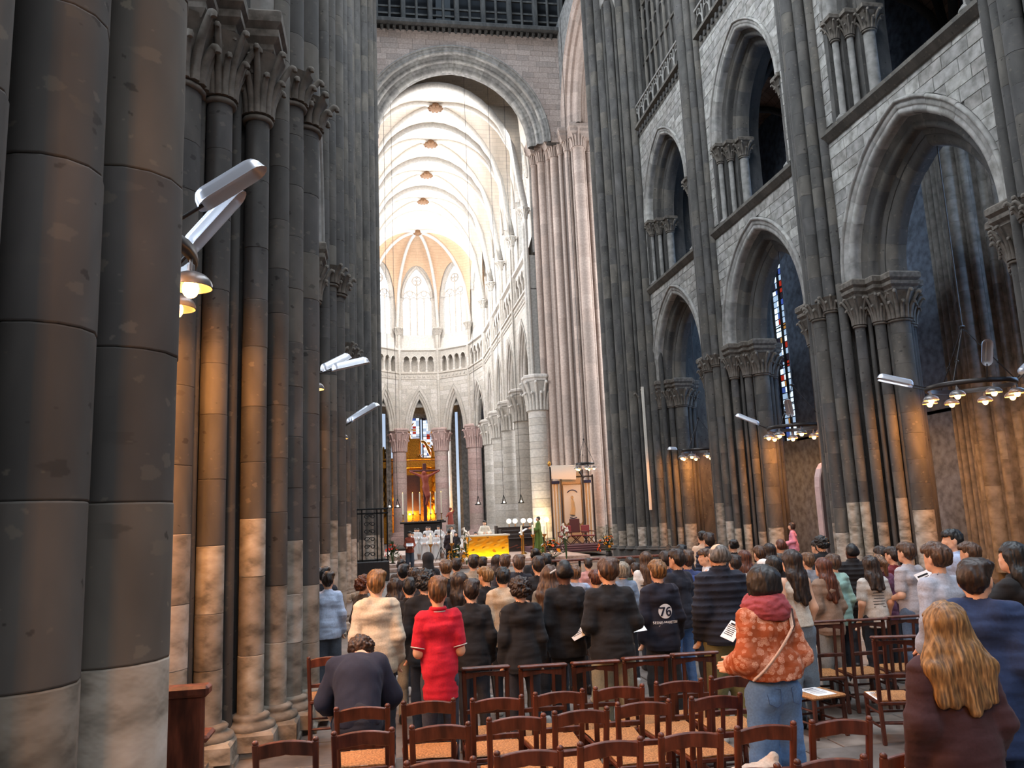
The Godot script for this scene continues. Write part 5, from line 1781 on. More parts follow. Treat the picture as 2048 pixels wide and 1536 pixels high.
		var N := PackedVector3Array()
		N.resize(P.size())
		normals_of(P, N, Q)
		if wrinkle != null:
			for i in P.size():
				P[i] += N[i] * float(wrinkle.call(P[i], N[i]))
			N.fill(Vector3.ZERO)
			normals_of(P, N, Q)
		var at := out.v.size()
		for i in P.size():
			var p := P[i]
			var n := N[i]
			if mirror:
				p.x = -p.x
				n.x = -n.x
			out.v.append(t * p)
			out.n.append((t.basis * n).normalized())
			out.uv.append(Vector2(p.x, p.y))
		for k3 in range(0, Q.size(), 3):
			out.ix.append(at + Q[k3])
			out.ix.append(at + Q[k3 + (1 if mirror else 2)])
			out.ix.append(at + Q[k3 + (2 if mirror else 1)])

	func quad_of(Q: PackedInt32Array, cells: PackedInt32Array, a: int, b: int, e: int, g: int, s: bool) -> void:
		var i0 := cells[a]; var i1 := cells[b]; var i2 := cells[e]; var i3 := cells[g]
		if i0 < 0 or i1 < 0 or i2 < 0 or i3 < 0:
			return
		if s:
			Q.append_array(PackedInt32Array([i0, i2, i1, i0, i3, i2]))
		else:
			Q.append_array(PackedInt32Array([i0, i1, i2, i0, i2, i3]))

	func normals_of(P: PackedVector3Array, N: PackedVector3Array, Q: PackedInt32Array) -> void:
		for k3 in range(0, Q.size(), 3):
			var a := Q[k3]; var b := Q[k3 + 1]; var e := Q[k3 + 2]
			var fn := (P[b] - P[a]).cross(P[e] - P[a])
			N[a] += fn; N[b] += fn; N[e] += fn
		for i in N.size():
			N[i] = N[i].normalized()

# A pose: joints of a 1.72 m figure facing -z. s shoulder, e elbow, w wrist (right side; the left mirrored unless given)
var POSES := {
	"down": {"s": Vector3(0.142, 1.39, 0.01), "e": Vector3(0.19, 1.13, 0.045), "w": Vector3(0.19, 0.9, -0.06)},
	"hold": {"s": Vector3(0.142, 1.39, 0.01), "e": Vector3(0.19, 1.13, 0.04), "w": Vector3(0.13, 1.05, -0.22)},
	"face": {"s": Vector3(0.142, 1.39, 0.01), "e": Vector3(0.24, 1.13, 0.03), "w": Vector3(0.15, 1.02, -0.18), "el": Vector3(-0.27, 1.2, -0.12), "wl": Vector3(-0.15, 1.42, -0.16)},
}
var wr := FastNoiseLite.new()
var fold := func(p: Vector3, _n: Vector3) -> float: return 0.013 * wr.get_noise_3d(p.x * 560, p.y * 230, p.z * 560) + 0.009 * wr.get_noise_3d(p.x * 300 + 90, p.y * 1500, p.z * 300)

func hand_into(out: MB, w: Vector3, dir: Vector3, across: Vector3, curl: float, mirror: bool) -> void:   # right hand from the wrist; across points to the thumb side
	dir = dir.normalized()
	across = (across - dir * across.dot(dir)).normalized()
	var palm := dir.cross(across).normalized()   # the side the fingers curl to
	var lo := w - Vector3.ONE * 0.2
	var F := Field.new(w + dir * 0.09 - Vector3.ONE * 0.125, w + dir * 0.09 + Vector3.ONE * 0.125, 0.0042, 160.0)
	for i in 4:
		var f := (i - 1.5) * 0.02
		F.cap(w + dir * 0.01 + across * f * 0.5, w + dir * 0.088 + across * -f, 0.017, 0.0125)
		var k0 := w + dir * 0.088 - across * f
		var L: float = [0.066, 0.076, 0.07, 0.055][i]
		var d1 := (dir + palm * curl * 0.6).normalized()
		var d2 := (dir * (1.0 - curl * 0.7) + palm * curl * 1.3).normalized()
		F.cap(k0, k0 + d1 * L * 0.52, 0.0095, 0.0085)
		F.cap(k0 + d1 * L * 0.52, k0 + d1 * L * 0.52 + d2 * L * 0.5, 0.0085, 0.007)
	var t0 := w + dir * 0.025 + across * 0.022
	var t1 := t0 + (dir * 0.7 + across * 0.75 + palm * 0.3).normalized() * 0.045
	F.cap(t0, t1, 0.014, 0.011)
	F.cap(t1, t1 + (dir + across * 0.15 + palm * 0.5).normalized() * 0.04, 0.0105, 0.0085)
	F.nets(out, Transform3D(), null, mirror)

func head_mesh() -> MB:
	if cache.has("head"):
		return cache.head
	var out := MB.new()
	var F := Field.new(Vector3(-0.105, 1.43, -0.13), Vector3(0.105, 1.735, 0.13), 0.0046, 90.0)
	F.ell(Vector3(0, 1.618, 0.014), Vector3(0.072, 0.088, 0.092))
	F.ell(Vector3(0, 1.572, -0.03), Vector3(0.056, 0.08, 0.058))
	F.cap(Vector3(-0.024, 1.522, -0.058), Vector3(0.024, 1.522, -0.058), 0.022, 0.022)
	F.cap(Vector3(-0.045, 1.535, -0.02), Vector3(-0.02, 1.516, -0.058), 0.018, 0.018)
	F.cap(Vector3(0.045, 1.535, -0.02), Vector3(0.02, 1.516, -0.058), 0.018, 0.018)
	F.cap(Vector3(0, 1.607, -0.083), Vector3(0, 1.578, -0.101), 0.006, 0.0095)   # nose
	F.cap(Vector3(-0.012, 1.573, -0.09), Vector3(0.012, 1.573, -0.09), 0.006, 0.006)
	F.cap(Vector3(-0.036, 1.618, -0.074), Vector3(0.036, 1.618, -0.074), 0.008, 0.008)   # brow
	F.cap(Vector3(-0.02, 1.546, -0.081), Vector3(0.02, 1.546, -0.081), 0.0055, 0.0055)   # lips
	F.cap(Vector3(-0.017, 1.537, -0.08), Vector3(0.017, 1.537, -0.08), 0.0055, 0.0055)
	for sg in [1.0, -1.0]:
		F.ell(Vector3(0.076 * sg, 1.585, 0.012), Vector3(0.008, 0.03, 0.018))
		F.ell(Vector3(0.036 * sg, 1.575, -0.062), Vector3(0.02, 0.016, 0.014))   # cheek
	F.cap(Vector3(0, 1.435, 0.022), Vector3(0, 1.53, 0.008), 0.051, 0.05)
	F.nets(out)
	cache.head = out
	return out

func add_mb(out: MB, a: MB, t := Transform3D()) -> void:
	var at := out.v.size()
	for i in a.v.size():
		out.v.append(t * a.v[i])
		out.n.append((t.basis * a.n[i]).normalized())
	out.uv.append_array(a.uv)
	for i in a.ix:
		out.ix.append(at + i)

func body_mesh(pose: String) -> ArrayMesh:
	if cache.has("body " + pose):
		return cache["body " + pose]
	var q: Dictionary = POSES[pose]
	var out := MB.new()
	add_mb(out, head_mesh())
	var F := Field.new(Vector3(-0.36, 0.8, -0.32), Vector3(0.36, 1.5, 0.16), 0.0125, 60.0)
	F.cap(Vector3(0, 1.44, 0.02), Vector3(0, 1.49, 0.015), 0.053, 0.05)
	F.cap(Vector3(-0.13, 1.39, 0.015), Vector3(0.13, 1.39, 0.015), 0.05, 0.05)
	F.cap(Vector3(0, 1.28, 0), Vector3(0, 0.98, 0), 0.115, 0.115, 0.7)
	for sg in [1.0, -1.0]:
		var m := Vector3(sg, 1, 1)
		var e: Vector3 = q.e * m
		var w: Vector3 = q.w * m
		if sg < 0 and q.has("el"):
			e = q.el
			w = q.wl
		F.cap(q.s * m, e, 0.046, 0.038)
		F.cap(e, w, 0.039, 0.027)
	F.nets(out)
	for sg in [1.0, -1.0]:
		var m := Vector3(sg, 1, 1)
		var e: Vector3 = q.e * m
		var w: Vector3 = q.w * m
		if sg < 0 and q.has("el"):
			e = q.el
			w = q.wl
		var mm := Vector3(-1, 1, 1) if sg < 0 else Vector3.ONE
		hand_into(out, (w - (w - e).normalized() * 0.01) * mm, (w - e) * mm, Vector3(-0.35, 0.4, -0.8) if pose == "down" else Vector3(-0.2, 1.0, -0.1), 0.55, sg < 0)
	cache["body " + pose] = out.mesh()
	return cache["body " + pose]

func top_mesh(kind: String, pose: String) -> ArrayMesh:
	var key := "top %s %s" % [kind, pose]
	if cache.has(key):
		return cache[key]
	var q: Dictionary = POSES[pose]
	var hem: float = {"tee": 0.82, "polo": 0.755, "sweat": 0.8, "hoodie": 0.79, "puffer": 0.82, "parka": 0.62, "coat": 0.72, "blouse": 0.99, "tank": 0.96}[kind]
	var fat: float = {"tee": 0.006, "polo": 0.017, "sweat": 0.018, "hoodie": 0.024, "puffer": 0.042, "parka": 0.045, "coat": 0.03, "blouse": 0.026, "tank": 0.0}[kind]
	var F := Field.new(Vector3(-0.42, hem - 0.03, -0.36), Vector3(0.42, 1.53, 0.22), 0.0135, 75.0)
	F.cap(Vector3(0, 1.27, 0.005), Vector3(0, 1.08, 0.005), 0.14 + fat * 0.9, 0.137 + fat, 0.72)
	F.cap(Vector3(0, 1.1, 0.006), Vector3(0, 1.0, 0.014), 0.136 + fat, 0.142 + fat, 0.88)
	F.cap(Vector3(0, 1.0, 0.014), Vector3(0, hem - 0.05, 0.016), 0.142 + fat, 0.15 + fat * (1.6 if kind in ["parka", "coat"] else 0.9), 0.97)
	F.cap(Vector3(0, 1.4, 0.012), Vector3(0.125, 1.375, 0.012), 0.058 + fat * 0.5, 0.056 + fat * 0.5)
	F.cap(Vector3(0, 1.4, 0.012), Vector3(-0.125, 1.375, 0.012), 0.058 + fat * 0.5, 0.056 + fat * 0.5)
	F.cap(Vector3(-0.06, 1.31, 0.05), Vector3(0.06, 1.31, 0.05), 0.075 + fat * 0.5, 0.075 + fat * 0.5)
	if kind != "tank":
		F.cap(Vector3(0, 1.415, 0.018), Vector3(0, 1.445, 0.014), 0.066 + fat * 0.3, 0.06 + fat * 0.2)
	for sg in [1.0, -1.0]:
		var m := Vector3(sg, 1, 1)
		var s: Vector3 = q.s * m
		var e: Vector3 = q.e * m
		var w: Vector3 = q.w * m
		if sg < 0 and q.has("el"):
			e = q.el
			w = q.wl
		if kind == "tank":
			continue
		if kind in ["tee", "polo"]:
			F.cap(s, s.lerp(e, 0.72), 0.054 + fat, 0.06 + fat)
		elif kind == "blouse":
			F.cap(s, e, 0.066, 0.08)
			F.cap(e, e.lerp(w, 0.72), 0.086, 0.07)
			F.cap(e.lerp(w, 0.72), w, 0.068, 0.036)
		else:
			F.cap(s, e, 0.052 + fat * 0.7, 0.047 + fat * 0.9)
			F.cap(e, e.lerp(w, 0.97), 0.052 + fat * 0.8, 0.036 + fat * 0.7)
			if kind in ["sweat", "hoodie"]:
				F.cap(e.lerp(w, 0.8), e.lerp(w, 0.86), 0.052 + fat * 0.6, 0.05 + fat * 0.6)
	if kind in ["hoodie", "parka"]:   # the hood lies folded on the back
		var g := 1.25 if kind == "parka" else 1.0
		F.cap(Vector3(-0.1, 1.425, -0.02), Vector3(-0.085, 1.42, 0.07), 0.036 * g, 0.05 * g)
		F.cap(Vector3(0.1, 1.425, -0.02), Vector3(0.085, 1.42, 0.07), 0.036 * g, 0.05 * g)
		F.cap(Vector3(-0.085, 1.42, 0.07), Vector3(0, 1.33, 0.115), 0.05 * g, 0.062 * g, 0.7)
		F.cap(Vector3(0.085, 1.42, 0.07), Vector3(0, 1.33, 0.115), 0.05 * g, 0.062 * g, 0.7)
	if kind == "puffer":
		F.cap(Vector3(0, 1.42, 0.02), Vector3(0, 1.47, 0.016), 0.082, 0.074)
	if kind in ["sweat", "hoodie", "blouse"]:   # ribbed waistband pulls the cloth in
		F.cap(Vector3(-0.03, hem + 0.07, 0.014), Vector3(0.03, hem + 0.07, 0.014), 0.135 + fat, 0.135 + fat, 0.98)
	F.cut_below(hem)
	F.cut(func(p: Vector3) -> bool: return p.y > 1.44 and Vector2(p.x, p.z - 0.012).length() < 0.047)
	var out := MB.new()
	var wrk := fold
	if kind == "puffer":
		wrk = func(p: Vector3, _n: Vector3) -> float: return 0.02 * sqrt(absf(sin(p.y * PI / 0.062))) - 0.012 + 0.006 * wr.get_noise_3d(p.x * 900, p.y * 900, p.z * 900)
	elif kind == "blouse":
		wrk = func(p: Vector3, _n: Vector3) -> float: return 0.014 * wr.get_noise_3d(p.x * 900, p.y * 420, p.z * 900) + 0.008 * wr.get_noise_3d(p.x * 400, p.y * 1600, p.z * 400)
	F.nets(out, Transform3D(), wrk)
	cache[key] = out.mesh()
	return cache[key]

func legs_mesh(kind: String) -> ArrayMesh:
	if cache.has("legs " + kind):
		return cache["legs " + kind]
	var wide: float = {"slim": 0.0, "wide": 0.022, "short": 0.01}[kind]
	var F := Field.new(Vector3(-0.28, 0.02, -0.2), Vector3(0.28, 1.07, 0.2), 0.0145, 60.0)
	F.cap(Vector3(0, 1.04, 0.005), Vector3(0, 0.93, 0.012), 0.125, 0.15, 0.72)
	for sg in [1.0, -1.0]:
		F.cap(Vector3(0.075 * sg, 0.92, 0.035), Vector3(0.07 * sg, 0.88, 0.045), 0.088, 0.08)   # seat
		F.cap(Vector3(0.085 * sg, 0.88, 0.0), Vector3(0.1 * sg, 0.47, -0.005), 0.086 + wide * 0.6, 0.06 + wide)
		F.cap(Vector3(0.1 * sg, 0.47, -0.005), Vector3(0.11 * sg, 0.06, 0.03), 0.06 + wide, 0.05 + wide * 1.2)
	F.cut_above(1.045)
	F.cut_below(0.045 if kind != "short" else 0.5)
	var out := MB.new()
	F.nets(out, Transform3D(), func(p: Vector3, _n: Vector3) -> float: return 0.008 * wr.get_noise_3d(p.x * 700, p.y * 350, p.z * 700) + 0.006 * wr.get_noise_3d(p.x * 400, p.y * 1400, p.z * 400 + 50))
	cache["legs " + kind] = out.mesh()
	return cache["legs " + kind]

func shoe_mesh() -> ArrayMesh:
	if cache.has("shoe"):
		return cache.shoe
	var F := Field.new(Vector3(-0.07, -0.02, -0.21), Vector3(0.07, 0.13, 0.12), 0.01, 80.0)
	F.cap(Vector3(0, 0.035, 0.05), Vector3(0, 0.03, -0.13), 0.04, 0.036)
	F.cap(Vector3(0, 0.09, 0.045), Vector3(0, 0.04, 0.0), 0.042, 0.045)
	F.cut_below(0.0)
	var out := MB.new()
	F.nets(out)
	cache.shoe = out.mesh()
	return cache.shoe

func hair_mesh(kind: String) -> ArrayMesh:
	if cache.has("hair " + kind):
		return cache["hair " + kind]
	var long := kind in ["long", "wavy", "girl"]
	var F := Field.new(Vector3(-0.22, 1.1 if long else 1.42, -0.15), Vector3(0.22, 1.78, 0.25), 0.0075, 75.0)
	F.ell(Vector3(0, 1.63, 0.018), Vector3(0.078, 0.088, 0.097))
	var amp := 0.011
	var st := Vector3(1900, 420, 1900)
	match kind:
		"short":
			F.ell(Vector3(0, 1.655, -0.03), Vector3(0.078, 0.058, 0.072))
			F.cap(Vector3(-0.035, 1.6, 0.06), Vector3(0.035, 1.6, 0.06), 0.042, 0.042)
			F.cap(Vector3(-0.015, 1.55, 0.058), Vector3(0.015, 1.55, 0.058), 0.032, 0.032)
			F.ell(Vector3(0.02, 1.69, 0.0), Vector3(0.075, 0.035, 0.09))
		"mop":
			F.ell(Vector3(0, 1.655, -0.02), Vector3(0.092, 0.068, 0.092))
			F.ell(Vector3(0, 1.62, 0.05), Vector3(0.08, 0.066, 0.066))
			F.cap(Vector3(-0.03, 1.57, 0.055), Vector3(0.03, 1.57, 0.055), 0.04, 0.04)
			amp = 0.016
		"curly":
			F.ell(Vector3(0, 1.65, 0.0), Vector3(0.108, 0.082, 0.108))
			F.ell(Vector3(0, 1.595, 0.05), Vector3(0.1, 0.07, 0.08))
			amp = 0.022
			st = Vector3(1700, 1700, 1700)
		"crop":
			F.cap(Vector3(-0.04, 1.59, 0.06), Vector3(0.04, 1.59, 0.06), 0.045, 0.045)
			amp = 0.003
			st = Vector3(2600, 2600, 2600)
		"thin":
			F.cap(Vector3(-0.055, 1.585, 0.05), Vector3(0.055, 1.585, 0.05), 0.04, 0.04)
			amp = 0.004
		"bob":
			F.ell(Vector3(0, 1.64, 0.015), Vector3(0.096, 0.084, 0.104))
			F.ell(Vector3(0, 1.57, 0.035), Vector3(0.1, 0.075, 0.085))
			F.cap(Vector3(-0.085, 1.6, -0.01), Vector3(-0.078, 1.53, 0.0), 0.022, 0.022)
			F.cap(Vector3(0.085, 1.6, -0.01), Vector3(0.078, 1.53, 0.0), 0.022, 0.022)
		"tail":
			F.cap(Vector3(-0.04, 1.6, 0.05), Vector3(0.04, 1.6, 0.05), 0.048, 0.048)
			F.cap(Vector3(0, 1.62, 0.11), Vector3(0, 1.6, 0.15), 0.03, 0.034)
			F.cap(Vector3(0, 1.6, 0.15), Vector3(0.01, 1.42, 0.15), 0.036, 0.018)
		"bun":
			F.cap(Vector3(-0.04, 1.6, 0.05), Vector3(0.04, 1.6, 0.05), 0.05, 0.05)
			F.ell(Vector3(0, 1.66, 0.115), Vector3(0.05, 0.045, 0.045))
		"long", "girl", "wavy":
			F.ell(Vector3(0, 1.64, 0.015), Vector3(0.09, 0.085, 0.102))
			F.cap(Vector3(0, 1.6, 0.06), Vector3(0, 1.42, 0.1), 0.068, 0.066, 0.75)
			for sg in [1.0, -1.0]:
				F.cap(Vector3(0.075 * sg, 1.62, 0.02), Vector3(0.075 * sg, 1.46, 0.06), 0.03, 0.036)
				F.cap(Vector3(0.06 * sg, 1.48, 0.075), Vector3(0.07 * sg, 1.24 if kind != "girl" else 1.32, 0.13), 0.048, 0.03)
			F.cap(Vector3(0, 1.42, 0.1), Vector3(0.01, 1.2 if kind != "girl" else 1.3, 0.15), 0.07, 0.032, 0.8)
			if kind == "wavy":
				for sg in [1.0, -1.0]:
					F.cap(Vector3(0.08 * sg, 1.58, 0.03), Vector3(0.125 * sg, 1.4, 0.08), 0.035, 0.055)
					F.cap(Vector3(0.125 * sg, 1.4, 0.08), Vector3(0.13 * sg, 1.24, 0.12), 0.055, 0.022)
				amp = 0.012
				st = Vector3(900, 330, 900)
		"hood":
			F.ell(Vector3(0, 1.635, 0.01), Vector3(0.1, 0.105, 0.115))
			F.cap(Vector3(0, 1.58, 0.05), Vector3(0, 1.44, 0.05), 0.085, 0.11)
			amp = 0.004
		"cap":
			F.cap(Vector3(0, 1.655, -0.06), Vector3(0, 1.65, -0.14), 0.05, 0.03)
			amp = 0.0
	F.cut(func(p: Vector3) -> bool: return p.z < -0.03 and p.y < 1.635 + 0.25 * (p.z + 0.09) or (absf(p.x) > 0.045 and p.z < 0.032 and p.y < 1.6 and not long and kind != "bob" and kind != "curly"))
	if kind == "thin":
		F.cut(func(p: Vector3) -> bool: return p.y > 1.665 and p.z < 0.06)
	var out := MB.new()
	var a := amp
	var s := st
	F.nets(out, Transform3D(), func(p: Vector3, _n: Vector3) -> float: return a * (wr.get_noise_3d(p.x * s.x, p.y * s.y, p.z * s.z) + 0.5 * wr.get_noise_3d(p.x * s.x * 2.3, p.y * s.y * 2.3, p.z * s.z * 2.3)))
	cache["hair " + kind] = out.mesh()
	return cache["hair " + kind]

func cloth(c: Color, k := 0) -> Material:
	var key := "cloth %s" % c.to_html()
	if not M.has(key):
		var m := tri_mat(key, c, M.fine, 3.0, 0.9, M.fine, 0.05)
		m.uv1_world_triplanar = false
		m.rim_enabled = true
		m.rim = 0.15
	return M[key]

func hair_mat(c: Color) -> Material:
	var key := "hair %s" % c.to_html()
	if not M.has(key):
		if not M.has("strands"):
			M.strands = noise_tex(0.02, 91, Color(0.35, 0.33, 0.3), Color(1.0, 1.0, 1.0), 4, 256)
		var m := tri_mat(key, c, M.strands, 9.0, 0.5, M.strands, 0.12, Vector3.ZERO, 0.12)
		m.uv1_world_triplanar = false
	return M[key]

func skin(c: Color) -> Material:
	var key := "skin %s" % c.to_html()
	if not M.has(key):
		var m := mat(key, c, 0.55)
		m.subsurf_scatter_enabled = true
		m.subsurf_scatter_strength = 0.08
	return M[key]

func person(spec: Array) -> Node3D:   # x, z, height, turn (degrees, 0 faces the altar), pose, top, top colour, legs, legs colour, hair, hair colour, skin colour, label
	var o := base("person", spec[12], "person", Vector3(spec[0], 0.0, spec[1]), deg_to_rad(spec[3]))
	var k: float = spec[2] / 1.72
	var wide: float = 1.0
	for q in [["bright red", 0.9], ["wide black", 1.14], ["quilted jacket and", 1.1], ["floral", 1.08], ["blue hooded", 1.12], ["maroon coat", 1.08]]:
		if (spec[12] as String).contains(q[0]):
			wide = q[1]
	o.scale = Vector3(k * wide, k, k * lerpf(1.0, wide, 0.6))
	put(o, "body", body_mesh(spec[4]), skin(Color.html(spec[11])))
	put(o, "hair" if not spec[9] in ["hood", "cap"] else ("headscarf" if spec[9] == "hood" else "baseball_cap"), hair_mesh(spec[9]), hair_mat(Color.html(spec[10])) if not spec[9] in ["hood", "cap"] else cloth(Color.html(spec[10])))
	var top := put(o, {"tee": "t_shirt", "polo": "polo_shirt", "sweat": "sweater", "hoodie": "hoodie", "puffer": "quilted_jacket", "parka": "hooded_jacket", "coat": "coat", "blouse": "blouse", "tank": "sleeveless_top"}[spec[5]], top_mesh(spec[5], spec[4]), cloth(Color.html(spec[6])))
	put(o, "trousers", legs_mesh(spec[7]), cloth(Color.html(spec[8])))
	for sg in [1.0, -1.0]:
		put(o, "shoe", shoe_mesh(), M.wooddark if rnd(int(absf(spec[0]) * 100)) > 0.5 else M.shoewhite, Transform3D(Basis(), Vector3(0.11 * sg, 0, 0.03)))
		var e := MB.new()
		if spec[3] > 50 or spec[3] < -50:
			e.ball(Vector3(0.029 * sg, 1.6, -0.077), Vector3(0.012, 0.007, 0.008), 8, 6)
			put(o, "eye", e.mesh(), M.dark)
	o.set_meta("top_node", top)
	return o

# ---------------------------------------------------------------- chairs
func rail_poly(w: float, h: float, arch: float, notch: float) -> PackedVector2Array:   # arched top, scalloped foot
	var p := PackedVector2Array()
	for i in 11:
		var t := i / 10.0 * 2 - 1
		p.append(Vector2(t * w / 2, h + arch * (1 - t * t)))
	for i in range(10, -1, -1):
		var t := i / 10.0 * 2 - 1
		p.append(Vector2(t * w / 2, notch * (pow(1 - absf(t), 0.8) - 0.15 * absf(sin(t * 9)))))
	return p

func make_chair(kind: String) -> Node3D:
	var o := Node3D.new()
	o.name = numbered("church_chair" if kind != "kneel" else "prayer_chair")
	o.set_meta("stem", "church_chair" if kind != "kneel" else "prayer_chair")
	add_child(o)
	tag(o, "rush seated chair", "chair", "rush seated church chairs in rows" if kind != "kneel" else "prayer chairs with arm boards")
	var wood: Material = M.wood if kind != "kneel" else M.wood2
	var fx := 0.19 if kind != "kneel" else 0.172
	var top := 0.855 if kind != "kneel" else 0.9
	var seat_y := 0.44 if kind != "kneel" else 0.36
	for sg in [1.0, -1.0]:   # rear posts lean back above the seat
		var b := MB.new()
		var x: float = 0.168 * sg
		b.bar(Vector3(x, 0, 0.0), Vector3(x, seat_y, -0.02), 0.034, 0.034, 0.005, Vector3.BACK)
		b.bar(Vector3(x, seat_y - 0.004, -0.02), Vector3(x * 1.04, top - 0.01, 0.055 if kind != "kneel" else 0.02), 0.036, 0.03, 0.006, Vector3.BACK)
		b.ball(Vector3(x * 1.04, top - 0.005, 0.055 if kind != "kneel" else 0.02), Vector3(0.02, 0.016, 0.02), 8, 5)
		put(o, "rear_post", b.mesh(), wood)
		var f := MB.new()
		f.bar(Vector3(fx * sg, 0, -0.37), Vector3((fx - 0.002) * sg, seat_y + 0.005, -0.36), 0.036, 0.036, 0.006, Vector3.BACK)
		put(o, "front_leg", f.mesh(), wood)
		for y in [0.14, 0.26]:
			var st := MB.new()
			st.tube(PackedVector3Array([Vector3(0.168 * sg, y, -0.01), Vector3(0.178 * sg, y, -0.18), Vector3(fx * sg, y, -0.365)]), [0.009, 0.013, 0.009], 8)
			put(o, "stretcher", st.mesh(), wood)
	for z in [[-0.006, 0.168, 0.18], [-0.366, fx, 0.2], [-0.366, fx, 0.1]]:
		var st := MB.new()
		st.tube(PackedVector3Array([Vector3(-z[1], z[2], z[0]), Vector3(0, z[2], z[0]), Vector3(z[1], z[2], z[0])]), [0.009, 0.013, 0.009], 8)
		put(o, "stretcher", st.mesh(), wood)
	if kind == "kneel":
		var ab := MB.new()
		ab.boxb(Transform3D(Basis(Vector3.RIGHT, -0.12), Vector3(0, top + 0.02, 0.04)), Vector3(0.395, 0.026, 0.13), 0.01)
		put(o, "arm_board", ab.mesh(), M.wood)
		var ap := MB.new()
		ap.prism(rail_poly(0.33, 0.05, 0.0, 0.025), Transform3D(Basis(), Vector3(0, top - 0.065, 0.01)), 0.018, 0.003, true)
		put(o, "apron", ap.mesh(), wood)
	else:
		var tr := MB.new()
		tr.prism(rail_poly(0.335, 0.078, 0.022, 0.02), Transform3D(Basis(Vector3.RIGHT, 0.13), Vector3(0, top - 0.1, 0.032)), 0.02, 0.004, true)
		put(o, "top_rail", tr.mesh(), wood)
	var mr := MB.new()
	mr.prism(rail_poly(0.33, 0.034, 0.004, 0.0), Transform3D(Basis(Vector3.RIGHT, 0.13), Vector3(0, 0.565, -0.005)), 0.018, 0.004, true)
	put(o, "lower_rail", mr.mesh(), wood)
	if kind == "splat":
		for sg in [1.0, -1.0]:
			var sp := MB.new()
			sp.bar(Vector3(0.05 * sg, 0.58, 0.008), Vector3(0.05 * sg, top - 0.08, 0.04), 0.03, 0.014, 0.003, Vector3.BACK)
			put(o, "splat", sp.mesh(), wood)
	if kind == "kneel":
		for sg in [1.0, -1.0]:
			var sp := MB.new()
			sp.bar(Vector3(0.085 * sg, 0.36, -0.015), Vector3(0.09 * sg, top - 0.02, 0.02), 0.026, 0.02, 0.003, Vector3.BACK)
			put(o, "back_slat", sp.mesh(), wood)
	# woven rush seat: four triangles of cords running to the middle, on a wooden frame
	var fr := MB.new()
	var c := [Vector3(-0.17, seat_y, -0.005), Vector3(0.17, seat_y, -0.005), Vector3(fx + 0.01, seat_y, -0.38), Vector3(-fx - 0.01, seat_y, -0.38)]
	for i in 4:
		fr.bar(c[i] - Vector3(0, 0.012, 0), c[(i + 1) % 4] - Vector3(0, 0.012, 0), 0.024, 0.03, 0.006)
	put(o, "seat_frame", fr.mesh(), wood)
	var ce := Vector3(0, seat_y + 0.012, -0.19)
	for i in 4:
		var a: Vector3 = c[i]
		var e: Vector3 = c[(i + 1) % 4]
		var rows := []
		for k in 23:
			var t := k / 22.0
			var hump := 0.006 * absf(sin(t * PI * 11)) + 0.012
			rows.append(PackedVector3Array([a.lerp(ce, t) + Vector3(0, hump, 0), a.lerp(e, 0.5).lerp(ce, t) + Vector3(0, hump + 0.004, 0), e.lerp(ce, t) + Vector3(0, hump, 0)]))
		var st := MB.new()
		st.grid(rows, false, true)
		for k in 4:
			st.quad(a + Vector3(0, 0.012, 0), a - Vector3(0, 0.03, 0), e - Vector3(0, 0.03, 0), e + Vector3(0, 0.012, 0))
		put(o, "rush_seat", st.mesh(), M.rush)
	return o

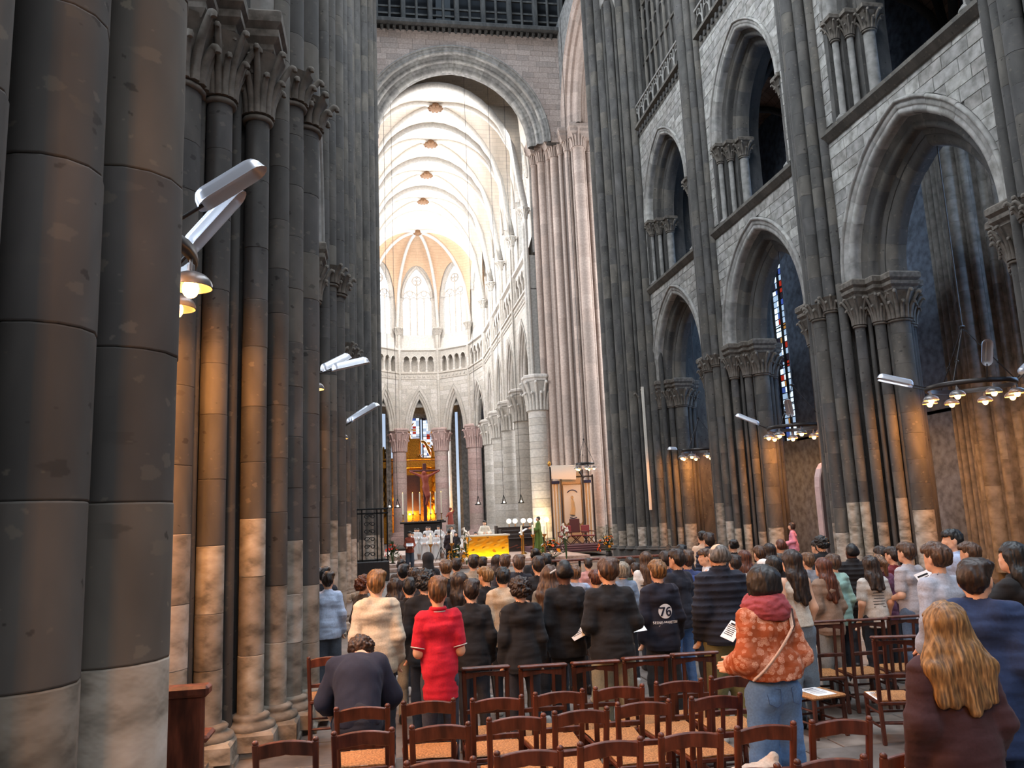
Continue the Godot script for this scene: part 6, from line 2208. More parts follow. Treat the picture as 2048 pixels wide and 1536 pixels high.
func build_chairs() -> void:
	tri_mat("rush", Color(0.78, 0.54, 0.31), noise_tex(0.06, 51, Color(0.6, 0.56, 0.5), Color(1, 1, 1), 4, 256), 3.0, 0.75)
	var proto := {}
	for c in CHAIRS:
		var at := Vector3(c[0], 0, c[1])
		if not proto.has(c[3]):
			var p := make_chair(c[3])
			p.position = at
			p.rotation.y = deg_to_rad(c[2])
			p.set_meta("label", c[4])
			proto[c[3]] = p
			continue
		copy_of(proto[c[3]], c[4], at, deg_to_rad(c[2]))
	# chairs further ahead among the crowd, two rows seen between the standing people
	# cast-off things on the chairs
	var F := Field.new(Vector3(-0.35, -0.02, -0.35), Vector3(0.35, 0.75, 0.35), 0.016, 36.0)
	F.cap(Vector3(-0.12, 0.5, 0.0), Vector3(0.14, 0.62, 0.0), 0.09, 0.08)
	F.cap(Vector3(-0.14, 0.45, 0.02), Vector3(-0.18, 0.12, 0.05), 0.12, 0.1)
	F.cap(Vector3(-0.02, 0.45, 0.0), Vector3(-0.05, 0.1, 0.03), 0.12, 0.12)
	F.cap(Vector3(0.14, 0.62, 0.0), Vector3(0.22, 0.52, -0.05), 0.07, 0.06)
	F.cut_below(0.005)
	var cm := MB.new()
	wr.seed = 4
	F.nets(cm, Transform3D(), func(p: Vector3, _n: Vector3) -> float: return 0.022 * wr.get_noise_3d(p.x * 700, p.y * 700, p.z * 700))
	single("coat", cm.mesh(), cloth(Color(0.13, 0.17, 0.3)), "dark blue padded coat heaped over the end chair by the pillar", "coat", Transform3D(Basis(), Vector3(-0.41, 0.0, -5.0)))
	var G := Field.new(Vector3(-0.25, -0.02, -0.2), Vector3(0.25, 0.2, 0.2), 0.012, 60.0)
	G.cap(Vector3(-0.12, 0.03, 0.0), Vector3(0.13, 0.035, -0.02), 0.06, 0.07)
	G.cap(Vector3(0.1, 0.06, -0.02), Vector3(0.16, 0.13, -0.02), 0.035, 0.025)
	G.cut_below(0.0)
	var gm := MB.new()
	G.nets(gm, Transform3D(), func(p: Vector3, _n: Vector3) -> float: return 0.014 * wr.get_noise_3d(p.x * 1200, p.y * 1200, p.z * 1200))
	single("cloth_bag", gm.mesh(), cloth(Color(0.78, 0.72, 0.66)), "crumpled pale cloth bag on a chair seat behind the flared jeans", "bag", Transform3D(Basis(), Vector3(2.2, 0.47, -4.88)))
	paper(Vector3(4.47, 0.376, -7.0), Vector3(0, 1, 0.02), 0.21, 0.297, -14, "printed white sheet on the seat of the prayer chair by the blonde woman")
	paper(Vector3(4.02, 0.376, -7.35), Vector3(0, 1, 0.02), 0.21, 0.297, 10, "printed white sheet on a low stool in the aisle", true)
	var st := base("stool", "low rush stool in the aisle with a printed sheet on it", "stool", Vector3(4.02, 0, -7.35), deg_to_rad(10))
	for q in [[1, 1], [1, -1], [-1, 1], [-1, -1]]:
		var b := MB.new()
		b.bar(Vector3(0.17 * q[0], 0, 0.16 * q[1]), Vector3(0.16 * q[0], 0.36, 0.15 * q[1]), 0.034, 0.034, 0.005, Vector3.BACK)
		put(st, "leg", b.mesh(), M.wood2)
	for q in [-1.0, 1.0]:
		for y in [0.12, 0.24]:
			var b := MB.new()
			b.tube(PackedVector3Array([Vector3(0.16 * q, y, -0.15), Vector3(0.16 * q, y, 0.15)]), 0.011, 8)
			b.tube(PackedVector3Array([Vector3(-0.16, y + 0.03, 0.15 * q), Vector3(0.16, y + 0.03, 0.15 * q)]), 0.011, 8)
			put(st, "stretcher", b.mesh(), M.wood2)
	var sb := MB.new()
	sb.box(Vector3(0, 0.358, 0), Vector3(0.38, 0.03, 0.36), 0.012)
	put(st, "rush_seat", sb.mesh(), M.rush)

func paper(at: Vector3, n: Vector3, w: float, h: float, turn: float, label: String, on_seat := true, bend := 0.0) -> void:
	var z := n.normalized()
	var x := Vector3.UP.cross(z)
	if x.length() < 0.1:
		x = Vector3.RIGHT
	x = x.normalized().rotated(z, deg_to_rad(turn))
	var t := Transform3D(Basis(x, z.cross(x), z), at)
	var b := MB.new()
	var rows := []
	for i in 7:
		var row := PackedVector3Array()
		for j in 2:
			row.append(Vector3((j - 0.5) * w, (i / 6.0 - 0.5) * h, bend * sin(PI * i / 6.0) + 0.002))
		rows.append(row)
	b.grid(rows)
	b.boxb(Transform3D(Basis(), Vector3(0, 0, 0)), Vector3(w, h, 0.0015)) if bend == 0.0 else null
	var o := base("paper_sheet", label, "paper")
	o.transform = t
	put(o, "sheet", b.mesh(), M.paper)
	for k in 7:   # lines of print
		var l := MB.new()
		l.box(Vector3(-0.01, h * (0.34 - 0.1 * k), 0.0028 + bend * sin(PI * (0.84 - 0.1 * k))), Vector3(w * (0.5 + 0.25 * rnd(k * 7 + int(at.x * 10))), 0.006 if k else 0.016, 0.0006))
		put(o, "print_line", l.mesh(), M.ink)

# ---------------------------------------------------------------- the congregation
func on_back(m: Mesh, y: float, z_add := 0.014, R := 0.19, flat := 0.67, sx := 1.0) -> ArrayMesh:   # wraps a flat mesh round the back of a figure
	var a := m.surface_get_arrays(0)
	var v: PackedVector3Array = a[Mesh.ARRAY_VERTEX]
	var n: PackedVector3Array = a[Mesh.ARRAY_NORMAL]
	for i in v.size():
		var p := v[i]
		var x := clampf(p.x * sx, -R * 0.95, R * 0.95)
		v[i] = Vector3(x, p.y + y, 0.005 + R * flat * sqrt(1.0 - x * x / (R * R)) + z_add + p.z)
	a[Mesh.ARRAY_VERTEX] = v
	var r := ArrayMesh.new()
	var keep := []
	keep.resize(Mesh.ARRAY_MAX)
	for s in [Mesh.ARRAY_VERTEX, Mesh.ARRAY_NORMAL, Mesh.ARRAY_INDEX]:
		keep[s] = a[s]
	r.add_surface_from_arrays(Mesh.PRIMITIVE_TRIANGLES, keep)
	return r

func lettering(s: String, size: float, serif := false, bold := true, depth := 0.002) -> TextMesh:
	var t := TextMesh.new()
	var f := SystemFont.new()
	f.font_names = PackedStringArray(["Droid Serif" if serif else "Droid Sans"])
	f.font_weight = 700 if bold else 400
	t.font = f
	t.text = s
	t.font_size = 48
	t.pixel_size = size / 48.0
	t.depth = depth
	return t

func disc(r: float, r0 := 0.0, n := 28, z := 0.0) -> ArrayMesh:
	var b := MB.new()
	var rows := []
	for i in 5:
		var row := PackedVector3Array()
		var q := lerpf(r0, r, i / 4.0)
		for k in n:
			var a := TAU * k / n
			row.append(Vector3(cos(a) * q, sin(a) * q, z))
		rows.append(row)
	b.grid(rows, true)
	return b.mesh()

func floral() -> Material:
	if M.has("floral"):
		return M.floral
	var im := Image.create(256, 256, false, Image.FORMAT_RGB8)
	im.fill(Color(0.62, 0.3, 0.14))
	for k in 46:
		var c := Vector2(rnd(k * 3) * 256, rnd(k * 3 + 1) * 256)
		var r := 9.0 + 8.0 * rnd(k * 3 + 2)
		for p in 5:
			var a := TAU * p / 5 + k
			var pc := c + Vector2(cos(a), sin(a)) * r * 0.62
			for y in range(int(-r * 0.5), int(r * 0.5) + 1):
				for x in range(int(-r * 0.5), int(r * 0.5) + 1):
					var q := Vector2(x, y).length() / (r * 0.5)
					if q < 1.0 and q > 0.25:
						im.set_pixel(posmod(int(pc.x) + x, 256), posmod(int(pc.y) + y, 256), Color(0.86, 0.68, 0.58).lerp(Color(0.75, 0.5, 0.4), rnd(k + p)))
	var m := tri_mat("floral", Color(1, 1, 1), ImageTexture.create_from_image(im), 3.2, 0.85, M.fine, 0.05)
	m.uv1_world_triplanar = false
	return m

func stripe_ring(parent: Node, called: String, y: float, r: float, flat: float, rad: float, m: Material) -> void:
	var path := PackedVector3Array()
	for i in 24:
		var a := TAU * i / 24
		path.append(Vector3(cos(a) * r, y, 0.006 + sin(a) * r * flat))
	var b := MB.new()
	b.tube(path, rad, 6, false, true)
	put(parent, called, b.mesh(), m)

func figure(s: String) -> Node3D:
	for c in get_children():
		if c.has_meta("top_node") and (c.get_meta("label") as String).contains(s):
			return c
	return null

func build_people() -> void:
	wr.noise_type = FastNoiseLite.TYPE_SIMPLEX_SMOOTH
	wr.seed = 9
	wr.frequency = 0.01
	wr.fractal_octaves = 2
	mat("shoewhite", Color(0.75, 0.74, 0.72), 0.6)
	for p in PEOPLE:
		person(p)
	# red polo: knitted collar and cuffs with a white tipping
	var o: Node3D = figure("red polo")
	stripe_ring(o, "collar", 1.468, 0.066, 1.0, 0.017, cloth(Color(0.78, 0.07, 0.18)))
	stripe_ring(o, "collar_tipping", 1.447, 0.074, 1.0, 0.0045, M.shoewhite)
	for sg in [1.0, -1.0]:
		var q: Dictionary = POSES.hold
		var s: Vector3 = q.s * Vector3(sg, 1, 1)
		var e: Vector3 = q.e * Vector3(sg, 1, 1)
		var b := MB.new()
		b.tube(circle(s.lerp(e, 0.86), 0.071, (e - s).normalized(), 20), 0.005, 6, false, true)
		put(o, "cuff_tipping", b.mesh(), M.shoewhite)
	# number print
	o = figure("number print")
	var white := mat("print", Color(0.86, 0.87, 0.88), 0.8)
	put(o, "round_print", on_back(disc(0.075), 1.2, 0.024, 0.2), white)
	put(o, "number_print", on_back(lettering("76", 0.125), 1.195, 0.027, 0.2, 0.67), M.inknavy)
	put(o, "county_print", on_back(lettering("SEINE-MARITIM", 0.036), 1.085, 0.024, 0.2, 0.67), white)
	put(o, "small_print", on_back(lettering("LE DÉPARTEMENT", 0.02, false, false), 1.05, 0.024, 0.2, 0.67), white)
	o = figure("round dark print")
	for r in [[0.085, 0.078], [0.07, 0.05], [0.035, 0.0]]:
		put(o, "round_print", on_back(disc(r[0], r[1]), 1.17, 0.028, 0.2), M.ink)
	for k in 14:
		var a := TAU * k / 14
		var d := MB.new()
		d.ball(Vector3(cos(a) * 0.06, sin(a) * 0.06, 0), Vector3(0.006, 0.006, 0.002), 6, 4)
		put(o, "print_dot", on_back(d.mesh(), 1.17, 0.03, 0.2), cloth(Color.html("c9bba4")))
	o = figure("white letters")
	put(o, "letter_print", on_back(lettering("BERNI", 0.085), 1.3, 0.05, 0.22, 0.67), white)
	o = figure("printed lines")
	for k in 7:
		var l := MB.new()
		l.box(Vector3(-0.005 * (k % 3), 0, 0), Vector3(0.16 - 0.02 * (k % 2), 0.007, 0.002))
		put(o, "print_line", on_back(l.mesh(), 1.3 - 0.035 * k, 0.014), M.ink)
	o = figure("white striped top")
	for k in 9:
		stripe_ring(o, "stripe", 1.33 - 0.05 * k, 0.18, 0.68, 0.008, M.ink)
	# rust floral blouse with scarf and bag strap
	o = figure("rust floral")
	(o.get_meta("top_node") as MeshInstance3D).material_override = floral()
	var sc := MB.new()
	var F := Field.new(Vector3(-0.17, 1.36, -0.16), Vector3(0.17, 1.56, 0.17), 0.01, 60.0)
	for c in [[1.415, 0.1, 0.034], [1.455, 0.088, 0.036], [1.49, 0.08, 0.03]]:
		for k in 12:
			var a := TAU * k / 12
			var e := TAU * (k + 1) / 12
			F.cap(Vector3(cos(a) * c[1], c[0] + 0.012 * sin(a * 2 + c[0] * 50), 0.01 + sin(a) * c[1]), Vector3(cos(e) * c[1], c[0] + 0.012 * sin(e * 2 + c[0] * 50), 0.01 + sin(e) * c[1]), c[2], c[2])
	F.nets(sc, Transform3D(), func(p: Vector3, _n: Vector3) -> float: return 0.012 * wr.get_noise_3d(p.x * 900, p.y * 2500, p.z * 900))
	put(o, "scarf", sc.mesh(), cloth(Color(0.62, 0.27, 0.3)))
	var sp := PackedVector3Array()
	for i in 15:
		var t := i / 14.0
		var x := lerpf(0.13, -0.2, t)
		sp.append(Vector3(x, lerpf(1.42, 1.02, t), 0.03 + 0.145 * sqrt(maxf(0.0, 1 - x * x / 0.05)) * minf(1.0, 0.35 + t * 3.0) + 0.012))
	for w in [[0.0, Color(0.8, 0.68, 0.6), 0.009], [0.016, Color(0.25, 0.16, 0.13), 0.007], [-0.016, Color(0.8, 0.68, 0.6), 0.007]]:
		var b := MB.new()
		var q := PackedVector3Array()
		for p in sp:
			q.append(p + Vector3(0.7, 0.6, 0) * w[0])
		b.tube(q, w[2], 6)
		put(o, "bag_strap", b.mesh(), cloth(w[1]))
	for sg in [1.0, -1.0]:   # pockets, seam and belt loops of the jeans
		var b := MB.new()
		b.tube(PackedVector3Array([Vector3(0.04 * sg, 0.945, 0.135), Vector3(0.125 * sg, 0.955, 0.105), Vector3(0.12 * sg, 0.86, 0.125), Vector3(0.08 * sg, 0.84, 0.14), Vector3(0.045 * sg, 0.855, 0.14)]), 0.0022, 4, true, true)
		put(o, "pocket_seam", b.mesh(), cloth(Color(0.24, 0.36, 0.55)))
	o = figure("clip, olive")
	var cl := MB.new()
	cl.boxb(Transform3D(Basis(Vector3.BACK, 0.5), Vector3(0.02, 1.66, 0.125)), Vector3(0.09, 0.02, 0.02), 0.006)
	put(o, "hair_clip", cl.mesh(), M.shoewhite)
	for s in ["with glasses looking", "boy with glasses in"]:
		o = figure(s)
		var g := MB.new()
		for sg in [1.0, -1.0]:
			g.tube(circle(Vector3(0.032 * sg, 1.598, -0.094), 0.022, Vector3.BACK, 14), 0.0018, 5, false, true)
			g.tube(PackedVector3Array([Vector3(0.054 * sg, 1.6, -0.09), Vector3(0.08 * sg, 1.6, 0.0)]), 0.0018, 5)
		put(o, "glasses", g.mesh(), M.dark)
	o = figure("blue backpack")
	var bp := MB.new()
	var B := Field.new(Vector3(-0.22, -0.28, -0.12), Vector3(0.22, 0.26, 0.14), 0.014, 45.0)
	B.cap(Vector3(-0.06, -0.14, 0), Vector3(-0.05, 0.12, 0), 0.1, 0.085, 0.75)
	B.cap(Vector3(0.06, -0.14, 0), Vector3(0.05, 0.12, 0), 0.1, 0.085, 0.75)
	B.cap(Vector3(-0.06, -0.13, 0.06), Vector3(0.06, -0.13, 0.06), 0.07, 0.07, 0.7)
	B.nets(bp, Transform3D(), func(p: Vector3, _n: Vector3) -> float: return 0.01 * wr.get_noise_3d(p.x * 700, p.y * 700, p.z * 700))
	single("backpack", bp.mesh(), cloth(Color(0.2, 0.27, 0.5)), "blue backpack worn by the boy in the denim blue top", "backpack", Transform3D(Basis(), o.position + Vector3(0, 1.13, 0.235)))
	# sheets in hands
	paper(Vector3(1.80, 1.03, -7.62), Vector3(-0.3, 0.8, 0.5), 0.15, 0.21, 40, "white sheet held at the elbow of the boy in black sweatshirt and khaki trousers")
	paper(Vector3(2.42, 1.02, -7.78), Vector3(0.1, 0.8, 0.6), 0.2, 0.16, 4, "white printed sheet between the wide black sweatshirt and the number print hoodie")
	paper(Vector3(2.44, 1.25, -5.55), Vector3(-0.3, 0.7, 0.6), 0.1, 0.16, -30, "folded white leaflet in the hand of the woman in the floral blouse")
	paper(Vector3(4.6, 1.42, -6.35), Vector3(-0.2, 0.5, 0.8), 0.15, 0.2, 20, "pale blue hymn sheet before the boy in the grey sweatshirt")
	build_crouching()

func build_crouching() -> void:
	var o := base("person", "figure in a navy jumper bending low over a chair, brown hair showing above the back", "person", Vector3(-0.2, 0, -6.72), 0.0)
	var neck := Vector3(0.02, 0.99, -0.34)
	var th := Transform3D(Basis(Vector3.RIGHT, -1.15), Vector3.ZERO)
	th.origin = neck - th.basis * Vector3(0, 1.44, 0.02)
	var sk := MB.new()
	add_mb(sk, head_mesh(), th)
	var F := Field.new(Vector3(-0.4, 0.3, -0.65), Vector3(0.4, 1.15, 0.25), 0.0135, 60.0)
	F.cap(neck, neck + Vector3(0, 0.02, -0.06), 0.053, 0.05)
	F.cap(Vector3(0, 0.7, 0.0), neck, 0.11, 0.06)
	for sg in [1.0, -1.0]:
		F.cap(Vector3(0.17 * sg, 0.95, -0.25), Vector3(0.27 * sg, 0.7, -0.28), 0.045, 0.038)
		F.cap(Vector3(0.27 * sg, 0.7, -0.28), Vector3(0.2 * sg, 0.5, -0.4), 0.038, 0.028)
		F.cap(Vector3(0.17 * sg, 0.95, -0.25), neck, 0.05, 0.05)
	F.nets(sk)
	for sg in [1.0, -1.0]:
		var mm := Vector3(-1, 1, 1) if sg < 0 else Vector3.ONE
		hand_into(sk, Vector3(0.2, 0.5, -0.4), Vector3(-0.2, -0.7, -0.5), Vector3(-0.5, 0.2, -0.6), 0.5, sg < 0)
	put(o, "body", sk.mesh(), skin(Color.html("d9a98a")))
	put(o, "hair", hair_mesh("curly"), hair_mat(Color.html("5a3f2a")), th)
	var T := Field.new(Vector3(-0.42, 0.5, -0.6), Vector3(0.42, 1.15, 0.32), 0.0135, 36.0)
	T.cap(Vector3(0, 0.6, 0.06), Vector3(0, 0.86, -0.12), 0.175, 0.18, 0.85)
	T.cap(Vector3(0, 0.86, -0.12), Vector3(0, 0.94, -0.24), 0.17, 0.12, 0.85)
	T.cap(Vector3(-0.14, 0.95, -0.25), Vector3(0.14, 0.95, -0.25), 0.085, 0.085)
	for sg in [1.0, -1.0]:
		T.cap(Vector3(0.17 * sg, 0.95, -0.25), Vector3(0.27 * sg, 0.7, -0.27), 0.085, 0.072)
		T.cap(Vector3(0.27 * sg, 0.7, -0.27), Vector3(0.21 * sg, 0.53, -0.39), 0.072, 0.05)
	T.cut_below(0.58)
	var tm := MB.new()
	T.nets(tm, Transform3D(), func(p: Vector3, _n: Vector3) -> float: return 0.012 * wr.get_noise_3d(p.x * 620, p.y * 420, p.z * 620))
	put(o, "jumper", tm.mesh(), cloth(Color(0.1, 0.115, 0.19)))
	var L := Field.new(Vector3(-0.3, 0.02, -0.65), Vector3(0.3, 0.75, 0.3), 0.0145, 42.0)
	L.cap(Vector3(0, 0.62, 0.04), Vector3(0, 0.56, 0.06), 0.16, 0.16)
	for sg in [1.0, -1.0]:
		L.cap(Vector3(0.09 * sg, 0.57, 0.03), Vector3(0.14 * sg, 0.5, -0.38), 0.1, 0.075)
		L.cap(Vector3(0.14 * sg, 0.5, -0.38), Vector3(0.13 * sg, 0.08, -0.16), 0.072, 0.058)
	L.cut_below(0.045)
	var lm := MB.new()
	L.nets(lm, Transform3D(), fold)
	put(o, "trousers", lm.mesh(), cloth(Color(0.12, 0.13, 0.18)))
	for sg in [1.0, -1.0]:
		put(o, "shoe", shoe_mesh(), M.shoewhite, Transform3D(Basis(), Vector3(0.13 * sg, 0, -0.2)))

# ---------------------------------------------------------------- ring chandeliers hung under the arches
func stadium(l: float, w: float, n := 8) -> PackedVector2Array:
	var p := PackedVector2Array()
	for i in n + 1:
		var a := -PI / 2 + PI * i / n
		p.append(Vector2(l / 2 - w / 2 + cos(a) * w / 2, sin(a) * w / 2))
	for i in n + 1:
		var a := PI / 2 + PI * i / n
		p.append(Vector2(-l / 2 + w / 2 + cos(a) * w / 2, sin(a) * w / 2))
	return p

func chandelier(label: String, at: Vector3, R: float, hang_to: float, lamps: int, troughs: Array, energy: float, phase := 0.0) -> void:
	var o := base("chandelier", label, "chandelier", at, 0.0, "ring chandeliers under the arches")
	var b := MB.new()
	var rows := []
	for q in [Vector2(R - 0.05, 0.0), Vector2(R, 0.0), Vector2(R + 0.012, 0.04), Vector2(R, 0.1), Vector2(R - 0.03, 0.1), Vector2(R - 0.03, 0.02), Vector2(R - 0.05, 0.0)]:
		var row := PackedVector3Array()
		for k in 40:
			var a := TAU * k / 40
			row.append(Vector3(cos(a) * q.x, q.y, sin(a) * q.x))
		rows.append(row)
	b.grid(rows, true, true)
	put(o, "ring", b.mesh(), M.ring)
	for k in 3:   # chains to one hook, and the long rod above it
		var a := TAU * k / 3 + 0.5
		var c := MB.new()
		var p0 := Vector3(cos(a) * R, 0.1, sin(a) * R)
		var p1 := Vector3(0, 1.35, 0)
		var pm := p0.lerp(p1, 0.35)
		c.tube(PackedVector3Array([p0, pm, p1]), 0.012, 6)
		c.tube(circle(pm, 0.035, Vector3(cos(a), 0, sin(a)), 10), 0.009, 5, false, true)
		put(o, "chain", c.mesh(), M.ring)
	var rod := MB.new()
	rod.tube(PackedVector3Array([Vector3(0, 1.3, 0), Vector3(0, hang_to - at.y, 0)]), 0.014, 6)
	rod.box(Vector3(0, 1.36, 0), Vector3(0.1, 0.06, 0.1), 0.02)
	put(o, "rod", rod.mesh(), M.ring)
	for k in lamps:
		var a := TAU * k / lamps + phase
		var p := Vector3(cos(a) * (R - 0.02), -0.02, sin(a) * (R - 0.02))
		var s := holder(o, "lamp", Transform3D(Basis(), p))
		var h := MB.new()
		var dome := PackedVector2Array()
		for i in 9:
			var t := i / 8.0 * PI / 2
			dome.append(Vector2(0.15 * cos(t) + 0.006, -0.2 + 0.12 * sin(t)))
		h.lathe(dome, 20)
		var inner := PackedVector2Array()
		for i in 9:
			var t := i / 8.0 * PI / 2
			inner.append(Vector2(0.146 * cos(t) + 0.004, -0.204 + 0.116 * sin(t)))
		h.lathe(inner, 20)
		h.lathe(PackedVector2Array([Vector2(0.03, -0.085), Vector2(0.026, -0.03), Vector2(0.012, -0.015), Vector2(0.012, 0.03)]), 10)
		put(s, "shade", h.mesh(), M.shade)
		var l := MB.new()
		l.ball(Vector3(0, -0.21, 0), Vector3(0.06, 0.07, 0.06), 12, 8)
		l.lathe(PackedVector2Array([Vector2(0.02, -0.16), Vector2(0.024, -0.1)]), 8)
		put(s, "bulb", l.mesh(), M.bulb)
		omni(s, "bulb_light", Vector3(0, -0.212, 0), Color(1.0, 0.66, 0.32), energy, 0.045)
	for tr in troughs:   # unlit floodlight troughs on arms: [compass angle, rise angle, length]
		var a: float = tr[0]
		var hd: float = tr[3] if tr.size() > 3 else a
		var dir := Vector3(cos(hd) * cos(tr[1]), sin(tr[1]), sin(hd) * cos(tr[1]))
		var st := Vector3(cos(a) * R, 0.08, sin(a) * R)
		var f := holder(o, "floodlight")
		var am := MB.new()
		am.tube(PackedVector3Array([st, st + dir * 0.3]), 0.014, 6)
		put(f, "arm", am.mesh(), M.ring)
		var x := dir
		var y := Vector3.UP - x * x.dot(Vector3.UP)
		y = y.normalized()
		var t := Transform3D(Basis(x, y.cross(x) * -1.0, y), st + dir * (0.26 + tr[2] / 2))
		t.basis = Basis(x, x.cross(y) * -1.0, y)
		var sh := MB.new()
		var o1 := stadium(tr[2], 0.2)
		var rr := []
		for q in [[-0.012, 0.006], [0.0, 0.0], [0.05, -0.012], [0.085, -0.035], [0.105, -0.07]]:
			var row := PackedVector3Array()
			for p in MB.inset(o1, -q[1]):
				row.append(t * Vector3(p.x, p.y, q[0]))
			rr.append(row)
		sh.grid(rr, true)
		var cap: PackedVector3Array = rr[4]
		var mid := Vector3.ZERO
		for p in cap:
			mid += p / cap.size()
		for i in cap.size():
			sh.tri(cap[i], cap[(i + 1) % cap.size()], mid)
		put(f, "reflector", sh.mesh(), M.steel)
		var tb := MB.new()
		tb.tube(PackedVector3Array([t * Vector3(-tr[2] * 0.36, 0, 0.055), t * Vector3(tr[2] * 0.36, 0, 0.055)]), 0.012, 8)
		put(f, "tube", tb.mesh(), M.shoewhite)

func build_chandeliers() -> void:
	mat("shoewhite", Color(0.75, 0.74, 0.72), 0.6)
	chandelier("ring chandelier beside the big pillars with two bright trough reflectors above one glowing lamp", Vector3(-2.18, 4.08, -5.95), 0.85, 10.2, 8, [[-0.95, 0.9, 0.69, 0.0], [0.5, 0.62, 0.55, 0.0], [2.4, 0.5, 0.62]], 2.7, 0.0)
	chandelier("ring chandelier in the widest arch of the south arcade, three lamps glowing", Vector3(12.57, 4.45, -15.2), 0.88, 10.2, 8, [[3.5, 0.3, 0.75], [3.95, 0.35, 0.75], [1.9, 1.2, 0.55], [0.2, 0.7, 0.6], [0.7, 0.7, 0.6]], 2.2, 0.2)
	chandelier("ring chandelier half hidden by the middle south pillar, crossed by a strip of stained glass", Vector3(12.5, 4.42, -22.5), 0.85, 10.2, 8, [[3.5, 0.45, 0.75], [3.75, 0.5, 0.75], [2.2, 0.9, 0.6], [0.5, 0.3, 0.6]], 2.2, 0.35)
	chandelier("ring chandelier next to the south crossing pier with two merging lamp glows", Vector3(12.6, 4.4, -30.2), 0.8, 10.2, 8, [[0.4, 0.3, 0.6], [3.0, 0.05, 0.4]], 2.2, 0.1)
	chandelier("ring chandelier beside the canopy, its lamps a single bright glare", Vector3(10.75, 4.75, -41.5), 0.5, 47.4, 5, [], 2.2, 0.4)
	chandelier("ring chandelier behind the north pillars, showing only a pale trough reflector by the third pillar", Vector3(-1.85, 4.5, -13.15), 0.85, 10.2, 6, [[-0.2, 0.25, 0.65], [-0.6, 0.5, 0.65]], 2.0, 0.1)
	chandelier("ring chandelier of the last north bay, two slanted trough reflectors showing near the grille", Vector3(-1.75, 4.45, -20.4), 0.85, 10.2, 6, [[-0.15, 0.6, 0.8], [0.15, 0.5, 0.8], [-0.5, 0.6, 0.8]], 2.0, 0.1)
	chandelier("ring chandelier of the bay beside the viewer, behind the first pillar", Vector3(-1.96, 4.1, 1.0), 0.85, 10.2, 8, [[2.4, 0.5, 0.62]], 2.2, 0.0)

# ---------------------------------------------------------------- sanctuary in the crossing and the choir furniture
func lathe_mesh(prof: Array, segs := 16) -> ArrayMesh:
	var p := PackedVector2Array()
	for a in prof:
		p.append(Vector2(a[0], a[1]))
	var b := MB.new()
	b.lathe(p, segs)
	return b.mesh()

func robed(label: String, at: Vector3, h: float, turn: float, robe: Color, hair: String, hc: String, sk: String, arms := 0.0, stole := Color(0, 0, 0, 0)) -> Node3D:   # a figure in a long robe; arms: how far the hands reach forward
	var o := base("person", label, "person", at, deg_to_rad(turn))
	o.scale = Vector3.ONE * (h / 1.72)
	var key := "robed body %.1f" % arms
	var w := Vector3(0.1, 1.06 + arms * 0.1, -0.2 - arms * 0.12)
	var e := Vector3(0.25, 1.12, 0.0)
	if not cache.has(key):
		var sk_ := MB.new()
		add_mb(sk_, head_mesh())
		var F := Field.new(Vector3(-0.36, 0.85, -0.42), Vector3(0.36, 1.5, 0.2), 0.0165, 55.0)
		F.cap(Vector3(0, 1.42, 0.02), Vector3(0, 1.49, 0.015), 0.053, 0.05)
		F.cap(Vector3(-0.13, 1.38, 0.015), Vector3(0.13, 1.38, 0.015), 0.05, 0.05)
		F.cap(Vector3(0, 1.28, 0), Vector3(0, 1.0, 0), 0.11, 0.11, 0.7)
		for sg in [1.0, -1.0]:
			var m := Vector3(sg, 1, 1)
			F.cap(Vector3(0.165, 1.38, 0.01) * m, e * m, 0.045, 0.038)
			F.cap(e * m, w * m, 0.038, 0.026)
		F.nets(sk_)
		for sg in [1.0, -1.0]:
			hand_into(sk_, w, w - e, Vector3(-0.2, 1.0, -0.1), 0.5, sg < 0)
		cache[key] = sk_.mesh()
		var R := Field.new(Vector3(-0.42, 0.0, -0.4), Vector3(0.42, 1.52, 0.4), 0.02, 40.0)
		R.cap(Vector3(0, 1.3, 0.0), Vector3(0, 0.9, 0.0), 0.155, 0.19, 0.75)
		R.cap(Vector3(0, 0.9, 0.0), Vector3(0, 0.0, 0.0), 0.19, 0.28, 0.85)
		R.cap(Vector3(-0.12, 1.37, 0.01), Vector3(0.12, 1.37, 0.01), 0.07, 0.07)
		R.cap(Vector3(0, 1.41, 0.015), Vector3(0, 1.45, 0.012), 0.072, 0.066)
		for sg in [1.0, -1.0]:
			var m := Vector3(sg, 1, 1)
			R.cap(Vector3(0.165, 1.38, 0.01) * m, e * m, 0.075, 0.085)
			R.cap(e * m, (e.lerp(w, 0.9) - Vector3(0, 0.05, 0)) * m, 0.085, 0.085)
		R.cut_below(0.05)
		var rm := MB.new()
		R.nets(rm, Transform3D(), func(p: Vector3, _n: Vector3) -> float: return (0.03 * sin(atan2(p.z, p.x) * 13.0) * clampf(1.1 - p.y, 0.0, 1.0) * 0.6) + 0.01 * wr.get_noise_3d(p.x * 600, p.y * 300, p.z * 600))
		cache[key + " robe"] = rm.mesh()
	put(o, "body", cache[key], skin(Color.html(sk)))
	put(o, "hair", hair_mesh(hair), hair_mat(Color.html(hc)))
	put(o, "robe", cache[key + " robe"], cloth(robe))
	if stole.a > 0.0:
		for sg in [1.0, -1.0]:
			var b := MB.new()
			b.bar(Vector3(0.07 * sg, 1.4, -0.11), Vector3(0.08 * sg, 0.5, -0.235), 0.09, 0.012)
			put(o, "stole", b.mesh(), cloth(stole))
	return o

